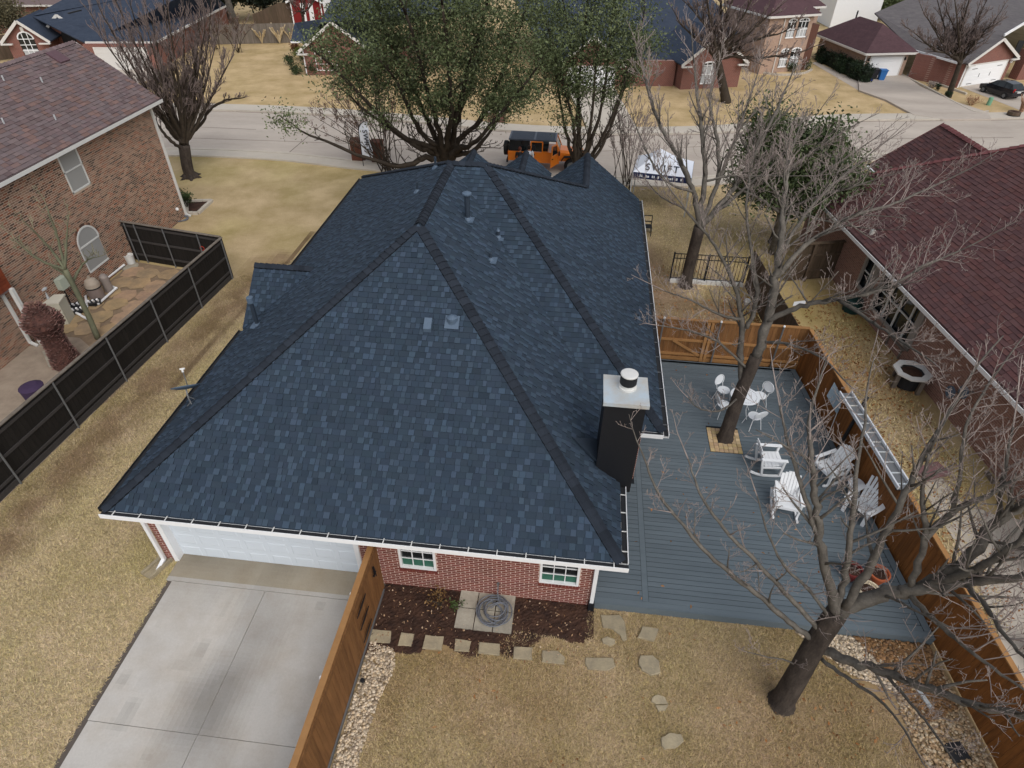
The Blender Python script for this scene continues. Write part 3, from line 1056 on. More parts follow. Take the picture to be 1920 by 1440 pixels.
gutter((XL - .02, Y0 - .004, ZE - .012), (XR + .15, Y0 - .004, ZE - .012), (0, -1, 0), True)
gutter((XR + .004, Y0 + .02, ZE - .012), (XR + .004, 10.1, ZE - .012), (1, 0, 0), True)
gutter((XW + .004, YW - .1, ZE - .012), (XW + .004, 26.9, ZE - .012), (1, 0, 0), True, strap_m=M_steel, every=.75)
gutter((2.0, YW - .004, ZE - .012), (XW, YW - .004, ZE - .012), (0, -1, 0), False)
gutter((XL - .004, Y0 + .02, ZE - .012), (XL - .004, 15.1, ZE - .012), (-1, 0, 0), True, lip_m=M_dark, strap_m=M_dark, every=.8)
gutter((XL - .004, 18.6, ZE - .012), (XL - .004, 27.6, ZE - .012), (-1, 0, 0), True, lip_m=M_dark, strap_m=M_dark, every=.8)
gutter((-1.30, 27.0, 3.30), (-1.12, 27.0, 3.30), (0, 1, 0), False)
# downpipes
b = MB(); b.bar((-9.70, WY - .06, 2.4), (-9.70, WY - .06, .12), .09, .07, (0, 1, 0)); b.bar((-9.70, WY - .06, .14), (-9.72, WY - .36, .05), .09, .07); b.bar((-9.95, Y0 - .05, 2.47), (-9.70, WY - .06, 2.36), .08, .06)
b.build('downpipe', M_white, house)
b = MB(); b.bar((1.12, WY - .06, 2.4), (1.12, WY - .06, .25), .09, .07, (0, 1, 0)); b.build('downpipe', M_white, house)
b = MB(); b.bar((1.12, WY - .07, .26), (1.12, WY - .10, .0), .14, .12, (0, 1, 0)); b.build('downpipe_boot', M_black, house)
b = MB(); b.bar((2.1, YW - .1, 2.48), (1.95, 12.42, 2.2), .08, .06); b.bar((1.95, 12.42, 2.24), (1.95, 12.42, .35), .085, .065, (0, 1, 0)); b.build('downpipe', M_white, house)
b = MB(); b.bar((-1.22, 27.06, 3.26), (-1.22, 27.06, 2.5), .08, .08, (0, 1, 0)); b.build('downpipe', M_white, house)

# chimney chase of black boards with a metal top and a round cowl
CX0, CX1, CY0, CY1, CZ = .95, 1.80, 10.2, 11.05, 5.08
b = MB(); b.box(CX0, CY0, 2.3, CX1, CY1, CZ); b.box(1.08, CY0 + .12, .26, 1.62, CY1 - .1, 2.3)
ch = b.build('chimney', M_black, house)
for i in range(17):
    z = 2.32 + i * .162
    MB().add([(CX0 - .012, CY0 - .014, z), (CX1 + .012, CY0 - .014, z), (CX1 + .012, CY0 - .002, z + .158), (CX0 - .012, CY0 - .002, z + .158),
              (CX0 - .012, CY0, z), (CX1 + .012, CY0, z)], [(0, 1, 2, 3), (4, 5, 1, 0)]).build('siding_board', M_black, ch)
b = MB(); b.box(CX0 - .05, CY0 - .05, CZ, CX1 + .06, CY1 + .05, CZ + .03); b.box(CX0 - .05, CY0 - .062, CZ - .07, CX1 + .06, CY0 - .05, CZ + .03); b.box(CX1 + .06, CY0 - .062, CZ - .07, CX1 + .072, CY1 + .05, CZ + .03)
b.build('chimney_cap', M_galv, ch)
cc = V3(1.42, 10.72, CZ + .03)
b = MB(); b.lathe(cc, [(.20, 0), (.20, .04), (.17, .05), (.17, .10)], 20); b.build('cowl_collar', M_offwhite, ch, smooth=False)
b = MB(); b.lathe(cc, [(.165, .10), (.185, .13), (.185, .34), (.17, .345)], 20); b.build('cowl_screen', M_black, ch)
b = MB(); b.lathe(cc, [(.19, .345), (.192, .37), (.17, .385), (.02, .395)], 20); b.build('cowl_lid', M_offwhite, ch)
# saddle behind the chase
b = MB(); b.prism([(.35, 10.55, 3.55), (.96, 10.25, 3.15), (.96, 11.0, 3.15)], (0, 0, .06)); b.build('flashing', M_ventdark, ch)


def on_plane(u, v, n, p):
    q = ray(u, v); t = np.dot(np.asarray(p) - CPOS, n) / np.dot(q, n)
    return CPOS + q * t


NR, LX_, FRP, RXp = V3(.787, 0, 1), V3(-.703, 0, 1), V3(0, -.667, 1), V3(.774, 0, 1)


def vent(p, r, h, name, cap=None, m_=M_ventdark, base=.17):
    b = MB(); b.tube([p - V3(0, 0, .1), p + V3(0, 0, h)], r, 12); v_ = b.build(name, m_, roof)
    n = 0
    b = MB(); b.obox(p + V3(-base, -base, -.02), (base * 2, 0, 0), (0, base * 2, 0), (0, 0, .035)); b.lathe(p, [(r + .05, .01), (r + .012, .09)], 12)
    b.build('vent_flashing', M_ventgrey, roof)
    if cap:
        b = MB(); b.lathe(p + V3(0, 0, h), cap, 14); b.build('vent_cap', M_ventgrey, roof)


vent(on_plane(877, 412, NR, RV), .075, .72, 'vent_pipe', [(.09, -.02), (.13, .02), (.13, .06), (.05, .10)])
vent(on_plane(934, 446, V3(0, -.648, 1), WC), .05, .22, 'vent_pipe', [(.06, 0), (.03, .06)])
vent(on_plane(920, 488, NR, RV), .045, .22, 'vent_pipe')
vent(on_plane(783, 360, LX_, LE), .035, .3, 'vent_pipe', base=.1)
vent(on_plane(817, 315, LX_, LE), .04, .35, 'vent_pipe', base=.1)
vent(on_plane(483, 610, LX_, LE), .06, .95, 'vent_pipe', [(.085, -.16), (.10, -.15), (.10, .02), (.085, .03)])
vent(on_plane(1196, 597, RXp, WC), .03, .16, 'vent_pipe', base=.08)
p = on_plane(848, 608, FRP, FL)
b = MB(); b.obox(p + V3(-.17, -.14, -.05), (.34, 0, 0), (0, .28, .187), (0, -.02, .03)); b.build('vent_flashing', M_ventgrey, roof)
b = MB(); b.lathe(p + V3(0, .02, .02), [(.11, 0), (.11, .1), (.13, .11), (.13, .17), (.04, .22)], 14); b.build('vent_cap', M_ventgrey, roof)
p = on_plane(803, 614, FRP, FL)
b = MB(); b.obox(p + V3(-.09, -.12, -.06), (.18, 0, 0), (0, .24, .16), (0, -.03, .12)); b.build('box_vent', M_ventgrey, roof)
p = on_plane(892, 416, NR, RV)
b = MB(); b.obox(p + V3(-.07, -.06, .0), (.14, 0, -.11), (0, .12, 0), (.02, 0, .04)); b.build('roof_bracket', M_ventgrey, roof)

# satellite dish on the lawn-side slope
dish = thing('satellite_dish', 'grey satellite dish on a bent mast near the left eave of the blue roof', 'satellite dish', on_plane(358, 757, LX_, LE))
p = on_plane(358, 757, LX_, LE)
top = p + V3(-.05, .1, .42)
b = MB(); b.tube(curve_pts([p, p + V3(.0, 0, .22), top]), .022, 8); b.tube([p + V3(.12, -.12, -.02), p + V3(0, 0, .25)], .012, 6); b.tube([p + V3(.16, .12, .02), p + V3(0, 0, .25)], .012, 6)
b.bar(p + V3(-.08, 0, -.03), p + V3(.1, 0, .07), .16, .012); b.build('mast', M_steel, dish)
ax = unit(V3(-.28, .60, .80)); s = unit(np.cross(ax, V3(0, 0, 1))); t_ = np.cross(s, ax)
b = MB(); P = []; F = []
for i, rr in enumerate((0, .5, .8, 1.0)):
    for k in range(20):
        a = k * math.pi / 10
        P.append(top + s * math.cos(a) * .36 * rr + t_ * math.sin(a) * .30 * rr + ax * (.07 * rr * rr))
for i in range(3):
    for k in range(20):
        F.append((i * 20 + k, i * 20 + (k + 1) % 20, i * 20 + 20 + (k + 1) % 20, i * 20 + 20 + k))
P2 = [q - ax * .015 for q in P]
b.add(P + P2, F + [tuple(80 + x for x in f[::-1]) for f in F] + [(60 + k, 60 + (k + 1) % 20, 140 + (k + 1) % 20, 140 + k) for k in range(20)])
b.build('reflector', M_ventgrey, dish, smooth=True)
b = MB(); e = top + ax * .46 - t_ * .05; b.tube([top - t_ * .26 + ax * .06, e], .014, 6); b.build('feed_arm', M_steel, dish)
b = MB(); b.tube([e - ax * .02, e + ax * .05], .03, 10); b.obox(e + ax * .05 - s * .06 - t_ * .03, s * .12, t_ * .06, ax * .04); b.build('receiver', M_offwhite, dish)

# ------------------------------------------------------------------ fences
def board_fence(root, a, b_, h, face, board_m, bw=.138, gap=.008, z0=.03, name='board', th=.018, trim=None, seed=0):
    """upright boards from a to b, face = normal of the boarded side"""
    g = random.Random(seed)
    a, b_ = V3(a[0], a[1], z0), V3(b_[0], b_[1], z0)
    d = b_ - a; L = np.linalg.norm(d); d /= L; n = unit(face)
    k = max(1, int(L / (bw + gap))); st = L / k
    for i in range(k):
        q = a + d * (i * st + gap / 2) + n * g.uniform(0, .004)
        MB().obox(q, d * (st - gap), V3(0, 0, h - z0 + g.uniform(-.006, .006)), n * th).build(name, board_m, root)


def rails(root, a, b_, zs, face, m_, w=.04, h=.09, name='rail', off=0.0):
    a, b_ = V3(a[0], a[1], 0), V3(b_[0], b_[1], 0); n = unit(face)
    for z in zs:
        MB().obox(a + V3(0, 0, z - h / 2) - n * (w + off), b_ - a, n * w, V3(0, 0, h)).build(name, m_, root)


def posts(root, pts, h, m_, r=.03, name='post', cap_m=None):
    for p in pts:
        b = MB(); b.tube([V3(p[0], p[1], -.05), V3(p[0], p[1], h)], r, 8)
        po = b.build(name, m_, root)
        if cap_m:
            b = MB(); b.lathe((p[0], p[1], h), [(r * 1.3, 0), (r * 1.3, .03), (r * .7, .06)], 8); b.build('post_cap', cap_m, po)


# cedar fence between drive and back yard: boards face the yard
fa, fb = (-3.98, 8.40), (-4.03, .2)
fence1 = thing('wooden_fence', 'honey stained board fence beside the concrete drive with black gate hinges', 'fence', (-4, 5, 0), 'board fences of the gardens')
board_fence(fence1, fa, fb, 1.86, (1, 0, 0), M_cedar, seed=1)
rails(fence1, fa, fb, (.35, 1.0, 1.62), (1, 0, 0), M_cedarrail)
b = MB(); b.obox((-4.085, 8.40, 1.865), (-.05, -8.2, 0), (.13, 0, 0), (0, 0, .035)); b.build('top_rail', M_cedarrail, fence1)
b = MB(); b.obox((-3.955, 8.40, 1.70), (-.05, -8.2, 0), (.022, 0, 0), (0, 0, .14)); b.build('trim_board', M_cedar, fence1)
b = MB(); b.obox((-3.955, 8.3, .0), (-.05, -8.1, 0), (.03, 0, 0), (0, 0, .09)); b.build('kick_edging', M_steel, fence1)
posts(fence1, [(-4.10, 7.05), (-4.12, 5.25), (-4.13, 3.2)], 1.80, M_steel, cap_m=M_white)
for (y, z) in [(7.05, 1.45), (7.05, .95), (7.05, .42)]:
    b = MB(); b.prism([(-3.925, y - .33, z + .02), (-3.925, y - .33, z - .02), (-3.925, y, z - .045), (-3.925, y + .26, z - .015), (-3.925, y + .26, z + .015), (-3.925, y, z + .045)], (.012, 0, 0))
    b.build('strap_hinge', M_black, fence1)
b = MB(); b.tube([(-3.90, 7.93, 1.55), (-3.88, 7.93, 1.2)], .012, 6); b.tube([(-3.9, 7.99, 1.3), (-3.9, 7.8, 1.36)], .014, 6); b.obox((-3.925, 7.9, 1.2), (0, .05, 0), (0, 0, .36), (.015, 0, 0)); b.build('gate_latch', M_black, fence1)

# right-hand fence along the deck
ra, rb = (8.22, 18.55), (9.75, .6)
fence2 = thing('wooden_fence', 'dark honey board fence along the deck and the river stones', 'fence', (9, 10, 0), 'board fences of the gardens')
rn = unit(V3(-(18.55 - .6), -(9.75 - 8.22), 0))
board_fence(fence2, ra, rb, 1.86, rn, M_cedar2, seed=2)
rails(fence2, ra, rb, (.35, 1.0, 1.62), rn, M_cedarrail)
dv = V3(rb[0] - ra[0], rb[1] - ra[1], 0)
b = MB(); b.obox(V3(ra[0], ra[1], 1.865) - rn * .05, dv, rn * .12, V3(0, 0, .035)); b.build('top_rail', M_cedarrail, fence2)
b = MB(); b.obox(V3(ra[0], ra[1], 1.72) + rn * .026, dv, rn * .02, V3(0, 0, .13)); b.build('trim_board', M_cedar2, fence2)

# cross fence with the gate behind the deck: rails and posts on our side
ga, gb = (2.75, 18.62), (8.2, 18.60)
fence3 = thing('wooden_fence', 'honey board fence with braced gate and grey posts at the back of the deck', 'fence', (5, 18.6, 0), 'board fences of the gardens')
board_fence(fence3, ga, gb, 1.86, (0, 1, 0), M_cedar, seed=3)
rails(fence3, ga, gb, (.45, 1.05), (0, 1, 0), M_cedarrail)
b = MB(); b.obox((2.75, 18.58, 1.865), (5.45, 0, 0), (0, .12, 0), (0, 0, .035)); b.build('top_rail', M_cedarrail, fence3)
b = MB(); b.obox((2.75, 18.56, .2), (5.45, 0, 0), (0, .03, 0), (0, 0, .14)); b.build('trim_board', M_cedarrail, fence3)
posts(fence3, [(3.30, 18.50), (5.22, 18.50), (7.3, 18.5)], 1.95, M_steel, cap_m=M_white)
b = MB(); b.bar((3.75, 18.55, 1.05), (4.75, 18.55, .47), .09, .03, (0, 1, 0)); b.build('brace', M_cedarrail, fence3)
b = MB(); b.bar((4.85, 18.55, .2), (4.85, 18.55, 1.86), .10, .03, (0, 1, 0)); b.bar((4.98, 18.55, .2), (4.98, 18.55, 1.86), .09, .03, (0, 1, 0)); b.build('gate_stile', M_cedarrail, fence3)

# dark fence of the neighbour: posts and rails towards us
la, lb = (-14.50, 22.35), (-15.75, 2.5)
fence4 = thing('wooden_fence', 'long almost black board fence with grey steel posts along the pale lawn', 'fence', (-15, 14, 0), 'board fences of the gardens')
ln = unit(V3(19.85, -1.25, 0)); le = V3(-14.50 + .9, 22.35, 0)
board_fence(fence4, la, lb, 1.86, -ln, M_darkwood, bw=.145, seed=4)
rails(fence4, la, lb, (.35, 1.02, 1.7), -ln, M_darkrail, h=.085)
ld = unit(V3(lb[0] - la[0], lb[1] - la[1], 0))
P = [V3(la[0], la[1], 0) + ld * (i * 2.36 + .15) + ln * .075 for i in range(9)]
posts(fence4, P, 1.84, M_steel, r=.028)
b = MB(); b.obox(V3(la[0], la[1], 1.865) - ln * .03, ld * 19.8, ln * .11, V3(0, 0, .03)); b.build('top_rail', M_greywood, fence4)
b = MB(); b.obox(V3(la[0], la[1], .0) + ln * .0, ld * 19.8, ln * .03, V3(0, 0, .2)); b.build('kick_board', M_darkrail, fence4)
sa, sb = (-19.5, 23.25), (-14.52, 22.42)
fence5 = thing('wooden_fence', 'short almost black board fence from the brown brick wall to the lawn corner', 'fence', (-17, 22.9, 0), 'board fences of the gardens')
sn = unit(V3(-.83, -4.98, 0))
board_fence(fence5, sa, sb, 1.86, -sn, M_darkwood, bw=.145, seed=5)
rails(fence5, sa, sb, (.35, 1.02, 1.7), -sn, M_darkrail)
sd = unit(V3(sb[0] - sa[0], sb[1] - sa[1], 0))
posts(fence5, [V3(*sa, 0) + sd * t + sn * .075 for t in (.25, .75, 2.2, 3.9)], 1.84, M_steel, r=.028)
b = MB(); b.obox(V3(*sa, 1.865) - sn * .03, sd * 5.0, sn * .11, V3(0, 0, .03)); b.build('top_rail', M_greywood, fence5)
b = MB(); b.tube(np.array([V3(*sa, 1.2) + sd * 3.95 + sn * .06 + V3(.09 * math.cos(t), 0, .09 * math.sin(t)) for t in np.linspace(0, 6.3, 12)]), .02, 5)
tag(b.build('cable_loop', mat('red_cable', rgb(150, 50, 36), var=.1)), 'small red cable loop hanging inside the dark fence corner', 'cable')

# iron gate on a pale kerb beyond the deck, old fences behind
g0, g1 = at(1255, 528), at(1392, 537)
gate = thing('iron_fence', 'black iron railing on a white stone kerb behind the middle tree', 'railing', g0)
d = g1 - g0; L = np.linalg.norm(d); d = d / L
gn = np.cross(d, V3(0, 0, 1))
for t in (0, L * .47, L - .04):
    b = MB(); b.bar(g0 + d * t, g0 + d * t + V3(0, 0, 1.42), .06, .06, (0, 1, 0)); b.build('post', M_black, gate)
k = 22
for i in range(1, k):
    b = MB(); b.bar(g0 + d * (L * i / k) + V3(0, 0, .2), g0 + d * (L * i / k) + V3(0, 0, 1.36), .02, .02, (0, 1, 0)); b.build('bar', M_black, gate)
for z in (.22, 1.14, 1.36):
    b = MB(); b.bar(g0 + V3(0, 0, z), g1 + V3(0, 0, z), .03, .03); b.build('rail', M_black, gate)
for i in range(8):
    b = MB(); b.obox(g0 + d * (L * i / 8 + .01) + gn * -.1, d * (L / 8 - .02), gn * .2, V3(0, 0, .16 + .02 * (i % 3))); b.build('kerb_stone', M_offwhite, gate)
wf1 = thing('wooden_fence', 'weathered brown board fence running from the iron railing towards the deck', 'fence', at(1400, 560), 'board fences of the gardens')
board_fence(wf1, at(1396, 538)[:2], (7.95, 18.95), 1.75, (-1, 0, 0), M_brownwood, seed=6)
board_fence(wf1, (7.95, 18.95), (8.3, 18.75), 1.75, (0, -1, 0), M_brownwood, seed=8)
rails(wf1, at(1396, 538)[:2], (7.95, 18.95), (.4, 1.4), (-1, 0, 0), M_brownwood)
w0, w1 = at(1470, 528), at(1572, 520)
wf2 = thing('wooden_fence', 'weathered greenish board fence joining the maroon roofed house by the porch', 'fence', w0, 'board fences of the gardens')
board_fence(wf2, w0[:2], w1[:2], 1.75, (0, 1, 0), M_brownwood, bw=.15, seed=7)
rails(wf2, w0[:2], w1[:2], (.45, 1.2), (0, 1, 0), M_brownwood, h=.1)
b = MB(); b.obox(w0 + V3(-.05, -.12, 1.76), w1 - w0 + V3(.1, 0, 0), V3(0, .2, 0), V3(0, 0, .04)); b.build('top_rail', M_brownwood, wf2)
for t in (.35, .92):
    p = w0 + (w1 - w0) * t; b = MB(); b.bar(p + V3(0, -.1, 0), p + V3(0, -.1, 1.75), .1, .08, (0, 1, 0)); b.build('post', M_brownwood, wf2)

# ------------------------------------------------------------------ deck
DZ = .25
deck = thing('timber_deck', 'grey composite deck with white garden chairs beside the brick house', 'deck', (5, 13, 0))


def fx(y):      # inner face of the right fence
    t = (18.55 - y) / (18.55 - .6)
    return 8.22 + t * (9.75 - 8.22) - .06


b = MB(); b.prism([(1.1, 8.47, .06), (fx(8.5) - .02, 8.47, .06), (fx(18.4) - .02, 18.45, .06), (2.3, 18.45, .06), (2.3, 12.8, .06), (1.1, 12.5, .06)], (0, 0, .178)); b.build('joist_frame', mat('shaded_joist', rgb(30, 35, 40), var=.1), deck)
bw, gp = .131, .013
y = 8.62; i = 0
while y < 18.30:
    xr = fx(y + bw) - .20
    segs = [(1.10 if y < 12.35 else 2.28, 2.34), (2.49, xr)]
    new = []
    for (x0, x1) in segs:
        if y + bw > 13.95 and y < 15.02 and x0 < 4.62 < x1:      # opening round the tree
            new += [(x0, 4.62), (5.60, x1)]
        else:
            new.append((x0, x1))
    for (x0, x1) in new:
        if x1 - x0 > .05:
            MB().box(x0 + .003, y, DZ - .008, x1 - .003, y + bw - .0, DZ).build('deck_board', M_deck, deck)
    y += bw + gp; i += 1
MB().box(2.345, 8.62, DZ - .008, 2.485, 18.3, DZ + .001).build('border_board', M_deck, deck)
MB().prism([(fx(8.62) - .19, 8.62, DZ - .008), (fx(8.62) - .03, 8.62, DZ - .008), (fx(18.3) - .03, 18.3, DZ - .008), (fx(18.3) - .19, 18.3, DZ - .008)], (0, 0, .008)).build('border_board', M_deck, deck)
MB().box(1.1, 8.47, DZ - .008, fx(8.5) - .03, 8.615, DZ).build('border_board', M_deck, deck)
MB().box(2.28, 18.305, DZ - .008, fx(18.4) - .03, 18.45, DZ).build('border_board', M_deck, deck)
MB().box(1.1, 8.44, .01, fx(8.5) - .03, 8.465, DZ - .0).build('fascia_board', M_deck, deck)
# ring of buff pavers round the trunk
ring = thing('paver_ring', 'square of buff stone pavers set in the deck round the tree trunk', 'paving', (5.1, 14.5, DZ - .05))
b = MB(); b.box(4.625, 13.955, .22, 5.595, 15.015, .23); b.build('bed', M_soil, ring)
for r in range(8):
    for c in range(7):
        x = 4.63 + c * .138; yy = 13.96 + r * .131
        if 1.7 < r < 5.6 and 1.6 < c < 4.6 and math.hypot(x + .07 - 5.22, yy + .065 - 14.62) < .33:
            continue
        g_ = random.uniform(.8, 1.2)
        MB().box(x + .006, yy + .006, .231, x + .130, yy + .124, DZ + random.uniform(.002, .018), (g_, g_ * random.uniform(.92, 1.02), g_ * random.uniform(.8, 1))).build('paver', mat('buff_paver', rgb(186, 164, 130), var=.2, var_scale=20, rough=.9), ring)

# ------------------------------------------------------------------ beds, stones, pebbles
def irregular(pts, seed, amp, n=5):
    g = random.Random(seed); res = []
    for i in range(len(pts)):
        a, b_ = np.array(pts[i][:2]), np.array(pts[(i + 1) % len(pts)][:2])
        for k in range(n):
            q = a + (b_ - a) * k / n
            res.append((q[0] + g.uniform(-amp, amp), q[1] + g.uniform(-amp, amp)))
    return res


bedp = [(-3.9, 8.48), (1.05, 8.48), (1.1, 7.9), (.75, 7.35), (-.1, 7.1), (-.9, 7.35), (-1.6, 7.0), (-2.3, 6.75), (-3.1, 6.7), (-3.9, 6.95)]
g = np.random.default_rng(5)
b = MB()                                   # rough mulch with a raised crumbly surface
xs = np.linspace(-3.95, 1.2, 110); ys = np.linspace(6.5, 8.5, 44)
X, Y = np.meshgrid(xs, ys, indexing='ij')
edge = 7.05 + .18 * np.sin(X * 2.1) + .10 * np.sin(X * 5.3 + 1) + np.where(X > -1.0, .35, -.2) * np.minimum(1, np.abs(X + 1.0))
hgt = np.clip((Y - edge) * .35, -.06, .03) + g.normal(0, .008, X.shape)
nx, ny = X.shape
i, j = np.meshgrid(np.arange(nx - 1), np.arange(ny - 1), indexing='ij'); a = i * ny + j
b.arr(np.stack([X, Y, hgt], -1).reshape(-1, 3), np.stack([a, a + ny, a + ny + 1, a + 1], -1).reshape(-1, 4))
b.build('flower_bed', M_soil, None, kind='structure')
# chips, fallen leaves in the bed
b = MB()
C = np.stack([g.uniform(-3.9, 1.1, 420), g.uniform(6.9, 8.45, 420), np.full(420, .05)], 1)
leaf_cloud(b, C, 1, .01, .03, [rgb(120, 80, 56), rgb(170, 140, 110), rgb(190, 170, 150)], g, .3)
tag(b.build('leaf_litter', M_deadleaf, None, kind='stuff'), 'dry leaves lying in the brown bed under the windows', 'leaves')


def slab(name, label, px, m_, h=.05, cat='stone', group=None, root=None, seed=0, n=2, amp=.012):
    pts = [at(u, v)[:2] for u, v in px]
    pts = irregular(pts, seed, amp, n) if n > 1 else pts
    b = MB(); c = np.mean(np.array(pts), 0)
    top = [(c[0] + (p[0] - c[0]) * .95, c[1] + (p[1] - c[1]) * .95, h) for p in pts]
    low = [(p[0], p[1], h - .018) for p in pts]; base = [(p[0], p[1], -.02) for p in pts]
    k = len(pts); F = [tuple(range(k))] + [(k + i, k + (i + 1) % k, (i + 1) % k, i) for i in range(k)] + [(2 * k + i, 2 * k + (i + 1) % k, k + (i + 1) % k, k + i) for i in range(k)]
    area = sum(top[i][0] * top[(i + 1) % k][1] - top[(i + 1) % k][0] * top[i][1] for i in range(k))
    if area < 0:
        F = [f[::-1] for f in F]
    b.add(top + low + base, F)
    o = b.build(name, m_, root)
    if root is None:
        tag(o, label, cat, group)
    return o


SG = 'stepping stones across the back lawn'
steps = [
    ('first square stepping stone beside the pebble strip, in the brown bed', [(695, 1181), (734, 1184), (732, 1208), (693, 1205)]),
    ('narrow square stepping stone, second from the pebble strip', [(753, 1188), (777, 1190), (772, 1213), (746, 1211)]),
    ('square stepping stone in dark soil below the left window', [(797, 1193), (832, 1196), (828, 1220), (792, 1217)]),
    ('small brown square stepping stone just below the hose pavers', [(854, 1199), (884, 1203), (880, 1224), (851, 1221)]),
    ('pale rough stepping stone at the edge where bed turns to lawn', [(899, 1205), (938, 1209), (936, 1230), (897, 1226)]),
    ('small rectangular stepping stone, first one wholly in the dry lawn', [(963, 1215), (998, 1217), (997, 1239), (962, 1236)]),
    ('rectangular stepping stone with one rounded end in the dry lawn', [(1016, 1221), (1046, 1222), (1059, 1234), (1058, 1247), (1016, 1243)]),
    ('long rectangular stepping stone with chipped edges, widest of the row', [(1098, 1234), (1150, 1235), (1154, 1252), (1140, 1259), (1102, 1256), (1096, 1244)]),
    ('big rounded stepping stone at the turn of the row', [(1200, 1232), (1222, 1230), (1236, 1242), (1238, 1264), (1222, 1269), (1202, 1258), (1196, 1243)]),
    ('cracked oval stepping stone in two pieces, upper piece', [(1222, 1310), (1232, 1303), (1246, 1308), (1253, 1322), (1230, 1322), (1221, 1316)]),
    ('cracked oval stepping stone in two pieces, lower piece', [(1228, 1324), (1252, 1324), (1246, 1334), (1233, 1335)]),
    ('pale oval stepping stone lowest on the dry lawn', [(1239, 1385), (1255, 1376), (1277, 1379), (1281, 1392), (1266, 1404), (1245, 1407), (1238, 1397)]),
    ('large L shaped flagstone at the deck corner', [(1125, 1154), (1162, 1154), (1172, 1168), (1176, 1200), (1168, 1203), (1160, 1190), (1148, 1181), (1130, 1178)]),
    ('small oval stone inside the hollow of the large flagstone', [(1128, 1200), (1138, 1195), (1152, 1200), (1154, 1209), (1143, 1213), (1130, 1207)]),
    ('square rough stone lying in front of the deck edge', [(1204, 1177), (1235, 1181), (1226, 1205), (1195, 1197)]),
]
for i, (lb, px) in enumerate(steps):
    slab('stepping_stone', lb, px, M_stone, .045 + .012 * (i % 3), 'stepping stone', SG, seed=i, n=3 if len(px) > 4 else 2, amp=.01)
pv = thing('paver_pad', 'pad of six square grey pavers under the coiled hose', 'paving', at(915, 1148))
for r in range(2):
    for c in range(3):
        x0 = -2.06 + c * .455; y0 = 7.52 + r * .535
        MB().box(x0 + .008, y0 + .008, -.01, x0 + .44, y0 + .52, .06 + .01 * ((r + c) % 2)).build('paver', M_paver, pv)
# coiled hose and its tap
g = np.random.default_rng(8)
hz = at(926, 1147)
P = []
for k in range(170):
    t = k * .35; rr = .22 + .16 * math.sin(k * .29) * math.sin(k * .047)
    P.append((hz[0] + .04 + (rr + .06) * math.cos(t) * 1.05 + .05 * math.sin(k * .11), hz[1] + rr * math.sin(t) * 1.35 + .04 * math.cos(k * .13), .085 + .11 * abs(math.sin(k * .07)) + .02 * math.sin(t * 2)))
hose = thing('garden_hose', 'tangled grey garden hose coiled on pavers by the wall', 'hose', hz)
b = MB(); b.tube(curve_pts(P, 2), .014, 5); b.build('coil', M_hose, hose, smooth=True)
b = MB(); b.tube(curve_pts([(-1.13, 8.42, .55), (-1.13, 8.36, .3), (-1.1, 8.25, .1), (hz[0], hz[1] + .2, .1)]), .014, 5); b.build('lead', M_hose, hose)
b = MB(); b.tube([(-1.13, 8.5, .58), (-1.13, 8.40, .58)], .018, 8); b.lathe((-1.13, 8.42, .59), [(.01, 0), (.01, .04), (.035, .045), (.035, .055)], 8); b.build('tap', M_steel, hose)


def pebbles(name, label, pts, n, r, tones, seed, z=0.0, cat='pebbles', flat=.6):
    """loose stones heaped in the polygon given by world points"""
    g = np.random.default_rng(seed)
    P = np.array([p[:2] for p in pts]); lo, hi = P.min(0), P.max(0)
    inside = []
    while len(inside) < n:
        q = g.uniform(lo, hi, (n * 2, 2))
        ok = np.zeros(len(q), bool); k = len(P); j = k - 1
        for i in range(k):
            c = ((P[i, 1] > q[:, 1]) != (P[j, 1] > q[:, 1])) & (q[:, 0] < (P[j, 0] - P[i, 0]) * (q[:, 1] - P[i, 1]) / (P[j, 1] - P[i, 1] + 1e-12) + P[i, 0])
            ok ^= c; j = i
        inside += list(q[ok])
    q = np.array(inside[:n])
    V, F = ICO[0] if r < .03 else ICO[0]
    R = r * g.uniform(.55, 1.35, n)
    S = np.stack([R * g.uniform(.8, 1.3, n), R * g.uniform(.7, 1.1, n), R * flat * g.uniform(.7, 1.1, n)], 1)
    th = g.uniform(0, 6.28, n); c, s = np.cos(th), np.sin(th)
    A = V[None] * S[:, None, :] * (1 + g.normal(0, .08, (n, len(V), 1)))
    X = A[..., 0] * c[:, None] - A[..., 1] * s[:, None]; Y = A[..., 0] * s[:, None] + A[..., 1] * c[:, None]
    Vv = np.stack([X + q[:, None, 0], Y + q[:, None, 1], A[..., 2] + (z + g.uniform(.0, .04, n))[:, None]], -1).reshape(-1, 3)
    Ff = (F[None] + (np.arange(n) * len(V))[:, None, None]).reshape(-1, 3)
    T = np.asarray(tones)[g.integers(0, len(tones), n)] * g.uniform(.8, 1.2, (n, 1))
    b = MB(); b.arr(Vv, Ff, np.repeat(T, len(F), 0))
    o = b.build(name, M_pebble, None, smooth=True, kind='stuff')
    return tag(o, label, cat)


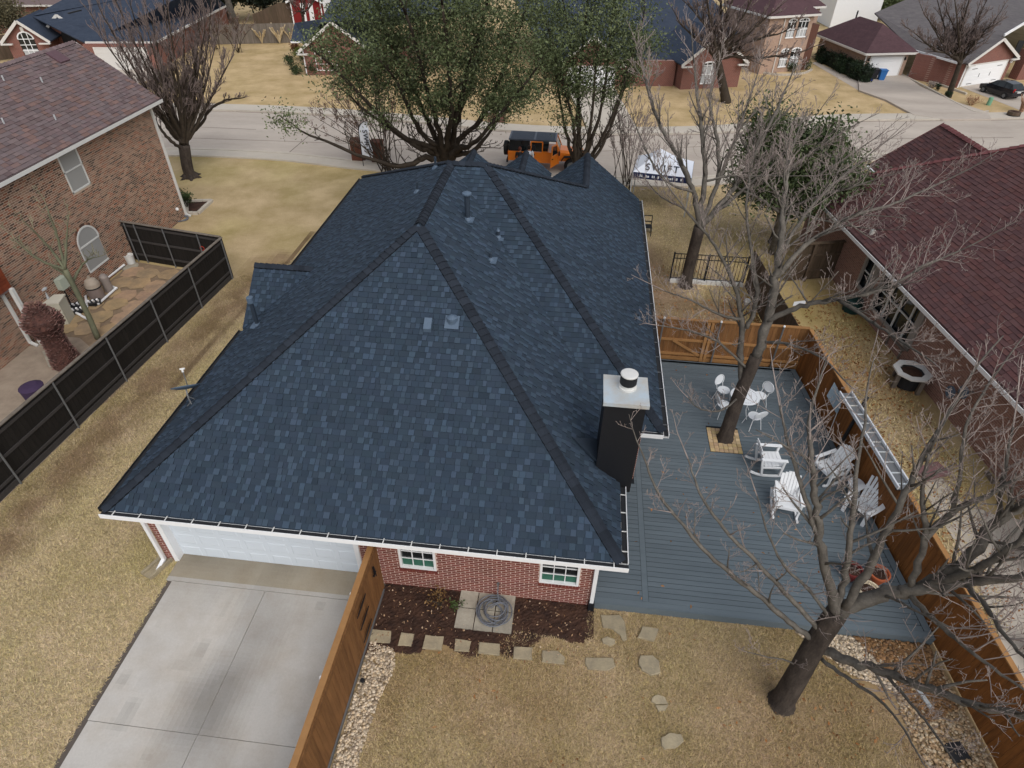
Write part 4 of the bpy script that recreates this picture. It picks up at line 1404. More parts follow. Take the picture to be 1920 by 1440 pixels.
white_t = [(1.35, 1.42, 1.5), (1.15, 1.18, 1.22), (.8, .8, .84), (1.25, 1.2, 1.1), (.62, .6, .58), (1.4, 1.4, 1.4)]
brown_t = [(1.0, .95, .85), (.85, .7, .55), (1.2, 1.2, 1.15), (.62, .54, .46), (1.0, .88, .72)]
pebbles('river_pebbles', 'pale river pebbles in a strip along the drive fence', [(-3.9, 7.0), (-3.3, 6.85), (-3.2, 6.4), (-3.38, 5.6), (-3.42, 4.6), (-3.45, 3.5), (-3.55, 1.0), (-3.9, 1.0)], 3200, .033, white_t, 1)
pebbles('river_pebbles', 'pale river pebbles heaped between deck edge and oak trunk', [(5.9, 8.42), (7.4, 8.42), (8.1, 7.7), (7.8, 7.2), (6.9, 7.5)], 2200, .034, white_t, 2)
pebbles('river_pebbles', 'brown river pebbles along the foot of the right fence', [(7.3, 8.42), (8.95, 8.42), (9.25, 5.5), (9.5, 2.8), (8.2, 2.8), (8.0, 5.0), (7.7, 6.9), (7.9, 7.4)], 5200, .036, brown_t, 3)
pebbles('mulch_leaves', 'brown leaves and bark lying on the stones by the deck corner', [(7.2, 8.42), (8.9, 8.42), (8.95, 7.0), (8.2, 6.6), (7.8, 7.6)], 1500, .04, [(.5, .34, .2), (.62, .42, .26), (.4, .28, .2)], 4, .03, 'leaves', .3)
b = MB(); b.bar(at(1716, 1292) + V3(0, 0, .07), at(1743, 1331) + V3(0, 0, .07), .09, .05)
tag(b.build('metal_channel', M_galv), 'short bright metal channel dropped on the stones by the right fence', 'metal scrap')
p = at(1800, 1415)
b = MB(); b.obox(p + V3(-.22, -.2, .02), (.4, .1, 0), (-.1, .35, 0), (0, 0, .03)); b.obox(p + V3(-.19, -.16, .05), (.34, .08, 0), (-.08, .28, 0), (0, 0, .012))
tag(b.build('drain_grate', M_dark), 'dark square drain cover among the brown stones', 'drain cover')
b = MB(); b.lathe(at(680, 1278) + V3(0, 0, .03), [(.05, 0), (.05, .05), (.035, .05), (.03, .03)], 10)
tag(b.build('drain_pipe', M_dark), 'small black drain pipe end in the pale pebble strip', 'drain pipe')
p = at(772, 1094)
b = MB(); b.lathe(p, [(.06, 0), (.08, .05), (.05, .11), (.01, .12)], 8)
tag(b.build('valve_cap', mat('red_plastic', rgb(150, 36, 34), rough=.5)), 'small red valve cap at the foot of the brick wall', 'valve')
sp = thing('splash_block', 'concrete splash block under the downpipe at the garage corner', 'splash block', at(312, 1060))
b = MB(); q = at(318, 1046); e = V3(-.25, -.62, 0); s_ = V3(.33, -.12, 0)
b.obox(q - s_ * .5 + V3(0, 0, .0), e, s_, (0, 0, .04)); b.obox(q - s_ * .5 + V3(0, 0, .04), e, s_ * .2, (0, 0, .08)); b.obox(q + s_ * .3 + V3(0, 0, .04), e, s_ * .2, (0, 0, .08)); b.build('trough', M_stone, sp)

# ------------------------------------------------------------------ furniture on the deck
def rocking_chair():
    """upright armchair on rockers, origin on the floor, sitter faces -Y"""
    r = thing('rocking_chair', 'white slatted rocking chair', 'chair', (0, 0, 0), 'white garden chairs on the deck')
    sw = .56
    for i in range(5):                                     # seat slats
        MB().obox((-sw / 2, -.30 + i * .105, .41 - i * .012), (sw, 0, 0), (0, .097, -.01), (0, 0, .022)).build('seat_slat', M_plastic, r)
    MB().obox((-sw / 2, -.315, .33), (sw, 0, 0), (0, .025, 0), (0, 0, .09)).build('apron', M_plastic, r)
    for i in range(6):                                     # back slats, the middle ones longer
        x = -.25 + i * .085
        h = .66 - abs(i - 2.5) * .035
        MB().obox((x, .20, .40), (.075, 0, 0), (0, .27 * h / .7, h), (0, .022, -.006)).build('back_slat', M_plastic, r)
    for z in (.12, .42):
        MB().obox((-.27, .225 + z * .385, .40 + z), (.54, 0, 0), (0, .03, .0), (0, .02, .06)).build('back_rail', M_plastic, r)
    for s in (-1, 1):
        x = s * .31
        MB().bar((x, -.27, .06), (x, -.29, .62), .055, .06, (0, 1, 0)).build('leg', M_plastic, r)
        MB().bar((x, .24, .05), (x, .36, .66), .055, .06, (0, 1, 0)).build('leg', M_plastic, r)
        MB().obox((x - .05, -.36, .62), (.10, 0, 0), (0, .74, .03), (0, 0, .028)).build('arm', M_plastic, r)
        MB().bar((x, -.28, .36), (x, .27, .34), .04, .05, (0, 0, 1)).build('side_rail', M_plastic, r)
        P = [(x, -.46, .09), (x, -.28, .04), (x, -.05, .02), (x, .2, .03), (x, .42, .09), (x, .58, .17)]
        b = MB(); c = curve_pts(P, 3)
        for k in range(len(c) - 1):
            b.bar(c[k], c[k + 1], .05, .055)
        b.build('rocker', M_plastic, r)
    return r


rk = rocking_chair()
pl = []
for (u, v), rot in [((1437, 878), math.radians(90 + 4)), ((1468, 955), math.radians(-8)), ((1550, 893), math.radians(-62))]:
    p = at(u, v, DZ); pl.append((p[0], p[1], DZ, rot))
copies_of(rk, pl, ['white rocking chair turned sideways, nearest to the ring of pavers', 'white rocking chair facing the viewer, middle of the three rockers', 'white rocking chair with its back to the brown fence beside the silver plank'])

ad = thing('garden_chair', 'white fan-backed garden chair beside the little white stool', 'chair', (0, 0, 0), 'white garden chairs on the deck')
for i in range(5):
    MB().obox((-.27, -.34 + i * .115, .36 - i * .03), (.54, 0, 0), (0, .105, -.026), (0, 0, .022)).build('seat_slat', M_plastic, ad)
for i in range(7):
    f = (i - 3) / 3; h = .72 * (1 - .12 * f * f)
    MB().obox((f * .23 - .036, .22, .24), (.072, 0, 0), (f * .11, .34, h), (0, .02, -.008)).build('back_slat', M_plastic, ad)
MB().obox((-.34, .40, .56), (.68, 0, 0), (0, .03, 0), (0, .02, .07)).build('back_rail', M_plastic, ad)
for s in (-1, 1):
    MB().bar((s * .30, -.34, 0), (s * .30, -.33, .52), .09, .05, (0, 1, 0)).build('leg', M_plastic, ad)
    MB().bar((s * .29, -.36, .33), (s * .27, .52, .03), .03, .10).build('leg', M_plastic, ad)
    c = [(s * .33, -.42, .54), (s * .36, -.2, .55), (s * .37, .1, .56), (s * .35, .40, .57)]
    b = MB()
    for k in range(3):
        b.bar(c[k], c[k + 1], .13, .03)
    b.build('arm', M_plastic, ad)
p = at(1612, 962, DZ); ad.location = (p[0], p[1], DZ); ad.rotation_euler = (0, 0, math.radians(-52))

st = thing('stool', 'small round white stool standing by the brown fence', 'stool', at(1598, 925, DZ))
p = at(1596, 925, DZ)
b = MB(); b.lathe(p, [(.20, .38), (.22, .40), (.22, .43), (.19, .45), (.02, .455)], 20); b.build('top', M_plastic, st)
for a in (0.6, 2.2, 3.8, 5.3):
    MB().tube([p + V3(.22 * math.cos(a), .22 * math.sin(a), 0), p + V3(.15 * math.cos(a), .15 * math.sin(a), .39)], .02, 6).build('leg', M_plastic, st)
b = MB(); b.lathe(p, [(.13, .17), (.15, .18), (.13, .19)], 12); b.build('shelf', M_plastic, st)

# cafe set
tb = thing('cafe_table', 'round white pierced metal table behind the tree on the deck', 'table', at(1396, 742, DZ))
p = at(1397, 742, DZ + .72); p[2] = DZ; TBL = p
b = MB(); b.lathe(p, [(.44, .70), (.45, .705), (.45, .72), (.43, .725), (.01, .725)], 32); tt = b.build('table_top', M_wmetal, tb)
for k in range(34):                                        # pierced border
    a = k * 2 * math.pi / 34
    MB().lathe(p + V3(.36 * math.cos(a), .36 * math.sin(a), .7255), [(.014, 0), (.014, .002)], 6).build('piercing', M_steel, tt)
for a in (.5, 2.07, 3.64, 5.2):
    MB().tube(curve_pts([p + V3(.36 * math.cos(a), .36 * math.sin(a), 0), p + V3(.2 * math.cos(a), .2 * math.sin(a), .35), p + V3(.3 * math.cos(a), .3 * math.sin(a), .70)], 4), .012, 5).build('leg', M_wmetal, tb)


def cafe_chair():
    r = thing('cafe_chair', 'white round-backed metal chair', 'chair', (0, 0, 0), 'metal chairs round the cafe table')
    b = MB(); b.lathe((0, 0, .44), [(.19, 0), (.205, .008), (.20, .018), (.02, .012)], 20); b.build('seat', M_wmetal, r)
    b = MB(); P = []; n = 20
    for k in range(n):
        a = 2 * math.pi * k / n; P.append((.20 * math.cos(a), .22 - .10 * (1 - abs(math.cos(a))) * 0 + .07 * (math.sin(a) + 1) * .6, .70 + .15 * math.sin(a)))
    b.prism(P, (0, .012, -.003)); b.build('back_panel', M_wmetal, r)
    b = MB(); c = [(.22 * math.cos(a), .20 + .10 * (math.sin(a) + 1) * .5, .70 + .17 * math.sin(a)) for a in np.linspace(-.9, math.pi + .9, 16)]
    b.tube(np.array(c), .011, 5); b.tube([(.14, .17, .44), c[0]], .011, 5); b.tube([(-.14, .17, .44), c[-1]], .011, 5); b.build('back_hoop', M_wmetal, r)
    for sx in (-1, 1):
        for sy in (-1, 1):
            MB().tube([(sx * .13, sy * .13, .44), (sx * .21, sy * .21, 0)], .011, 5).build('leg', M_wmetal, r)
    return r


chairs = []
for (dx, dy, rot) in [(-.52, .55, 40), (.62, .42, -58), (.26, -.62, 200), (-.62, -.18, 105)]:
    chairs.append((TBL[0] + dx, TBL[1] + dy, DZ, math.radians(rot)))
copies_of(cafe_chair(), chairs, ['white metal chair on the gate side of the cafe table', 'white metal chair on the fence side of the cafe table', 'white metal chair on the near side of the cafe table, right of the trunk', 'white metal chair on the house side of the cafe table, left of the trunk'])

# plant pots by the oak
for name_, lb, (u, v), r_, h_, m_ in [('plant_pot', 'terracotta pot with dead stems, nearest to the brown fence', (1640, 1088), .24, .34, mat('terracotta', rgb(176, 96, 62), var=.15, var_scale=8, rough=.85)),
                                    ('plant_pot', 'cream rimmed pot with dead stems, nearest to the deck edge', (1622, 1118), .25, .30, mat('cream_glaze', rgb(220, 206, 176), var=.08, rough=.5)),
                                    ('plant_pot', 'dark red glazed pot half hidden by the oak limbs', (1590, 1082), .23, .36, mat('oxblood_glaze', rgb(104, 42, 40), var=.15, rough=.4))]:
    p = at(u, v, DZ)
    t = thing(name_, lb, 'plant pot', p, 'plant pots on the deck')
    b = MB(); b.lathe(p, [(r_ * .62, 0), (r_ * .95, h_ * .85), (r_ * 1.06, h_ * .86), (r_ * 1.06, h_), (r_ * .9, h_), (r_ * .86, h_ - .05)], 22); b.build('pot', m_, t)
    b = MB(); b.lathe(p + V3(0, 0, h_ - .06), [(r_ * .88, 0), (r_ * .6, .02), (.01, .03)], 16); b.build('soil', M_soil, t)
    b = MB(); g = np.random.default_rng(int(u))
    for k in range(16):
        a = g.uniform(0, 6.28); q = p + V3(r_ * .5 * math.cos(a), r_ * .5 * math.sin(a), h_ - .05)
        b.tube(curve_pts([q, q + V3(*(g.normal(0, .07, 2)), .09), q + V3(*(g.normal(0, .14, 2)), .16)], 3), .004, 3)
    b.build('dead_stems', M_twig, t)

# silver plank on the fence, with the hanging panel and the dark pole
pk = thing('aluminium_plank', 'long shiny aluminium trough with raised rims lying along the brown fence top', 'plank', (8.5, 13.3, 1.9))
a0, a1 = at(1584, 738, 2.02), at(1696, 918, 2.02)
d = a1 - a0; s_ = unit(np.cross(d, V3(0, 0, 1))) * .17
b = MB(); b.obox(a0 - s_, d, s_ * 2, (0, 0, .02)); b.build('bed', M_steel, pk)
for k in (-1, 1):
    b = MB(); b.obox(a0 + s_ * k - s_ * .12, d, s_ * .24, (0, 0, .10)); b.build('rim', mat('bright_aluminium', (.75, .77, .8), var=.05, rough=.3, metal=.4), pk)
for k in range(10):
    b = MB(); b.obox(a0 - s_ * .87 + d * (k + .5) / 10, unit(d) * .03, s_ * 1.74, (0, 0, .04)); b.build('rib', M_galv, pk)
for t in (.02, .5, .97):
    b = MB(); q = a0 + d * t - V3(0, 0, .1); b.obox(q - s_ * .9, unit(d) * .05, s_ * 1.8, (0, 0, .1)); b.build('bracket', M_dark, pk)
b = MB(); b.obox(a0 - s_ * 1.0 - V3(0, 0, .16), d, s_ * .12, (0, 0, .18)); b.build('skirt', M_dark, pk)
p = at(1566, 850, DZ)
b = MB(); b.tube([p, p + V3(.25, .2, 2.1)], .05, 8); tag(b.build('pole', M_dark), 'thick dark pole leaning against the brown fence behind a rocking chair', 'pole')
pn = thing('hanging_sheet', 'pale grey square panel on a thin bent rod in front of the brown fence', 'panel', at(1568, 800, DZ))
c0 = [at(1564, 717, 1.75), at(1581, 752, 1.45), at(1569, 777, 1.05), at(1550, 742, 1.3)]
n_ = unit(np.cross(c0[1] - c0[0], c0[3] - c0[0]))
b = MB(); b.prism(c0, n_ * .02); b.build('sheet', mat('pale_blue_grey_sheet', rgb(150, 166, 176), rgb(132, 148, 160), mix_scale=3, var=.1, rough=.5), pn)
b = MB(); b.tube(curve_pts([at(1569, 775, 1.1), at(1556, 808, .6), at(1551, 819, .45), at(1539, 819, .42), at(1536, 826, DZ)], 3), .012, 6); b.build('rod', M_offwhite, pn)

# ------------------------------------------------------------------ left neighbour: two-storey brick house
M_lbrick = mat('mottled_brick', rgb(138, 110, 94), None, var=.2, var_scale=30, rough=.92, spec=.15)
M_lmortar = mat('tan_mortar', rgb(186, 168, 150), None, var=.12, var_scale=20, rough=.95)
M_lroof = mat('brown_shingle', rgb(110, 97, 97), None, var=.2, var_scale=60, rough=.95, spec=.12)
M_screen = mat('grey_window_screen', rgb(150, 150, 148), None, var=.05, var_scale=4, rough=.5)
lh = thing('brick_house', 'tall mottled brown brick house with brown shingle roof beside the dark fence', 'house', (-24, 22, 0))
WX = -19.6
LW = 17.0                                     # wall runs from Y=10.9 to 27.9
wy0 = 27.9 - LW
wh = [(23.55 - wy0, .62, 24.95 - wy0, 2.55), (18.95 - wy0, 3.7, 19.9 - wy0, 5.3)]
a_ = atX(115, 283, WX); b__ = atX(152, 328, WX)
wh[1] = (min(a_[1], b__[1]) - wy0 - .35, 3.75, max(a_[1], b__[1]) - wy0 + .3, 5.32)
q1, q2, q3 = atX(143, 455, WX), atX(168, 508, WX), atX(203, 484, WX)
wy_a, wy_b = q2[1], q3[1]
wh[0] = (wy_a - wy0, min(q2[2], q3[2]), wy_b - wy0, atX(165, 425, WX)[2] - .5)
b = MB(); wall_backing(b, (WX, wy0, 0), (0, 1, 0), LW, 5.33, (1, 0, 0), .2, wh)
b.box(-28, 27.7, 0, WX - .2, 27.9, 5.33)
b.prism([(-26, 27.85, 5.33), (WX, 27.85, 5.33), (-22.4, 27.85, 7.4)], (0, .05, 0))
lw = b.build('wall', M_lmortar, lh)


def pal_mix(g):
    c = g.choices([(1, 1, 1), (1.0, .72, .62), (.36, .36, .38), (1.25, 1.25, 1.2), (.70, .64, .62), (1.1, .72, .6)], [4, 2.2, 2.8, 3, 2.2, 1.2])[0]
    k = g.uniform(.8, 1.15)
    return tuple(k * x for x in c)


emit_pieces(brick_pieces((WX, wy0, 0), (0, 1, 0), LW, 5.33, (1, 0, 0), pal_mix, [(h[0] - .02, h[1] - .02, h[2] + .02, h[3] + .02 + (.3 if i == 0 else 0)) for i, h in enumerate(wh)], seed=11), 'brick', 'bricks', M_lbrick, lw, 300)
# arched window filled by a screen, soldier course round its arch
h = wh[0]; W_ = h[2] - h[0]; yc = wy0 + (h[0] + h[2]) / 2; zt = h[3]
P = [(WX + .003, wy0 + h[0] + .03, h[1] + .03), (WX + .003, wy0 + h[2] - .03, h[1] + .03)] + [(WX + .003, yc + (W_ / 2 - .03) * math.cos(a), zt + (W_ / 2 - .03) * math.sin(a)) for a in np.linspace(0, math.pi, 13)]
b = MB(); b.prism(P, (.012, 0, 0)); aw = b.build('window', M_screen, lh)
b = MB()
O = [(WX + .01, wy0 + h[0], h[1]), (WX + .01, wy0 + h[2], h[1])] + [(WX + .01, yc + W_ / 2 * math.cos(a), zt + W_ / 2 * math.sin(a)) for a in np.linspace(0, math.pi, 13)]
for i in range(len(O)):
    b.bar(O[i], O[(i + 1) % len(O)], .06, .07)
b.bar((WX + .012, wy0 + h[0], zt - .05), (WX + .012, wy0 + h[2], zt - .05), .05, .06)
b.build('frame', M_offwhite, aw)
for k in range(21):
    a = math.pi * (k + .5) / 21; c, s = math.cos(a), math.sin(a); r0 = W_ / 2 + .01; r1 = r0 + .13
    da = math.pi / 21 * .43
    b = MB(); b.prism([(WX, yc + r * math.cos(t), zt + r * math.sin(t)) for r, t in ((r0, a - da), (r1, a - da), (r1, a + da), (r0, a + da))], (.018, 0, 0), pal_mix(random))
    b.build('arch_brick', M_lbrick, lw)
h = wh[1]
b = MB(); b.obox((WX - .05, wy0 + h[0], h[1]), (0, h[2] - h[0], 0), (0, 0, h[3] - h[1]), (.04, 0, 0)); uw = b.build('window', M_screen, lh)
b = MB()
for (x, z, dy, dz) in [(h[0], h[1], h[2] - h[0], .06), (h[0], h[1], .06, h[3] - h[1]), (h[2] - .06, h[1], .06, h[3] - h[1]), (h[0], (h[1] + h[3]) / 2, h[2] - h[0], .05)]:
    b.obox((WX - .012, wy0 + x, z), (0, dy, 0), (0, 0, dz), (.03, 0, 0))
b.build('frame', M_offwhite, uw)
# roof
EX, EZ, RX_, RZ = -19.25, 5.5, -22.45, 7.72
rp = [V3(EX, 28.35, EZ), V3(RX_, 28.4, RZ), V3(RX_, 10, RZ), V3(EX, 10, EZ)]
b = MB(); b.prism(rp, (0, 0, -.06)); b.prism([V3(RX_ - 3.2, 28.4, EZ), V3(RX_, 28.4, RZ), V3(RX_, 10, RZ), V3(RX_ - 3.2, 10, EZ)], (0, 0, -.06))
lr = b.build('roof', M_lroof, lh)


def pal_lroof(g, light):
    c = g.choices([(1, 1, 1), (1.08, .95, .89), (.92, .94, .97), (1.14, .96, .86), (.86, .82, .83), (.97, .92, .95)], [4, 2, 3, 1, 1.5, 2])[0]
    k = g.uniform(.85, 1.12)
    return tuple(k * x for x in c)


emit_pieces(shingle_plane([p + V3(0, 0, .002) for p in rp], (0, 1, 0), pal_lroof, expo=.16, wmin=.2, wmax=.42, seed=21), 'shingle', 'shingles', M_lroof, lr, 300, side=.5)  # tab edges carry a painted shadow line here too
cap_row((RX_, 28.3, RZ), (RX_, 14, RZ), .7, lr, M_lroof, step=.2)
b = MB(); b.obox((EX + .002, 10, EZ - .13), (0, 18.3, 0), (.11, 0, 0), (0, 0, .02)); b.obox((EX + .112, 10, EZ - .13), (0, 18.3, 0), (.018, 0, 0), (0, 0, .13)); b.build('gutter', M_offwhite, lh)
b = MB(); b.obox((WX + .002, 10, 5.33), (0, 18.2, 0), (.34, 0, 0), (0, 0, .03)); b.build('soffit', M_offwhite, lh)
b = MB(); b.bar((EX - .1, 28.36, EZ - .1), (RX_, 28.42, RZ - .1), .03, .16); b.build('verge_board', M_offwhite, lh)
b = MB(); b.bar((WX + .05, 27.86, 5.3), (WX + .05, 27.86, .1), .09, .09, (0, 1, 0)); b.bar((WX + .05, 27.84, .14), (WX + .3, 27.8, .05), .09, .08); b.build('downpipe', M_offwhite, lh)
b = MB(); p0, p1 = atX(20, 575, WX + .06), atX(66, 640, WX + .06)
b.bar((WX + .06, p1[1] - .2, 3.0), (WX + .06, p1[1] - .2, .1), .09, .09, (0, 1, 0)); b.bar((WX + .06, p1[1] - .2, .14), (WX + .35, p1[1] - .25, .05), .09, .08); b.build('downpipe', M_offwhite, lh)
p = on_plane(108, 108, V3(.69, 0, 1), rp[0])
b = MB(); b.obox(p + V3(-.25, -.3, .1), (.5, 0, -.345), (0, .6, 0), (.05, 0, .14)); b.build('ridge_vent', mat('maroon_metal', rgb(92, 70, 76), rough=.5), lr)
for (u, v) in [(8, 152), (80, 155), (105, 225), (8, 232)]:
    p = on_plane(u, v, V3(.69, 0, 1), rp[0])
    b = MB(); b.obox(p + V3(-.09, -.09, .03), (.18, 0, -.124), (0, .18, 0), (0, 0, .015)); b.lathe(p, [(.03, 0), (.03, .2)], 8); b.build('vent_pipe', M_greyblind, lr)
b = MB(); q = atX(330, 392, WX); b.lathe((WX + .06, q[1], q[2]), [(.06, -.06), (.08, 0), (.05, .07)], 10); b.build('outdoor_lamp', M_white, lh)
# patio roof of red cedar at the near end
M_redcedar = mat('red_cedar', rgb(128, 62, 36), rgb(104, 48, 30), mix_scale=2, var=.3, var_scale=5, stretch=(5, 5, .6), rough=.7, rnd=.1)
pr = thing('patio_roof', 'red cedar patio roof with shingles at the corner of the mottled brick house', 'patio roof', (-19.5, 15.5, 2.6))
e = atX(40, 540, -18.9)
for i in range(7):
    MB().obox((-19.3 - .0 * i, e[1] - .0, 2.45 + i * .12 - .1), (.0, -4.5, 0), (.03, 0, 0), (0, 0, .11)).build('fascia_board', M_redcedar, pr)
b = MB(); b.box(-19.5, e[1] - 4.5, 2.3, -19.27, e[1], 2.36); b.prism([(-19.27, e[1], 3.2), (-19.27, e[1] - 4.5, 3.2), (-20.6, e[1] - 4.5, 3.9), (-20.6, e[1], 3.9)], (0, 0, .05)); b.build('roof', M_lroof, pr)
b = MB(); b.box(-19.3, e[1] - .14, 0, -19.16, e[1] - .02, 2.36); b.build('post', M_offwhite, pr)

# the neighbour's yard: flagstones, pool plant, tree, palm stump
b = MB(); b.poly([(-19.55, 14, .008), (-14.9, 14, .008), (-14.6, 22.3, .008), (-19.5, 23.1, .008)]); yard = b.build('patio_base', mat('yard_sand', rgb(140, 120, 98), rgb(116, 100, 84), mix_scale=2, var=.25, var_scale=14), None, kind='structure')
b = MB(); b.poly([(-24, 4, .014), (-15.6, 4, .014), (-15.0, 13.6, .014), (-16.4, 16.2, .014), (-18.1, 17.3, .014), (-24, 17.5, .014)]); b.build('patio', mat('exposed_aggregate', rgb(158, 144, 128), rgb(140, 126, 112), mix_scale=2, var=.3, var_scale=60, bump=.3, bump_scale=90), None, kind='structure')
g = random.Random(4)
for r in range(6):
    for c in range(5):
        x = -19.0 + c * .84 + g.uniform(-.1, .1); y = 17.9 + r * .84 + g.uniform(-.1, .1)
        if x > -15.3 - (y - 17) * .0 and False:
            continue
        a0 = g.uniform(0, 6); n_ = 7
        pts = [(x + (.50 + g.uniform(-.07, .05)) * math.cos(a0 + k * 6.283 / n_), y + (.50 + g.uniform(-.07, .05)) * math.sin(a0 + k * 6.283 / n_), .02 + .004 * ((r + c) % 4)) for k in range(n_)]
        k_ = g.uniform(.92, 1.08)
        b = MB(); b.prism(pts, (0, 0, .01), (k_, k_ * g.uniform(.93, 1.02), k_ * g.uniform(.85, 1.0))); b.build('flagstone', mat('sandstone_flag', rgb(172, 146, 116), rgb(142, 124, 104), mix_scale=1.6, var=.25, var_scale=9, bump=.3), yard)

M_pvc = M_white
pf = thing('pool_filter', 'tall grey domed pool filter under the arched window', 'pool filter', at(178, 558))
p = at(178, 560); p[0] = max(p[0], -19.1)
b = MB(); b.lathe(p, [(.26, 0), (.28, .1), (.28, .55)], 18); b.build('tank', mat('taupe_plastic', rgb(128, 114, 108), var=.08, rough=.5), pf)
b = MB(); b.lathe(p, [(.29, .55), (.29, .6)], 18); b.build('clamp_band', M_dark, pf)
b = MB(); b.lathe(p, [(.28, .6), (.27, .75), (.2, .9), (.06, .97), (.05, 1.05)], 18); b.build('dome', mat('beige_plastic', rgb(162, 150, 136), var=.08, rough=.5), pf)
b = MB(); b.lathe(p + V3(.1, .6, 0), [(.18, 0), (.17, .7), (.1, .8)], 14); tag(b.build('chlorinator', mat('grey_plastic', rgb(140, 130, 124), var=.08, rough=.5)), 'slim grey canister standing just behind the domed pool filter', 'canister')
pp = thing('pool_pipes', 'white plastic pipes and two pumps of the pool plant on the flagstones', 'pipework', at(165, 585))
z = .12
for path in [[(232, 497), (190, 530), (218, 540), (184, 570)], [(150, 590), (134, 582), (146, 566)], [(190, 545), (160, 552), (163, 575)], [(168, 600), (152, 592)]]:
    b = MB(); P = [at(u, v, z) for u, v in path]
    for i in range(len(P) - 1):
        b.tube([P[i], P[i + 1]], .045, 8)
        b.blob(P[i], .055, sub=1, rough=0)
    b.build('pipe', M_pvc, pp)
for u, v in [(180, 573), (150, 588), (143, 580)]:
    q = at(u, v); b = MB(); b.tube([q + V3(-.16, -.1, .17), q + V3(.2, .12, .17)], .12, 12); b.box(q[0] - .2, q[1] - .12, 0, q[0] + .1, q[1] + .1, .08); b.build('pump', M_dark, pp)
    for k in range(3):
        b = MB(); b.tube([q + V3(-.1 + k * .13, -.06 + k * .08, .1), q + V3(-.06 + k * .13, -.2 + k * .08, .34)], .04, 8); b.build('valve', M_pvc, pp)
hb = thing('pool_heater', 'cream metal pool heater cabinet beside the palm stump', 'heater', at(122, 600))
p = at(122, 605)
b = MB(); b.obox(p + V3(-.35, -.3, 0), (.62, .18, 0), (-.16, .58, 0), (0, 0, .95)); b.build('cabinet', mat('cream_enamel', rgb(186, 182, 166), var=.06, rough=.5), hb)
b = MB(); b.obox(p + V3(-.38, -.33, .95), (.68, .2, 0), (-.18, .64, 0), (0, 0, .05)); b.obox(p + V3(-.36, -.31, .55), (.64, .185, 0), (.003, -.01, 0), (0, 0, .06)); b.build('lid', mat('cream_enamel2', rgb(200, 196, 182), var=.06, rough=.5), hb)
b = MB(); b.tube([p + V3(-.3, .1, 1.0), p + V3(-.36, .14, 1.35)], .07, 10); b.lathe(p + V3(-.36, .14, 1.35), [(.05, 0), (.16, .02), (.16, .07), (.06, .12)], 12); b.build('flue', M_greyblind, hb)
eb = thing('meter_box', 'pale green electrical box on the mottled brick wall', 'electrical box', atX(113, 524, WX))
p = atX(113, 535, WX)
b = MB(); b.box(WX + .012, p[1] - .2, p[2] - .1, WX + .25, p[1] + .22, p[2] + .34); b.build('case', mat('pale_green_metal', rgb(170, 178, 164), var=.06, rough=.5), eb)
b = MB(); b.tube([(WX + .1, p[1] - .05, p[2] - .1), (WX + .1, p[1] - .05, .2)], .025, 6); b.tube(curve_pts([(WX + .12, p[1] + .1, p[2] - .1), (WX + .3, p[1] + .15, p[2] - .7), (WX + .25, p[1], .3)]), .014, 5); b.build('conduit', M_dark, eb)
bk = thing('bucket', 'white plastic bucket on a round stone at the fence corner', 'bucket', at(247, 492))
p = at(247, 494); b = MB(); b.lathe(p, [(.16, .02), (.19, .40), (.20, .40), (.20, .43), (.17, .43), (.16, .38)], 16); b.build('pail', M_offwhite, bk)
b = MB(); b.lathe(at(243, 500), [(.36, 0), (.37, .025), (.33, .03)], 20); tag(b.build('round_stone', M_paver), 'round flat stone slab under the white bucket', 'stone')
bin_ = thing('rubbish_bin', 'black wheeled rubbish bin under the red patio roof', 'bin', at(22, 650))
p = at(24, 655); b = MB(); b.lathe(p, [(.30, 0), (.38, .95), (.40, .95), (.40, 1.0)], 12); b.build('body', M_black, bin_)
b = MB(); b.lathe(p, [(.41, 1.0), (.41, 1.04), (.3, 1.1), (.05, 1.12)], 12); b.build('lid', M_black, bin_)
gs = thing('garden_stool', 'small dark metal side table by the palm stump', 'side table', at(80, 640))
p = at(76, 640); b = MB(); b.lathe(p + V3(0, 0, .42), [(.2, 0), (.21, .02), (.02, .03)], 14); b.build('top', M_dark, gs)
for a in (0, 2.1, 4.2):
    MB().tube([p + V3(.1 * math.cos(a), .1 * math.sin(a), .42), p + V3(.2 * math.cos(a), .2 * math.sin(a), 0)], .012, 5).build('leg', M_dark, gs)
b = MB(); b.lathe(at(74, 752), [(.3, 0), (.34, .5), (.36, .62), (.2, .70)], 14); tag(b.build('cushion_seat', mat('purple_fabric', rgb(62, 48, 74), rough=.9)), 'purple padded seat peeping over the dark fence', 'seat')
slab('paver', 'lone square paver in front of the palm stump', [(80, 660), (100, 655), (118, 680), (92, 690)], M_paver, .05, 'paver', seed=50)
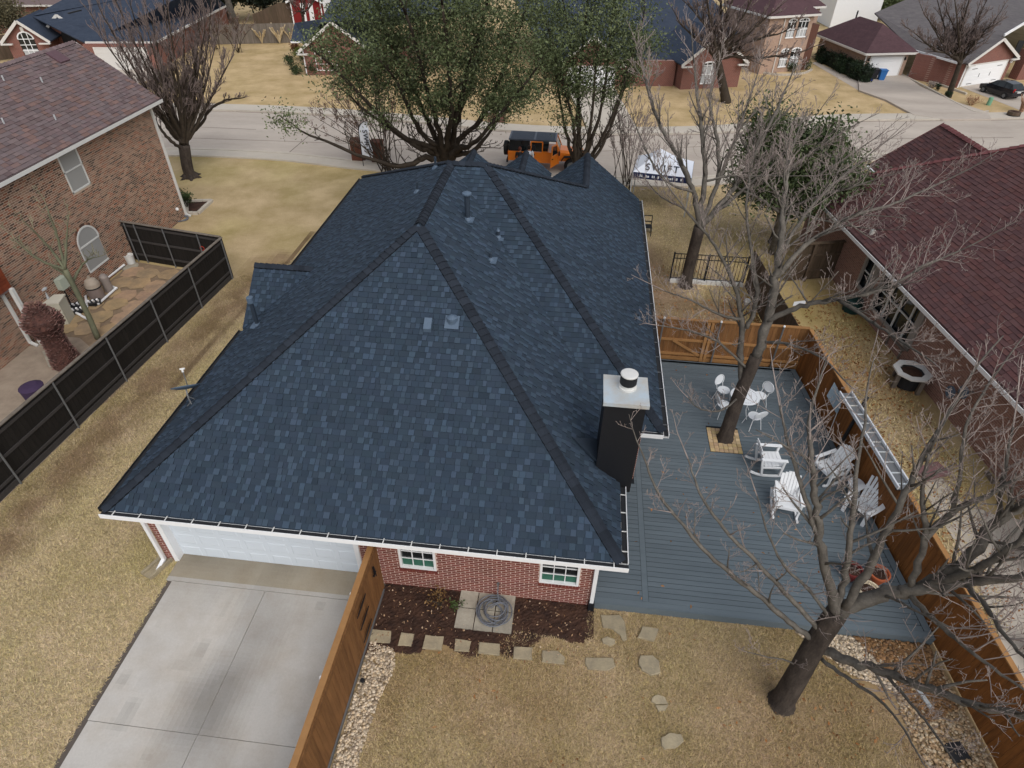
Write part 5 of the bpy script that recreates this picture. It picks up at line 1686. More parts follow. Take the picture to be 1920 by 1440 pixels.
# palm stump: shaggy trunk of old frond bases
pm = thing('palm_stump', 'shaggy red brown palm trunk without fronds behind the dark fence', 'palm', at(132, 690))
base = at(128, 682)
b = MB(); ax_ = V3(-.10, .04, 1)
prof = [(.50, 0), (.43, .3), (.37, .7), (.35, 1.1), (.46, 1.4), (.60, 1.6), (.58, 1.85), (.36, 2.05), (.24, 2.25), (.16, 2.4)]
P = [base + ax_ * z for r, z in prof]; b.tube(P, [r * .93 for r, z in prof], 16)
b.build('trunk', mat('palm_fibre', rgb(88, 58, 50), rgb(66, 44, 40), mix_scale=6, var=.4, var_scale=30, bump=.9, bump_scale=40), pm)
g = np.random.default_rng(3); b = MB()
for k in range(1150):
    z = 2.38 * (k / 1150); r = np.interp(z, [q[1] for q in prof], [q[0] for q in prof]); a = k * 2.399 + g.normal(0, .15)
    c = base + ax_ * z + V3(r * math.cos(a) * .93, r * math.sin(a) * .93, 0); o_ = V3(math.cos(a), math.sin(a), 0); tt = V3(-math.sin(a), math.cos(a), 0)
    big = g.uniform(.8, 1.6) if z > 1.25 else g.uniform(.6, 1.1)
    w = .038 * big; hh = .05 * big; kk = g.uniform(.6, 1.6); tt = unit(tt + V3(0, 0, g.normal(0, .4)))
    top_ = c + o_ * (.055 * big) + V3(0, 0, hh * g.uniform(.3, 1.2))
    gy = g.uniform(.8, 1.15)
    b.prism([c - tt * w, c + tt * w, top_ + tt * w * .5, top_ - tt * w * .5], o_ * .015 * big, (kk * 1.08, kk * gy, kk * gy))
for k in range(14):
    a = k * 2.4; q = base + ax_ * 2.35; b.tube([q, q + V3(.16 * math.cos(a), .16 * math.sin(a), .12), q + V3(.3 * math.cos(a), .3 * math.sin(a), .1 + .12 * math.sin(k))], [.012, .008, .004], 3, (1.5, 1.5, 1.3))
b.build('frond_bases', mat('frond_base', rgb(112, 88, 82), var=.25, var_scale=20, rough=.9), pm, kind='stuff')
# planting bed with stone edge at the far corner
bd = thing('planting_bed', 'dark mulch bed with pale stone edging at the house corner', 'planting bed', at(370, 388))
pb = [at(350, 380), at(398, 378), at(372, 402), at(352, 402)]
b = MB(); b.prism([p + V3(0, 0, 0) for p in pb], (0, 0, .05)); b.build('mulch', M_soil, bd)
for i in range(4):
    a_, c_ = pb[i], pb[(i + 1) % 4]; n_ = max(2, int(np.linalg.norm(c_ - a_) / .4))
    for k in range(n_):
        q0 = a_ + (c_ - a_) * k / n_; q1 = a_ + (c_ - a_) * (k + .93) / n_
        b = MB(); b.bar(q0 + V3(0, 0, .06), q1 + V3(0, 0, .06), .16, .14 + .02 * (k % 2)); b.build('edging_stone', M_walk, bd)
b = MB(); P = []
for k in range(60):
    t = k * .45; P.append(at(340, 412) + V3((.32 + .03 * math.sin(k)) * math.cos(t), (.32 + .03 * math.cos(k * 1.3)) * math.sin(t), .03 + k * .001))
b.tube(np.array(P), .02, 5); tag(b.build('garden_hose', M_hose, None), 'grey hose coiled on the lawn at the mottled brick house corner', 'hose')

# ------------------------------------------------------------------ right neighbour: maroon roof
M_rroof = mat('maroon_shingle', rgb(92, 68, 68), None, var=.22, var_scale=60, rough=.95, spec=.12)
M_rcap = mat('maroon_ridge', rgb(112, 70, 70), None, var=.2, var_scale=30, rough=.95)
M_pinkb = brick_mat('pinkish_brick_courses', rgb(150, 112, 100), rgb(120, 88, 80), rgb(160, 140, 126))
rh = thing('brick_house', 'low pinkish brick house under a large maroon shingle roof on the right', 'house', (14, 20, 0))
eA, eB = V3(10.36, 29.4, 2.7), V3(13.35, 8.0, 2.7)
ed = unit(eB - eA); en = unit(np.cross(ed, V3(0, 0, 1)))
if en[0] < 0:
    en = -en
sl = .70


def rpl(s, w):
    """point on the main slope: s along the eave from the far corner, w horizontally up the slope"""
    return eA + ed * s + en * w + V3(0, 0, sl * w)


Le = np.linalg.norm(eB - eA)
main = [rpl(0, 0), rpl(Le, 0), rpl(Le, 7.6), rpl(7.6, 7.6)]
fE0, fE1 = at(1628, 310, 2.7), at(1662, 340, 2.7)
fd = unit(fE1 - fE0); fE1 = fE0 + fd * 6.0
fn = unit(np.cross(fd, V3(0, 0, 1)))
if fn[0] < 0:
    fn = -fn
pkf = at(1769, 232, 4.95)
wf = float(np.dot(pkf - fE0, fn))
front = [fE0, fE1, fE1 + fn * wf + V3(0, 0, pkf[2] - 2.7), pkf]
rx1 = at(1880, 296, 4.95)
b = MB()
b.prism(main, (0, 0, -.06)); b.prism(front, (0, 0, -.06))
b.prism([main[3], main[2], main[2] + en * 7.6 - V3(0, 0, 5.3), main[3] + en * 7.6 - ed * 7.6 - V3(0, 0, 5.3)], (0, 0, -.06))
b.prism([main[0], main[3], main[3] + en * 7.6 - ed * 7.6 - V3(0, 0, 5.32)], (0, 0, -.06))
b.prism([pkf, front[2], front[2] + fn * 3.2 - V3(0, 0, 2.2), pkf + fn * 3.2 - V3(0, 0, 2.2)], (0, 0, -.06))
rr = b.build('roof', M_rroof, rh)


def pal_rroof(g, light):
    c = g.choices([(1, 1, 1), (1.06, .95, .93), (.88, .9, .93), (1.08, 1.0, .94)], [4, 2, 2, 1])[0]
    k = g.uniform(.88, 1.1)
    return tuple(k * x for x in c)


pc = shingle_plane([p + V3(0, 0, .002) for p in main], ed, pal_rroof, expo=.15, wmin=.2, wmax=.45, seed=31) + shingle_plane([p + V3(0, 0, .002) for p in front], fd, pal_rroof, expo=.15, wmin=.2, wmax=.45, seed=32)
emit_pieces(pc, 'shingle', 'shingles', M_rroof, rr, 300, side=.5)  # course shadow lines painted into the tab edges
cap_row(main[0], main[3], .45, rr, M_rcap, step=.3, wid=.15, ln=.4)
cap_row(front[2], front[3], .7, rr, M_rcap, step=.3, wid=.15, ln=.4)
b = MB(); b.obox(pkf + V3(0, 0, 0), fE0 - pkf, unit(fn) * .02, (0, 0, .06)); b.build('verge', M_rcap, rr)
M_gutg = mat('green_grey_gutter', rgb(92, 106, 100), var=.08, rough=.5)
b = MB(); b.obox(eA + V3(0, 0, -.12), eB - eA, -en * .12, (0, 0, .02)); b.build('gutter', M_gutg, rh)
b = MB(); b.obox(eA - en * .12 + V3(0, 0, -.12), eB - eA, -en * .02, (0, 0, .14)); b.build('gutter_lip', M_white, rh)
b = MB(); b.obox(fE0 + V3(0, 0, -.1), fd * 2.6, -fn * .13, (0, 0, .1)); b.build('gutter', M_white, rh)
for (u, v) in [(1635, 438)]:
    p = on_plane(u, v, unit(np.cross(main[1] - main[0], main[3] - main[0])), main[0]); b = MB(); b.lathe(p, [(.09, -.05), (.08, .16), (.03, .2)], 10); b.build('vent_cap', M_galv, rr)
# wall under the eave
w0_, w1_ = eA + en * .55 - V3(0, 0, 2.7), eB + en * .55 - V3(0, 0, 2.7)
pw = [atX(0, 0, 1)] and []
def wall_s(u, v):
    """distance along the wall of a photo point that lies on it"""
    n_ = en; q = ray(u, v); t = np.dot(w0_ - CPOS, n_) / np.dot(q, n_); p_ = CPOS + q * t
    return float(np.dot(p_ - w0_, ed)), float(p_[2])


s0, z0_ = wall_s(1618, 512); s1, z1_ = wall_s(1640, 560); s2, z2_ = wall_s(1705, 655)
rholes = [(s0 - .1, .75, s1 - .35, 2.2), (s1 - .05, .55, s2, 2.25)]
b = MB(); wall_backing(b, w0_, ed, Le, 2.6, -en, .2, rholes)
b.obox(fE0 + fn * .4 - V3(0, 0, 2.7), fd * 5.5, fn * .2, (0, 0, 2.6))
rw = b.build('wall', M_pinkb, rh)
b = MB(); b.obox(eA + V3(0, 0, -.1), eB - eA, en * .56, (0, 0, .02)); b.build('soffit', M_offwhite, rh)
M_frame = mat('grey_stone_trim', rgb(148, 142, 136), var=.1)
for hh, c in zip(rholes, (2, 4)):
    f = MB(); o_ = w0_ + ed * hh[0] + V3(0, 0, hh[1]); W_, H_ = hh[2] - hh[0], hh[3] - hh[1]
    for a_, u_, v_ in [((0, 0), W_, .12), ((0, H_ - .08), W_, .08), ((0, 0), .12, H_), ((W_ - .28, 0), .28, H_)]:
        f.obox(o_ + ed * a_[0] + V3(0, 0, a_[1]) + en * .02, ed * u_, V3(0, 0, v_), -en * .09)
    wd = f.build('window', M_frame, rh)
    f = MB(); f.obox(o_ + en * .1, ed * W_, V3(0, 0, H_), en * .02); f.build('pane', M_glass, wd)
    f = MB()
    for k in range(1, c):
        f.obox(o_ + ed * (W_ * k / c) + en * .06, ed * .06, V3(0, 0, H_), -en * .05)
    f.obox(o_ + V3(0, 0, H_ * .5) + en * .06, ed * W_, V3(0, 0, .05), -en * .04)
    f.build('muntin', M_offwhite, wd)
# things along the house wall
for (u, v, lb) in [(1825, 735, 'grey satellite dish on the pinkish wall, upper right of the two'), (1800, 735, 'small grey satellite dish on the pinkish wall, beside a larger one')]:
    q = ray(u, v); t = np.dot(w0_ - CPOS, en) / np.dot(q, en); p_ = CPOS + q * t
    t_ = thing('satellite_dish', lb, 'satellite dish', p_, 'wall dishes of the pinkish house')
    b = MB(); b.tube([p_, p_ - en * .25], .02, 6); b.build('arm', M_steel, t_)
    b = MB(); c_ = p_ - en * .3; P = [c_ + ed * .2 * math.cos(a) + V3(0, 0, 1) * .22 * math.sin(a) for a in np.linspace(0, 6.283, 16, endpoint=False)]; b.prism(P, -en * .03); b.build('reflector', M_ventgrey, t_)
fp = thing('fire_table', 'eight-sided pale stone fire table with an open ring on the neighbour lawn', 'fire table', at(1697, 722))
p = at(1697, 722)
out8 = [(.62 * math.cos(a), .62 * math.sin(a)) for a in np.arange(8) * math.pi / 4 + .39]
in8 = [(.40 * math.cos(a), .40 * math.sin(a)) for a in np.arange(8) * math.pi / 4 + .39]
for i in range(8):
    j = (i + 1) % 8
    MB().prism([p + V3(*out8[i], .60), p + V3(*out8[j], .60), p + V3(*in8[j], .60), p + V3(*in8[i], .60)], (0, 0, .06)).build('rim_slab', M_offwhite, fp)
for i in range(0, 8, 2):
    MB().bar(p + V3(out8[i][0] * .85, out8[i][1] * .85, 0), p + V3(out8[i][0] * .85, out8[i][1] * .85, .6), .14, .1, (0, 1, 0)).build('leg', M_greywood, fp)
b = MB(); b.lathe(p, [(.40, .05), (.42, .58)], 16); b.build('bowl', M_dark, fp)
b = MB(); b.lathe(p, [(.39, .57), (.2, .6), (.02, .62)], 14); b.build('embers', M_soil, fp)
t_ = thing('garden_sack', 'dark green compost bin against the pinkish wall', 'compost bin', at(1600, 575))
p = at(1595, 582); b = MB(); b.lathe(p, [(.34, 0), (.36, .35), (.32, .5)], 14); b.build('body', mat('dark_green_plastic', rgb(24, 52, 50), rough=.5), t_)
b = MB(); b.lathe(p, [(.34, .5), (.3, .56), (.05, .6)], 14); b.build('lid', mat('dark_green_plastic', rgb(24, 52, 50)), t_)
wk = thing('garden_bench', 'grey slatted bench seat below the dark porch windows', 'bench', at(1650, 625))
p = at(1655, 630)
for k in range(3):
    MB().obox(p + V3(-.15, -.5, .42) + en * (.13 * k), ed * 1.1, en * .11, (0, 0, .03)).build('slat', M_greywood, wk)
for k in (0.05, .95):
    MB().obox(p + V3(-.12, -.5, 0) + ed * k, ed * .05, en * .34, (0, 0, .42)).build('leg', M_greywood, wk)
b = MB(); p = at(1499, 573)
b.obox(p + V3(-.3, -.1, .02), (.5, .1, .05), (.12, .3, 0), (0, 0, .03)); tag(b.build('white_sheet', M_white), 'scrap of white sheeting lying on the leafy lawn', 'sheet')
b = MB(); p = at(1399, 571); b.lathe(p, [(.1, 0), (.12, .16), (.15, .17), (.12, .24), (.03, .27)], 12); tag(b.build('garden_lamp', M_offwhite), 'small white domed garden lamp in the dead leaves', 'lamp')
# concrete walk, low brick bed, picnic bench beyond the right fence
strip_ = [at(1715, 895), at(1760, 890), at(1800, 940), at(1862, 965), at(1960, 985), at(2200, 1100), at(2200, 1440), at(1980, 1420), at(1910, 1290), at(1830, 1080), at(1780, 1000)]
sheet('side_patio', strip_, .02, M_walk)
b = MB(); b.bar(at(1722, 893) + V3(0, 0, .05), at(1768, 880) + V3(0, 0, .05), .5, .1); tag(b.build('brick_step', mat('mauve_brick', rgb(128, 96, 96), var=.15)), 'mauve brick step at the head of the side patio', 'step')
bp = thing('picnic_bench', 'white slatted garden bench on the side patio, cut by the photo edge', 'bench', at(1905, 1165))
p = at(1893, 1178)
for k in range(5):
    MB().obox(p + V3(.12 * k - .02, -.35 - .03 * k, .45 if k < 3 else .47), (.10, 0, 0), (.18, -1.35, 0), (0, 0, .03)).build('slat', M_wmetal, bp)
for t in (.1, .9):
    MB().bar(p + V3(0 + .18 * t, -.35 - 1.35 * t, .44), p + V3(.6 + .18 * t, -.45 - 1.35 * t, .44), .04, .05).build('bearer', M_black, bp)
    for x in (.05, .55):
        MB().bar(p + V3(x + .18 * t, -.38 - 1.35 * t, 0), p + V3(x + .18 * t, -.38 - 1.35 * t, .44), .04, .04, (0, 1, 0)).build('leg', M_black, bp)
gr = thing('barbecue', 'black barbecue grill half out of the photo on the side patio', 'barbecue', at(1915, 1050))
p = at(1922, 1062); b = MB(); b.lathe(p, [(.1, .55), (.3, .65), (.34, .85), (.3, 1.0), (.1, 1.1)], 14); b.build('kettle', M_black, gr)
for a in (.5, 2.6, 4.7):
    MB().tube([p + V3(.15 * math.cos(a), .15 * math.sin(a), .6), p + V3(.3 * math.cos(a), .3 * math.sin(a), 0)], .02, 6).build('leg', M_black, gr)
lg = MB(); lg.bar(at(1873, 905) + V3(0, 0, .06), at(1915, 865) + V3(0, 0, .5), .06, .05); tag(lg.build('dark_pole', M_dark), 'dark pole leaning on the pinkish wall near the photo edge', 'pole')
lg = MB(); lg.bar(at(1848, 888) + V3(0, 0, .06), at(1862, 908) + V3(0, 0, .06), .1, .1); tag(lg.build('timber_edging', M_greywood), 'short grey timber edging beside the leafy bed', 'edging')

# ------------------------------------------------------------------ houses over the road
M_navy = mat('navy_shingle', rgb(60, 68, 82), rgb(52, 60, 74), mix_scale=1.4, var=.28, var_scale=5, stretch=(1, 1, 3), rough=.95, spec=.12)
M_maroon = mat('plum_shingle', rgb(84, 64, 68), rgb(76, 58, 62), mix_scale=1.4, var=.25, var_scale=5, stretch=(1, 1, 3), rough=.95, spec=.12)
M_grey = mat('grey_shingle', rgb(104, 100, 100), rgb(92, 88, 90), mix_scale=1.4, var=.28, var_scale=5, stretch=(1, 1, 3), rough=.95, spec=.12)
M_redb = brick_mat('red_brick_courses', rgb(122, 74, 64), rgb(104, 64, 58), rgb(150, 126, 116))
M_tanb = brick_mat('tan_brick_courses', rgb(164, 136, 118), rgb(140, 112, 98), rgb(176, 160, 146))
M_trim = mat('cream_trim', (.60, .58, .55), None, var=.06, var_scale=2, rough=.6)


def cloud_trim(b, pts, w=.12, h=.16):
    for i in range(len(pts) - 1):
        b.bar(pts[i], pts[i + 1], w, h)


def arch_window(parent, o, u, n, W, H, name='window', frame_m=None, glass_m=None, cols=3, rows=3, rise=.25, blind=0):
    """window with a flat arch; o lower left corner on the wall"""
    u, n, z = unit(u), unit(n), V3(0, 0, 1)
    frame_m = frame_m or M_white; glass_m = glass_m or M_glass
    arc = [o + u * (W / 2 + W / 2 * math.cos(a)) + z * (H - rise + rise * math.sin(a)) for a in np.linspace(0, math.pi, 9)]
    ring_ = [o, o + u * W] + arc
    f = MB()
    for i in range(len(ring_)):
        f.bar(ring_[i] + n * .03, ring_[(i + 1) % len(ring_)] + n * .03, .09, .09)
    fr = f.build(name, frame_m, parent)
    g_ = MB(); g_.prism([p + n * .012 for p in ring_], n * .012); g_.build('pane', glass_m, fr)
    if blind:
        g_ = MB(); g_.prism([o + n * .026 + u * .05, o + n * .026 + u * (W - .05), o + n * .026 + u * (W - .05) + z * H * blind, o + n * .026 + u * .05 + z * H * blind], n * .006); g_.build('blind', M_greyblind, fr)
    m_ = MB()
    for c in range(1, cols):
        m_.bar(o + u * W * c / cols + n * .04, o + u * W * c / cols + n * .04 + z * (H - .04), .05, .03, n)
    for r in range(1, rows):
        m_.bar(o + z * (H - rise) * r / (rows - 1) + n * .045, o + u * W + z * (H - rise) * r / (rows - 1) + n * .045, .03, .05)
    m_.build('muntin', frame_m, fr)
    return fr


def gable_front(root, bl, br, h, rise, depth, wall_m, roof_m, over=.3, name='wall'):
    """front wall from base corner bl to br (world), eave height h, gable rise, running back by depth"""
    u = unit(br - bl); n = np.cross(u, V3(0, 0, 1)); W = np.linalg.norm(br - bl); z = V3(0, 0, 1)
    mid = (bl + br) / 2
    b = MB(); b.prism([bl, br, br + z * h, mid + z * (h + rise), bl + z * h], -n * depth)
    w_ = b.build(name, wall_m, root)
    k = rise / (W / 2)
    e0, e1 = bl - u * over + z * (h - k * over) + n * over, br + u * over + z * (h - k * over) + n * over
    rg = mid + z * (h + rise) + n * over
    b = MB(); back = -n * (depth + over)
    b.prism([e0, rg, rg + back, e0 + back], z * .1); b.prism([rg, e1, e1 + back, rg + back], z * .1)
    r_ = b.build('gable_roof', roof_m, root)
    b = MB(); b.bar(e0 + n * .02, rg + n * .02, .04, .22); b.bar(rg + n * .02, e1 + n * .02, .04, .22)
    for e, s in ((e0, 1), (e1, -1)):
        b.bar(e + n * .0 - z * .08, e + u * s * .9 - z * .08, .25, .10)
    b.build('verge_board', M_trim, root)
    return u, n, W


def hip_roof(root, c0, u, n, W, D, h, k, roof_m, over=.35, ridge_back=None, trim=True):
    """hip roof on the rectangle starting at c0 (front left base), front along u, going back along -n"""
    z = V3(0, 0, 1)
    A = c0 - u * over + n * over + z * (h - .05); B = c0 + u * (W + over) + n * over + z * (h - .05)
    C_ = B - n * (D + 2 * over); D_ = A - n * (D + 2 * over)
    w = (W + 2 * over) / 2
    rise = k * w
    P0 = (A + B) / 2 - n * w + z * rise; P1 = (C_ + D_) / 2 + n * w + z * rise
    b = MB()
    for pl in ([A, B, P0], [B, C_, P1, P0], [C_, D_, P1], [D_, A, P0, P1]):
        b.prism(pl, (0, 0, .06))
    r_ = b.build('roof', roof_m, root)
    if trim:
        b = MB()
        for p, q in ((A, B), (B, C_), (D_, A)):
            b.bar(p - z * .06, q - z * .06, .14, .16)
        b.build('eave_trim', M_trim, root)
    return r_


def box_walls(root, c0, u, n, W, D, h, m_):
    b = MB(); b.obox(c0, u * W, -n * D, V3(0, 0, h)); return b.build('wall', m_, root)


def garage_door(root, o, u, n, W, H, m_=None, hinges=False):
    z = V3(0, 0, 1)
    b = MB(); b.obox(o + n * .01, u * W, z * H, n * .03); d_ = b.build('garage_door', m_ or M_white, root)
    for r in range(4):
        b = MB(); b.obox(o + n * .04 + u * .06 + z * (H * r / 4 + .04), u * (W - .12), z * (H / 4 - .07), n * .012); b.build('door_panel', m_ or M_white, d_)
    b = MB(); b.obox(o - u * .12 + n * .0, u * .12, z * (H + .1), n * .06); b.obox(o + u * W, u * .12, z * (H + .1), n * .06); b.obox(o + z * H, u * W, z * .1, n * .06); b.build('frame', M_trim, d_)
    if hinges:
        b = MB()
        for s in (0.12, .62):
            for z_ in (.1, .82):
                b.obox(o + u * (W * (s if s < .5 else s + .14)) + z * H * z_ + n * .055, u * W * .13, z * .04, n * .012)
        for s in (.36, .64):
            b.obox(o + u * W * s + z * H * .38 + n * .055, u * .05, z * .3, n * .012)
        b.build('hinge', M_black, d_)
    return d_


# D: two-storey tan brick house with plum roof and a garage wing
hD = thing('brick_house', 'two-storey tan brick house with plum roof and arched windows over the road', 'house', at(1500, 125))
gl, gr_ = at(1613, 144), at(1692, 143)
uD = unit(V3(1, .27, 0)); nD = np.cross(uD, V3(0, 0, 1))
WD = 4.0
hw = 2.05
gl = at(1611, 146)
box_walls(hD, gl, uD, nD, WD, 7.5, hw, M_tanb)
hip_roof(hD, gl, uD, nD, WD, 7.5, hw, .72, M_maroon, over=.42)
garage_door(hD, gl + uD * .55, uD, nD, 2.95, 1.62)
for s in (.25, 3.7):
    b = MB(); p = gl + uD * s + nD * .1 + V3(0, 0, 1.45); b.lathe(p, [(.05, -.1), (.09, 0), (.04, .14)], 8); b.build('wall_lamp', M_black, hD)
b = MB(); p = gl - uD * .02 + nD * .06; b.bar(p, p + V3(0, 0, hw), .09, .09, (0, 1, 0)); b.build('downpipe', M_trim, hD)
# house number plate above the door
b = MB(); b.obox(gl + uD * 1.85 + nD * .045 + V3(0, 0, 1.82), uD * .34, V3(0, 0, .12), nD * .012); b.build('number_plate', M_greyblind, hD)
ml = at(1300, 150); mr = at(1499, 132)
uM = unit(mr - ml); uM = unit(V3(uM[0], uM[1], 0)); nM = np.cross(uM, V3(0, 0, 1))
m0 = mr - uM * 4.6
h2 = 4.55
box_walls(hD, m0, uM, nM, 4.6, 6.0, h2, M_tanb)
hip_roof(hD, m0, uM, nM, 4.6, 6.0, h2, .7, M_maroon)
q0 = mr - nM * 1.6; box_walls(hD, q0, uM, nM, 1.9, 4.0, h2 + .2, M_tanb); hip_roof(hD, q0, uM, nM, 1.9, 4.0, h2 + .25, .7, M_maroon, over=.3)
b = MB(); b.obox(mr - uM * .02 - nM * .05, uM * .9, -nM * 1.5, V3(0, 0, 3.6)); b.build('porch_wall', mat('dark_brick', rgb(92, 62, 52), var=.2), hD)
for s, w in ((2.35, .85), (3.45, 1.05)):
    arch_window(hD, m0 + uM * (s - .35) + nM * .0 + V3(0, 0, 2.75), uM, nM, w, 1.45, blind=.5)
    arch_window(hD, m0 + uM * (s - .35) + nM * .0 + V3(0, 0, .45), uM, nM, w, 1.45, blind=.55)
b = MB(); p = m0 + uM * 1.55 + nM * .05; b.bar(p, p + V3(0, 0, h2), .08, .08, (0, 1, 0)); b.build('downpipe', M_trim, hD)
b = MB(); p = at(1606, 30, 3.3); b.tube([p - V3(0, 0, .3), p + V3(0, 0, .45)], .07, 8); b.build('vent_pipe', M_black, hD)
hw_ = thing('white_house', 'white boarded house behind the plum garage roof at the top edge', 'house', at(1590, 60))
p = at(1555, 52); u_ = unit(V3(1, .1, 0)); n_ = np.cross(u_, V3(0, 0, 1)); box_walls(hw_, p, u_, n_, 5.2, 6, 4.2, M_white); hip_roof(hw_, p, u_, n_, 5.2, 6, 4.2, .5, M_grey)

# E: red brick house with grey roof and a gabled garage
hE = thing('brick_house', 'red brick house with broad grey roof and white garage beside the parked black car', 'house', at(1840, 155))
e0, e1 = at(1794, 164), at(1880, 150)
uE, nE, WE_ = gable_front(hE, e0, e1, 1.95, 1.5, 3.0, M_redb, M_grey, over=.3)
garage_door(hE, e0 + uE * .35, uE, nE, WE_ - 1.0, 1.6, hinges=True)
b = MB(); p = e1 - uE * .25 + nE * .12 + V3(0, 0, 1.5); b.blob(p, .1, 2, 1); b.build('wall_lamp', M_white, hE)
b = MB(); p = e0 + nE * .05; b.bar(p, p + V3(0, 0, 1.95), .1, .1, (0, 1, 0)); b.build('downpipe', M_white, hE)
bk_ = at(1703, 146)
b = MB(); b.prism([e0, bk_, bk_ + V3(0, 0, 1.95), e0 + V3(0, 0, 1.95)], -np.cross(unit(bk_ - e0), V3(0, 0, 1)) * .2); b.build('wall', M_redb, hE)
A_, B_ = at(1711, 92, 2.0), at(1803, 119, 2.0)
b = MB()
r1, r2 = at(1640, 24, 3.3), at(1716, -8, 3.9)
r3 = at(1882, 66, 3.35)
b.prism([A_, B_, r3, at(1925, 40, 3.4), r2, r1], (0, 0, -.1))
b.prism([at(1925, 40, 3.4), at(2080, 60, 3.4), at(2080, -40, 4.2), r2], (0, 0, -.1))
b.build('roof', M_grey, hE)
b = MB(); b.bar(A_ - V3(0, 0, .06), B_ - V3(0, 0, .06), .12, .14); b.build('eave_trim', M_white, hE)
b = MB(); b.obox(at(1905, 150), V3(6, 1.6, 0), V3(-.3, .8, 0), V3(0, 0, 2.3)); b.build('wall', M_redb, hE)
b = MB(); b.obox(at(1893, 115, .6), V3(.6, .16, 0), V3(-.02, .05, 0), V3(0, 0, 1.7)); b.build('porch_opening', M_dark, hE)
b = MB(); b.bar(at(1883, 66, 3.5), at(1930, 38, 4.4), .1, .2); b.build('verge_board', M_white, hE)
for (u, v) in [(1770, 40), (1776, 30)]:
    b = MB(); p = at(u, v, 3.0); b.lathe(p, [(.1, -.3), (.1, .15)], 8); b.build('vent_pipe', M_white, hE)

# A: house with navy roof and two gables at the upper left
hA = thing('brick_house', 'red brick house with navy roof, two gables and arched window at the upper left', 'house', at(180, 130))
a0, a1 = at(22, 122), at(105, 122)
a0, a1 = at(30, 118), at(104, 116)
uA, nA, _ = gable_front(hA, a0, a1, 1.9, 1.35, 5, M_redb, M_navy, over=.35)
arch_window(hA, a0 + uA * 1.0 + nA * .0 + V3(0, 0, .5), uA, nA, 1.25, 1.9, rise=.55, cols=3, rows=4, blind=.3)
b = MB(); b.obox(a0 + uA * 1.5 + nA * .02 + V3(0, 0, 2.42), uA * .24, V3(0, 0, .36), nA * .05); b.build('keystone', M_trim, hA)
a2, a3 = at(108, 104), at(172, 104)
uB, nB, _ = gable_front(hA, a2, a3, 2.1, 1.2, 5, M_redb, M_navy, over=.4)
b = MB(); c0 = a2 + uB * 1.0; b.prism([c0 + nB * .01] + [c0 + uB * 1.2 + nB * .01] + [c0 + uB * (.6 + .6 * math.cos(t)) + V3(0, 0, 1.5 + .6 * math.sin(t)) + nB * .01 for t in np.linspace(0, math.pi, 9)], nB * .02); b.build('porch_arch', M_dark, hA)
b = MB(); b.obox(c0 + uB * .48 + nB * .03 + V3(0, 0, 2.15), uB * .24, V3(0, 0, .36), nB * .05); b.build('keystone', M_trim, hA)
g0_, g1_ = at(172, 131), at(300, 131)
uG = unit(g1_ - g0_); nG = np.cross(uG, V3(0, 0, 1)); WG = np.linalg.norm(g1_ - g0_)
box_walls(hA, g0_, uG, nG, WG, 5, 1.95, M_redb)
garage_door(hA, g0_ + uG * .9, uG, nG, WG - 1.6, 1.65, M_trim)
eL, eR = at(160, 80, 2.0), at(292, 80, 2.0)
b = MB(); b.prism([eL, eR, at(424, 11, 2.1), at(380, -30, 4.9), at(180, -34, 5.0), at(60, 30, 3.2)], (0, 0, -.1)); b.build('roof', M_navy, hA)
b = MB(); b.bar(eL, eR, .12, .16); b.bar(eR, at(424, 11, 2.1), .12, .16); b.build('eave_trim', M_trim, hA)
b = MB(); p_ = at(297, 131); q_ = at(430, 48); b.prism([p_, q_, q_ + V3(0, 0, 1.95), p_ + V3(0, 0, 1.95)], (-.2, 0, 0)); b.build('side_wall', M_redb, hA)
b = MB(); b.bar(at(128, 25, 4.0), at(152, 19, 4.0), .12, .1); b.build('ridge_vent', M_dark, hA)
# rows of roofs further off behind the trees on the left
hF = thing('brick_house', 'orange brick house behind the olive tree in the upper left corner', 'house', at(60, 20))
p = at(-40, 62); u_ = unit(V3(1, .2, 0)); n_ = np.cross(u_, V3(0, 0, 1)); box_walls(hF, p, u_, n_, 12, 7, 2.6, M_redb); hip_roof(hF, p, u_, n_, 12, 7, 2.6, .6, M_lroof)

# B and C: navy roofs behind the evergreen oaks
hB = thing('brick_house', 'red brick house with navy roof and barred window left of the big evergreen oak', 'house', at(600, 130))
b0, b1 = at(574, 141), at(700, 141)
uC, nC, _ = gable_front(hB, b0, b1, 2.0, 2.0, 6, M_redb, M_navy, over=.35)
window(hB, b0 + uC * 1.0 + V3(0, 0, .35), uC, nC, 1.75, 1.5, 4, 3, M_white, M_glass, fw=.06, recess=.0)
b = MB(); p = b0 + nC * .05 + uC * .1; b.bar(p, p + V3(0, 0, 1.9), .08, .08, (0, 1, 0)); b.build('downpipe', M_white, hB)
b = MB(); b.prism([at(545, 78, 2.0), at(575, 78, 2.0), at(640, 30, 4.4), at(552, 43, 3.2)], (0, 0, -.1)); b.prism([at(575, 78, 2.0), at(620, 60, 3.0), at(900, 20, 5.2), at(900, -40, 5.5), at(640, -40, 5.2), at(600, 42, 4.0)], (0, 0, -.1)); b.build('roof', M_navy, hB)
b = MB(); b.bar(at(545, 79, 1.95), at(575, 79, 1.95), .12, .12); b.build('eave_trim', M_white, hB)
b = MB(); b.obox(b0 - nC * 3.2 - uC * .5, uC * 9, -nC * 3, V3(0, 0, 1.95)); b.build('wall', M_redb, hB)
hC = thing('brick_house', 'red brick house with two white-trimmed gables and a white garage behind the oaks', 'house', at(1200, 130))
c0_, c1_ = at(1052, 166), at(1160, 166)
u1, n1, w1 = gable_front(hC, c0_, c1_, 2.0, 1.8, 6, M_redb, M_navy, over=.3)
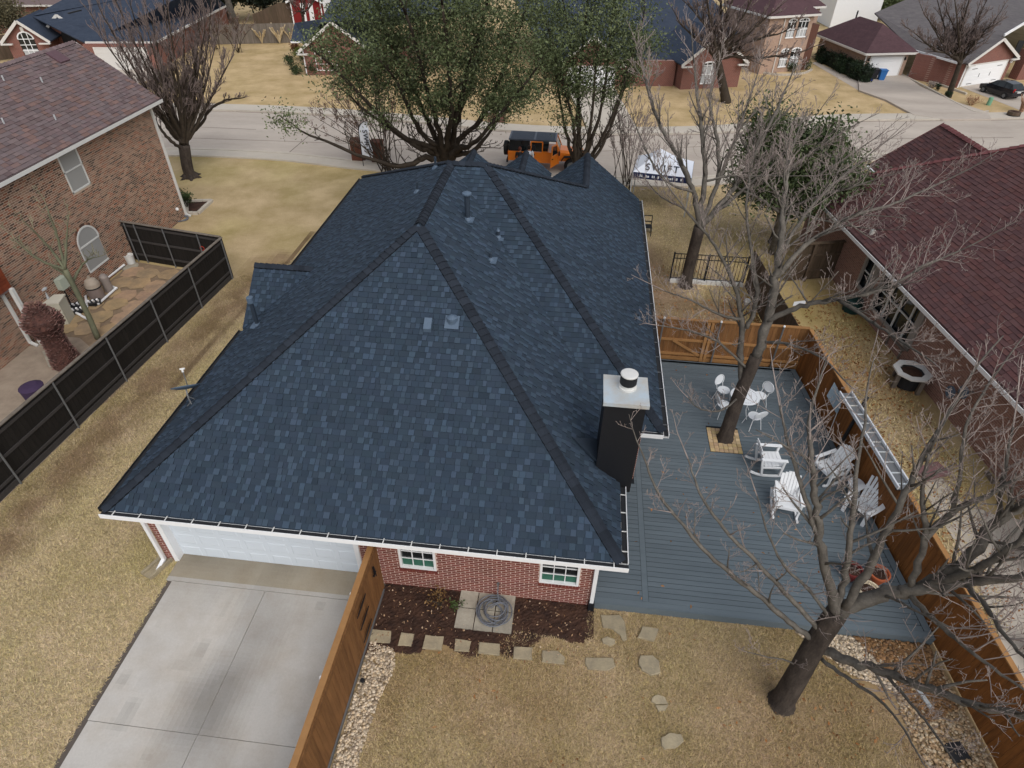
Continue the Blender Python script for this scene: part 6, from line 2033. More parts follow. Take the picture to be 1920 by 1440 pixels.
garage_door(hC, c0_ + u1 * .5, u1, n1, w1 - 1.0, 1.6)
c2_, c3_ = at(1275, 168), at(1382, 163)
u2, n2, w2 = gable_front(hC, c2_, c3_, 2.1, 1.9, 6, M_redb, M_navy, over=.35)
arch_window(hC, c2_ + u2 * 1.6 + n2 * .0 + V3(0, 0, .4), u2, n2, 1.2, 1.6, blind=.8)
b = MB(); b.prism([at(1050, 112, 1.9), at(1270, 112, 1.9), at(1390, 60, 2.7), at(1330, -8, 3.9), at(960, -8, 3.9), at(1000, 60, 2.8)], (0, 0, -.1)); b.build('roof', M_navy, hC)
b = MB(); b.obox(at(1160, 164) - n1 * .4, u1 * 4.6, -n1 * 4, V3(0, 0, 1.9)); b.build('wall', M_redb, hC)
b = MB(); b.obox(at(1362, 95, .4), V3(1.0, .2, 0), V3(-.2, .9, 0), V3(0, 0, 3.0)); tag(b.build('chimney_stack', mat('orange_brick', rgb(150, 84, 46), var=.2)), 'orange brick chimney stack beside the right navy gable', 'chimney')

# fences and shed at the back of the far lawn
ff = thing('wooden_fence', 'weathered grey board fence across the back of the far lawn', 'fence', at(500, 82), 'board fences of the gardens')
f0, f1 = at(400, 84), at(556, 80)
board_fence(ff, f0[:2], f1[:2], 1.75, (0, -1, 0), M_greywood, bw=.13, seed=31)
fg = thing('wooden_fence', 'tan board fence climbing in steps behind the grey fence', 'fence', at(520, 45), 'board fences of the gardens')
f0, f1 = at(478, 50), at(560, 44)
for i in range(22):
    p = f0 + (f1 - f0) * i / 22; t = min(1, i / 13)
    MB().obox(p, (f1 - f0) / 23, V3(0, 0, 1.2 + .9 * t), V3(0, .03, 0)).build('board', M_brownwood, fg)
fh = thing('wooden_fence', 'pale board fence section beside the navy gable at the upper left', 'fence', at(15, 110), 'board fences of the gardens')
board_fence(fh, at(-20, 116)[:2], at(38, 108)[:2], 1.9, (0, -1, 0), M_brownwood, bw=.16, seed=33)
sh = thing('garden_shed', 'small red boarded shed with white corners and green roof', 'shed', at(572, 44))
s0_ = at(551, 46); us = unit(V3(1, .08, 0)); ns = np.cross(us, V3(0, 0, 1)); z = V3(0, 0, 1)
Ws, Hs = 3.4, 2.3
M_shed = mat('barn_red', rgb(118, 28, 30), var=.12, rough=.7)
b = MB(); b.prism([s0_, s0_ + us * Ws, s0_ + us * Ws + z * Hs, s0_ + us * Ws * .5 + z * (Hs + .7), s0_ + z * Hs], -ns * 3.4); b.build('wall', M_shed, sh)
b = MB()
for x in (0, .32, .58, .97):
    b.obox(s0_ + us * (Ws * x) + ns * .01, us * (.12 if x in (0, .97) else .5), z * (Hs if x in (0, .97) else 2.1), ns * .05)
b.build('white_boards', M_white, sh)
b = MB(); e_ = .35
b.prism([s0_ - us * e_ + z * (Hs - .15) + ns * e_, s0_ + us * Ws * .5 + z * (Hs + .75) + ns * e_, s0_ + us * Ws * .5 + z * (Hs + .75) - ns * 3.6, s0_ - us * e_ + z * (Hs - .15) - ns * 3.6], z * .08)
b.prism([s0_ + us * (Ws + e_) + z * (Hs - .15) + ns * e_, s0_ + us * Ws * .5 + z * (Hs + .75) + ns * e_, s0_ + us * Ws * .5 + z * (Hs + .75) - ns * 3.6, s0_ + us * (Ws + e_) + z * (Hs - .15) - ns * 3.6], z * .08)
b.build('roof', mat('green_grey_shingle', rgb(70, 84, 84), var=.15), sh)
b = MB(); b.bar(s0_ - us * e_ + z * (Hs - .12) + ns * (e_ + .02), s0_ + us * Ws * .5 + z * (Hs + .78) + ns * (e_ + .02), .05, .18); b.bar(s0_ + us * (Ws + e_) + z * (Hs - .12) + ns * (e_ + .02), s0_ + us * Ws * .5 + z * (Hs + .78) + ns * (e_ + .02), .05, .18); b.build('verge_board', M_white, sh)
hS = thing('navy_roof_house', 'house with navy roof and white chimney box behind the red shed', 'house', at(640, 15))
p = at(600, 20); box_walls(hS, p, us, ns, 10, 5, 2.4, M_redb); hip_roof(hS, p, us, ns, 10, 5, 2.4, .6, M_navy)
b = MB(); b.obox(at(608, 25, 2.4), us * 1.0, -ns * .8, z * 2.0); b.build('chimney', M_white, hS)

# ------------------------------------------------------------------ street things
def wheel(root, c, ax_, r, w, tm=M_dark, rm=M_steel):
    ax_ = unit(ax_); b = MB(); c = np.asarray(c, float)
    b.tube([c - ax_ * w / 2, c - ax_ * w * .35, c + ax_ * w * .35, c + ax_ * w / 2], [r * .9, r, r, r * .9], 18)
    t_ = b.build('wheel', tm, root)
    b = MB(); b.tube([c - ax_ * (w / 2 + .012), c + ax_ * (w / 2 + .012)], r * .58, 10); b.build('rim', rm, t_)
    for k in range(5):
        a = k * 1.2566; s_ = unit(np.cross(ax_, V3(0, 0, 1)))
        q = c + (s_ * math.cos(a) + V3(0, 0, 1) * math.sin(a)) * r * .32
        b = MB(); b.bar(c + ax_ * (w / 2 + .02), q + ax_ * (w / 2 + .02), .05, .03, ax_); b.bar(c - ax_ * (w / 2 + .02), q - ax_ * (w / 2 + .02), .05, .03, ax_); b.build('spoke', rm, t_)


M_orange = mat('orange_car_paint', rgb(226, 124, 34), None, var=.03, var_scale=2, rough=.3, spec=.5)
M_carblack = mat('black_car_paint', (.008, .009, .014), None, var=.05, var_scale=2, rough=.15, spec=.6)
M_hardtop = mat('black_hardtop', rgb(70, 78, 90), None, var=.08, var_scale=4, rough=.45, spec=.4)
M_rubber = mat('black_rubber', (.012, .012, .013), None, var=.15, var_scale=12, rough=.8)
M_tailred = mat('red_lens', rgb(170, 24, 28), None, var=.05, rough=.25)

# orange off-road car: long axis along the street (+X is its nose)
jr = at(949, 292, .85); jn = at(1086, 292, .85)
JX0, JY = jr[0] + .28, 37.3
JL = 4.05
jeep = thing('off_road_car', 'orange off-road car with black hardtop and open front door at the kerb', 'car', (JX0 + 2, JY, 0))
jy0, jy1 = JY - .78, JY + .78
b = MB()
b.prism([(JX0, jy0, .55), (JX0 + .45, jy0, .55), (JX0 + .62, jy0, .95), (JX0 + 1.15, jy0, .95), (JX0 + 1.32, jy0, .48), (JX0 + 2.75, jy0, .48), (JX0 + 2.75, jy0, 1.08), (JX0, jy0, 1.08)], (0, jy1 - jy0, 0))
b.build('body', M_orange, jeep)
b = MB(); b.prism([(JX0 + 2.755, jy0 + .14, .62), (JX0 + 3.95, jy0 + .2, .62), (JX0 + 3.95, jy0 + .22, 1.02), (JX0 + 2.755, jy0 + .1, 1.12)], (0, .0, 0)) if False else None
b.add([(JX0 + 2.755, jy0 + .10, .6), (JX0 + 3.98, jy0 + .2, .6), (JX0 + 3.98, jy1 - .2, .6), (JX0 + 2.755, jy1 - .10, .6),
       (JX0 + 2.755, jy0 + .12, 1.06), (JX0 + 3.98, jy0 + .23, .98), (JX0 + 3.98, jy1 - .23, .98), (JX0 + 2.755, jy1 - .12, 1.06),
       (JX0 + 2.755, jy0 + .35, 1.15), (JX0 + 3.93, jy0 + .42, 1.06), (JX0 + 3.93, jy1 - .42, 1.06), (JX0 + 2.755, jy1 - .35, 1.15)],
      [(0, 3, 2, 1), (0, 1, 5, 4), (1, 2, 6, 5), (2, 3, 7, 6), (3, 0, 4, 7), (4, 5, 9, 8), (5, 6, 10, 9), (6, 7, 11, 10), (7, 4, 8, 11), (8, 9, 10, 11)])
hood = b.build('bonnet', M_orange, jeep)
for s in (-1, 1):
    b = MB(); b.box(JX0 + 3.62, JY + s * .62 - .04, 1.0, JX0 + 3.68, JY + s * .62 + .04, 1.1); b.build('bonnet_latch', M_rubber, jeep)
    b = MB(); yy = JY + s * .72; P = [(JX0 + 2.85, .62), (JX0 + 3.0, .86), (JX0 + 3.7, .9), (JX0 + 4.02, .72)]
    for i in range(3):
        b.obox((P[i][0], yy - .16, P[i][1]), (P[i + 1][0] - P[i][0], 0, P[i + 1][1] - P[i][1]), (0, .34, 0), (0, 0, .05))
    b.build('wing', M_rubber, jeep)
    b = MB(); b.tube([(JX0 + 3.975, JY + s * .42, .85), (JX0 + 4.0, JY + s * .42, .85)], .09, 12); b.build('headlight', M_greyblind, jeep)
b = MB(); b.box(JX0 + 3.99, JY - .75, .42, JX0 + 4.16, JY + .75, .58); b.build('bumper', M_rubber, jeep)
b = MB()
for k in range(7):
    b.box(JX0 + 3.975, JY - .27 + k * .085, .72, JX0 + 3.99, JY - .23 + k * .085, .98)
b.build('grille', M_rubber, jeep)
# hardtop with ribs, glazing
b = MB()
b.add([(JX0 + .02, jy0 + .02, 1.09), (JX0 + 1.15, jy0 + .02, 1.09), (JX0 + 1.15, jy1 - .02, 1.09), (JX0 + .02, jy1 - .02, 1.09), (JX0 + .06, jy0 + .1, 1.66), (JX0 + 1.15, jy0 + .1, 1.66), (JX0 + 1.15, jy1 - .1, 1.66), (JX0 + .06, jy1 - .1, 1.66)],
      [(0, 3, 2, 1), (0, 1, 5, 4), (1, 2, 6, 5), (2, 3, 7, 6), (3, 0, 4, 7), (4, 5, 6, 7)])
b.build('rear_quarter_glass', M_glass, jeep)
b = MB(); b.box(JX0 + .02, jy0 + .06, 1.66, JX0 + 2.55, jy1 - .06, 1.74); ht = b.build('hardtop', M_hardtop, jeep)
for k in range(9):
    b = MB(); y_ = jy0 + .16 + k * .155; b.box(JX0 + .12, y_, 1.741, JX0 + 1.35, y_ + .05, 1.757); b.box(JX0 + 1.45, y_, 1.741, JX0 + 2.45, y_ + .05, 1.757); b.build('roof_rib', M_hardtop, ht)
b = MB(); b.bar((JX0 + 2.78, jy0 + .08, 1.08), (JX0 + 2.52, jy0 + .12, 1.70), .06, .06, (0, 1, 0)); b.bar((JX0 + 2.78, jy1 - .08, 1.08), (JX0 + 2.52, jy1 - .12, 1.70), .06, .06, (0, 1, 0)); b.bar((JX0 + 2.53, jy0 + .1, 1.70), (JX0 + 2.53, jy1 - .1, 1.70), .06, .06); b.build('windscreen_frame', M_orange, jeep)
b = MB(); b.prism([(JX0 + 2.77, jy0 + .1, 1.12), (JX0 + 2.77, jy1 - .1, 1.12), (JX0 + 2.54, jy1 - .12, 1.66), (JX0 + 2.54, jy0 + .12, 1.66)], (-.012, 0, 0)); b.build('windscreen', M_glass, jeep)
b = MB(); b.box(JX0 + 1.2, jy0 + .05, .5, JX0 + 2.6, jy1 - .05, .56); b.box(JX0 + 1.75, JY - .6, .6, JX0 + 2.1, JY - .1, 1.25); b.box(JX0 + 1.75, JY + .1, .6, JX0 + 2.1, JY + .6, 1.25); b.build('seat', M_rubber, jeep)
# rear door closed, front door swung open towards us
b = MB(); x0, x1 = JX0 + 1.18, JX0 + 1.86
b.box(x0, jy0 - .015, .5, x1, jy0 + .0, 1.08)
for p, q in [((x0 + .02, 1.08), (x0 + .04, 1.64)), ((x1 - .03, 1.08), (x1 - .03, 1.64)), ((x0 + .03, 1.63), (x1 - .02, 1.63))]:
    b.bar((p[0], jy0 + .02, p[1]), (q[0], jy0 + .06, q[1]), .06, .05, (0, 1, 0))
rd = b.build('door', M_orange, jeep); b = MB(); b.prism([(x0 + .05, jy0 + .03, 1.1), (x1 - .06, jy0 + .03, 1.1), (x1 - .06, jy0 + .07, 1.6), (x0 + .07, jy0 + .07, 1.6)], (0, .01, 0)); b.build('door_glass', M_glass, rd)
b = MB(); b.box(x0 + .08, jy0 - .04, .92, x0 + .26, jy0 - .015, .97); b.build('handle', M_rubber, rd)
hx, hy = JX0 + 2.68, jy0 - .01; dd = unit(V3(-.42, -.91, 0)); up = V3(0, 0, 1); th_ = np.cross(dd, up) * .05
b = MB(); o_ = V3(hx, hy, .48); b.obox(o_, dd * .78, up * .6, th_)
b.bar(o_ + up * .6, o_ + up * 1.12 + dd * .22, .06, .05, th_); b.bar(o_ + up * .6 + dd * .74, o_ + up * 1.16 + dd * .72, .06, .05, th_); b.bar(o_ + up * 1.14 + dd * .2, o_ + up * 1.16 + dd * .75, .06, .05, th_)
fdoor = b.build('door', M_orange, jeep)
b = MB(); b.prism([o_ + up * .62 + dd * .05 + th_ * .3, o_ + up * .62 + dd * .72 + th_ * .3, o_ + up * 1.13 + dd * .7 + th_ * .3, o_ + up * 1.1 + dd * .25 + th_ * .3], th_ * .2); b.build('door_glass', M_glass, fdoor)
b = MB(); b.bar(o_ + up * .45 + dd * .6 - th_ * .4, o_ + up * .45 + dd * .74 - th_ * .4, .03, .04); b.build('handle', M_rubber, fdoor)
b = MB(); b.box(hx + .02, hy - .24, 1.02, hx + .1, hy - .02, 1.2); b.build('mirror', M_rubber, jeep)
for x in (.88, 3.42):
    for s in (-1, 1):
        wheel(jeep, (JX0 + x, JY + s * .72, .40), (0, 1, 0), .40, .25, M_rubber)
wheel(jeep, (JX0 - .18, JY + .05, .98), (1, 0, 0), .40, .24, M_rubber)
b = MB(); b.box(JX0 - .1, JY - .74, .42, JX0 - .005, JY + .74, .56); b.build('bumper', M_rubber, jeep)
for s in (-1, 1):
    b = MB(); b.box(JX0 - .03, JY + s * .66 - .06, .85, JX0 - .001, JY + s * .66 + .06, 1.0); b.build('tail_light', M_tailred, jeep)

# black hatchback-like car on the far right drive
cx0 = at(1832, 168); cx1 = at(1905, 184)
sc_ = .74
suv = thing('parked_car', 'black hatchback car parked nose-in by the white garage doors', 'car', (0, 0, 0))


def car_body(root, s, paint):
    """nose towards +X, centre at the origin"""
    def sec(x, prof):
        return [(x * s, y * s, z_ * s) for y, z_ in prof]
    L = [(2.15, .70, .45, .62), (2.02, .82, .32, .78), (1.2, .90, .28, .98), (.6, .91, .28, 1.04), (-1.2, .92, .28, 1.06), (-1.95, .88, .32, 1.08), (-2.12, .80, .42, .98)]
    b = MB(); P = []
    for (x, w, z0_, z1_) in L:
        P += sec(x, [(-w * .92, z0_), (-w, (z0_ + z1_) / 2), (-w * .96, z1_), (w * .96, z1_), (w, (z0_ + z1_) / 2), (w * .92, z0_)])
    F = []
    n = 6
    for i in range(len(L) - 1):
        for j in range(n):
            F.append((i * n + j, (i + 1) * n + j, (i + 1) * n + (j + 1) % n, i * n + (j + 1) % n))
    F += [tuple(range(n))[::-1], tuple((len(L) - 1) * n + j for j in range(n))]
    F = [f[::-1] for f in F]
    b.add(P, F); b.build('body', paint, root, smooth=False)
    C_ = [(1.05, .82, 1.0), (.35, .70, 1.50), (-.6, .68, 1.58), (-1.55, .64, 1.48), (-2.02, .78, 1.06)]
    b = MB(); P = []
    for x, w, z_ in C_:
        P += [(x * s, -w * s, z_ * s), (x * s, w * s, z_ * s)]
    base_ = [(1.05, .84, 1.0), (-2.02, .84, 1.05)]
    for x, w, z_ in [(1.05, .86, .99), (.35, .86, 1.02), (-.6, .87, 1.03), (-1.55, .86, 1.05), (-2.02, .84, 1.04)]:
        P += [(x * s, -w * s, z_ * s), (x * s, w * s, z_ * s)]
    F = []
    for i in range(4):
        a = 2 * i; F.append((a, a + 2, a + 3, a + 1)); F.append((a, 10 + a, 12 + a, 2 + a)); F.append((a + 1, a + 3, 13 + a, 11 + a))
    b.add(P, F); b.build('glasshouse', M_glass, root)
    b = MB(); b.add([(x * s, y * w * s, z_ * s + .015) for x, w, z_ in C_[1:4] for y in (-1, 1)], [(0, 2, 3, 1), (2, 4, 5, 3)]); b.build('roof_panel', paint, root)
    b = MB()
    for y in (-1, 1):
        for (x0, z0_), (x1, z1_) in [((.1, 1.04), (.05, 1.48)), ((-.85, 1.05), (-.8, 1.52)), ((-1.55, 1.06), (-1.5, 1.44))]:
            b.bar((x0 * s, y * .875 * s, z0_ * s), (x1 * s, y * .72 * s, z1_ * s), .06 * s, .04, (0, 1, 0))
    b.build('pillar', paint, root)
    for x in (1.35, -1.3):
        for y in (-1, 1):
            wheel(root, (x * s, y * .82 * s, .33 * s), (0, 1, 0), .33 * s, .22 * s, M_rubber)
    for y in (-1, 1):
        b = MB(); b.obox((-2.12 * s, y * .72 * s - .1 * s, .82 * s), (.05, 0, 0), (0, .2 * s, 0), (0, 0, .34 * s)); b.build('tail_light', M_tailred, root)
        b = MB(); b.obox((2.0 * s, y * .62 * s - .12 * s, .62 * s), (.08, 0, 0), (0, .24 * s, 0), (0, 0, .12 * s)); b.build('headlight', M_greyblind, root)
        b = MB(); b.obox((.75 * s, y * .9 * s, 1.0 * s), (.14 * s, 0, 0), (0, y * .16 * s, 0), (0, 0, .12 * s)); b.build('mirror', paint, root)
    b = MB(); b.box(-2.15 * s, -.25 * s, .72 * s, -2.11 * s, .25 * s, .84 * s); b.build('number_plate', M_offwhite, root)
    b = MB(); b.box(-2.14 * s, -.6 * s, .88 * s, -2.1 * s, .6 * s, .93 * s); b.build('chrome_bar', M_galv, root)


car_body(suv, sc_, M_carblack)
c_ = (at(1838, 174) + at(1900, 188)) / 2
suv.location = (c_[0] + .35, c_[1] + .45, 0); d_ = at(1838, 174) - at(1900, 188); suv.rotation_euler = (0, 0, math.atan2(d_[1], d_[0]) - .32)

jeep.scale = (1.09, 1.0, 1.03)

# people behind the gable tip, beside the car
M_skin = mat('skin', rgb(196, 150, 126), var=.05, rough=.6)


def person(name, label, loc, hair_m, top_m, legs_m, rot=0.0, h=1.72, bend=0.0):
    r = thing(name, label, 'person', loc)
    s = h / 1.75
    o = V3(*loc); c, sn = math.cos(rot), math.sin(rot)

    def T(x, y, z_):
        y2 = y - bend * max(0, z_ - .9)
        return o + V3((x * c - y2 * sn) * s, (x * sn + y2 * c) * s, z_ * s)

    # one continuous figure made of lofted rings: torso, limbs and head joined in a single mesh
    b = MB()
    def loft(P, R, col, sx=1.0):
        b.tube([T(*p) for p in P], np.array(R) * s, 10, col)
    top_c, leg_c, skin_c = top_m, legs_m, rgb(196, 150, 126)
    loft([(0, 0, .86), (0, 0, .95), (0, .0, 1.10), (0, 0, 1.28), (0, 0, 1.40), (0, 0, 1.47)], [.155, .165, .15, .175, .165, .075], top_c)
    for x in (-1, 1):
        loft([(x * .09, 0, .92), (x * .10, -.01, .5), (x * .10, .02, .09), (x * .10, -.08, .04)], [.10, .07, .05, .045], leg_c)
        loft([(x * .17, 0, 1.40), (x * .235, .0, 1.36), (x * .27, .02, 1.12), (x * .25, -.12, .92)], [.07, .062, .045, .034], top_c)
        loft([(x * .25, -.12, .92), (x * .245, -.17, .86), (x * .24, -.2, .80)], [.034, .04, .02], skin_c)
    loft([(0, 0, 1.45), (0, 0, 1.53), (0, -.015, 1.57), (0, -.02, 1.65), (0, -.01, 1.72), (0, 0, 1.755)], [.055, .055, .075, .092, .085, .04], skin_c)
    loft([(0, -.10, 1.64), (0, -.125, 1.625)], [.016, .018], skin_c)
    b.build('figure', mat('clothes_and_skin', (1, 1, 1), var=.06, var_scale=8, rough=.8), r, smooth=True)
    b = MB(); b.tube([T(0, .03, 1.58), T(0, .035, 1.66), T(0, .015, 1.735), T(0, 0, 1.79)], np.array([.08, .105, .10, .04]) * s, 12); b.build('hair', hair_m, r, smooth=True)
    for x in (-1, 1):
        b = MB(); b.blob(T(x * .035, -.105, 1.665), .011 * s, 1, 1, 0); b.build('eye', M_dark, r)
    return r


pa = at(975, 276, 1.62); pa[2] = 0
person('person', 'person with reddish brown hair and dark top beside the orange car', pa, mat('auburn_hair', rgb(92, 48, 36), var=.2), rgb(30, 30, 34), rgb(40, 46, 60), rot=2.8, h=1.62)
pb = at(992, 279, 1.5); pb[2] = 0
person('person', 'person with dark hair and white shirt beside the orange car', pb, mat('dark_hair', rgb(44, 34, 28), var=.2), (.72, .74, .78), rgb(40, 46, 60), rot=3.4, h=1.66)

# white canopy tent with lettering
tent = thing('canopy_tent', 'white pop-up canopy with navy valance and dark lettering on the front lawn', 'canopy', (4, 32, 0))
t0, t1 = at(1187, 322, 2.05), at(1297, 334, 2.05)
ut = unit(t1 - t0); ut[2] = 0; ut = unit(ut); nt_ = np.cross(ut, V3(0, 0, 1)); Wt = np.linalg.norm((t1 - t0)[:2]); Dt = 2.4; z = V3(0, 0, 1)
cs = [t0, t0 + ut * Wt, t0 + ut * Wt - nt_ * Dt, t0 - nt_ * Dt]
pk_ = at(1238, 278, 3.05)
M_tent = mat('white_canvas', (.74, .78, .86), var=.04, var_scale=3, rough=.6)
M_navyc = mat('navy_canvas', rgb(30, 40, 78), var=.1, rough=.7)
b = MB()
for i in range(4):
    a_, c_ = cs[i], cs[(i + 1) % 4]; m1 = a_ + (pk_ - a_) * .5 - z * .10; m2 = c_ + (pk_ - c_) * .5 - z * .10
    b.prism([a_, c_, m2, m1], (0, 0, -.01)); b.prism([m1, m2, pk_], (0, 0, -.01))
b.build('roof_cloth', M_tent, tent)
b = MB()
for i in range(4):
    a_, c_ = cs[i], cs[(i + 1) % 4]; e_ = unit(c_ - a_); b.obox(a_ - z * .30, c_ - a_, z * .30, -np.cross(z, e_) * .0 + np.cross(e_, z) * .012)
b.build('valance', M_navyc, tent)
for i in range(4):
    MB().bar(cs[i], V3(cs[i][0], cs[i][1], 0), .05, .05, (0, 1, 0)).build('leg', M_greyblind, tent)


def lettering(txt, o, u, v, size, m_, parent, name='lettering', align='CENTER', space=1.0):
    cu = bpy.data.curves.new(name, 'FONT'); cu.body = txt; cu.size = size; cu.align_x = align; cu.extrude = .004; cu.space_character = space
    cu.offset = size * .012
    tmp = bpy.data.objects.new(name + '_curve', cu); COL.objects.link(tmp)
    bpy.context.view_layer.update()
    me = bpy.data.meshes.new_from_object(tmp.evaluated_get(bpy.context.evaluated_depsgraph_get()))
    bpy.data.objects.remove(tmp)
    me.materials.clear(); me.materials.append(m_)
    a = me.attributes.new('tone', 'FLOAT_COLOR', 'FACE'); a.data.foreach_set('color', [1.0] * (4 * len(me.polygons)))
    ob = bpy.data.objects.new(name, me); COL.objects.link(ob)
    u = unit(u); v = unit(v - u * np.dot(u, v)); n = np.cross(u, v); org = np.array(ORG.get(parent.name, (0, 0, 0)))
    M_ = Matrix(((u[0], v[0], n[0], o[0] - org[0]), (u[1], v[1], n[1], o[1] - org[1]), (u[2], v[2], n[2], o[2] - org[2]), (0, 0, 0, 1)))
    ob.parent = parent; ob.matrix_parent_inverse = Matrix.Identity(4); ob.matrix_basis = M_
    return ob


M_ink = mat('dark_ink', (.02, .03, .05), var=.05, rough=.6)
M_inkw = mat('white_ink', (.75, .78, .82), var=.05, rough=.6)
fm = (cs[0] + cs[1]) / 2; mid1 = fm + ((cs[0] + (pk_ - cs[0]) * .5 + cs[1] + (pk_ - cs[1]) * .5) / 2 - z * .10 - fm) * .28
sl_ = (cs[0] + (pk_ - cs[0]) * .5 + cs[1] + (pk_ - cs[1]) * .5) / 2 - z * .10 - fm
nrm_ = unit(np.cross(ut, sl_))
lettering('SWIFT', mid1 + nrm_ * .03, ut, sl_, .50, M_ink, tent, space=1.25)
b = MB(); g = random.Random(3); x = .35
while x < Wt - .35:                                    # the small print on the valance is only legible as marks
    w = g.choice([.05, .06, .08]); b.obox(cs[0] + ut * x - z * .21 + nt_ * .014, ut * w, z * g.choice([.09, .12, .12]), nt_ * .006); x += w + g.choice([.03, .03, .03, .14])
b.build('small_print', M_inkw, tent)

# feather banner and the two brick pillars by the road
fl = thing('feather_banner', 'tall white feather banner with dark vertical letters between brown brick pillars', 'banner', at(682, 312))
p = at(682, 314); p[2] = 0
top_ = 2.55
P = [p + V3(0, 0, z_) for z_ in (0, .6, 1.4, 2.1)] + [p + V3(.12, 0, 2.42), p + V3(.34, 0, 2.62), p + V3(.5, 0, 2.62)]
b = MB(); b.tube(curve_pts(P, 4), .022, 6); b.build('pole', M_black, fl)
cl = curve_pts(P[1:], 4)
b = MB(); n = len(cl)
for i in range(n - 1):
    wv = lambda k: .62 - .1 * (k / n) + .05 * math.sin(k * .9)
    a0 = cl[i]; a1 = cl[i + 1]
    x0_ = max(.02, p[0] + wv(i) - a0[0]); x1_ = max(.02, p[0] + wv(i + 1) - a1[0])
    b.prism([a0, a0 + V3(x0_, .05 * math.sin(i * .6), 0), a1 + V3(x1_, .05 * math.sin((i + 1) * .6), 0), a1], (0, .006, 0))
b.build('cloth', M_tent, fl)
lettering('SWIFT', p + V3(.24, -.07, 2.2), V3(.05, 0, -1), V3(1, 0, .05), .40, M_ink, fl, align='LEFT', space=1.1)
b = MB(); b.obox(p + V3(.25, -.06, .86), (.22, 0, 0), (0, .004, 0), (0, 0, .16)); b.build('small_print', M_greyblind, fl)
M_pillar = mat('brown_brick_pillar', rgb(104, 66, 50), rgb(86, 54, 44), mix_scale=4, var=.3, var_scale=14, rough=.9)
for (u, v), lb in [((671, 305), 'square brown brick mailbox pillar left of the feather banner'), ((708, 308), 'square brown brick mailbox pillar right of the feather banner')]:
    q = at(u, v)
    t_ = thing('brick_pillar', lb, 'pillar', q, 'brick pillars by the road')
    b = MB(); b.box(q[0] - .33, q[1] - .02, 0, q[0] + .33, q[1] + .6, 1.22); b.build('shaft', M_pillar, t_)
    b = MB(); b.box(q[0] - .36, q[1] - .05, 1.22, q[0] + .36, q[1] + .63, 1.30); b.build('cap', M_pillar, t_)
    b = MB(); b.box(q[0] - .15, q[1] + .602, .8, q[0] + .15, q[1] + .63, 1.05); b.build('letter_box', M_black, t_)
q = at(1003, 0) if False else at(936, 232)
t_ = thing('brick_pillar', 'low red brick mailbox with pale top over the road behind the oak trunks', 'pillar', q, 'brick pillars by the road')
b = MB(); b.box(q[0] - .8, q[1], 0, q[0] + .35, q[1] + .5, .7); b.build('shaft', M_redb, t_)
b = MB(); b.box(q[0] - .83, q[1] - .03, .7, q[0] + .38, q[1] + .53, .76); b.build('cap', M_walk, t_)

# bins, utility post, tub and stones over the road
M_binblue = mat('blue_bin_plastic', rgb(52, 112, 178), var=.06, rough=.5)
M_bindark = mat('dark_bin_plastic', rgb(44, 44, 50), var=.1, rough=.5)
for (u, v), m_, lb, sc2 in [((1650, 152), M_binblue, 'bright blue wheeled bin by the white garage door', .9), ((1635, 150), M_bindark, 'dark wheeled bin between the hedge end and the blue bin', .9)]:
    p = at(u, v); t_ = thing('wheeled_bin', lb, 'bin', p, 'wheeled bins by the garage')
    b = MB(); s = sc2
    b.add([p + V3(x * s, y * s, z_ * s) for x, y, z_ in [(-.22, -.25, .06), (.22, -.25, .06), (.22, .25, .06), (-.22, .25, .06), (-.3, -.34, .95), (.3, -.34, .95), (.3, .34, .95), (-.3, .34, .95)]], [(0, 3, 2, 1), (0, 1, 5, 4), (1, 2, 6, 5), (2, 3, 7, 6), (3, 0, 4, 7), (4, 5, 6, 7)])
    b.build('body', m_, t_)
    b = MB(); b.prism([p + V3(x * s, y * s, .96 * s) for x, y in [(-.33, -.38), (.33, -.38), (.33, .36), (-.33, .36)]], (0, 0, .07 * s)); b.build('lid', m_, t_)
    for x in (-1, 1):
        b = MB(); b.tube([p + V3(x * .2 * s, .26 * s, .11), p + V3(x * .27 * s, .26 * s, .11)], .11 * s, 10); b.build('wheel', M_rubber, t_)
b = MB(); p = at(1627, 154); b.prism([p, p + V3(.3, -.1, 0), p + V3(.35, .2, 0), p + V3(.05, .3, 0)], (0, 0, .3)); tag(b.build('recycling_crate', mat('cobalt_plastic', rgb(36, 52, 150), var=.05)), 'low cobalt blue crate in front of the dark bin', 'crate')
b = MB(); b.bar(at(1622, 158) + V3(0, 0, 0), at(1632, 132) + V3(0, 0, .1), .05, .05); tag(b.build('loose_board', M_greywood), 'loose board leaning at the end of the dark hedge', 'board')
b = MB(); p = at(1853, 197); b.lathe(p, [(.16, 0), (.16, .5), (.14, .56), (.03, .58)], 12); tag(b.build('utility_post', mat('pale_green_post', rgb(112, 160, 132), var=.06, rough=.6)), 'short pale green utility post on the lawn by the black car', 'utility post')
tbk = thing('half_barrel', 'brown half barrel planter at the road edge, far right', 'planter', at(1898, 218))
p = at(1898, 219); b = MB(); b.lathe(p, [(.38, 0), (.44, .2), (.42, .38)], 14); b.build('staves', M_brownwood, tbk); b = MB(); b.lathe(p, [(.43, .1), (.45, .12), (.44, .15)], 14); b.build('hoop', M_dark, tbk); b = MB(); b.lathe(p, [(.36, .37), (.2, .4), (.02, .41)], 10); b.build('soil', M_soil, tbk)
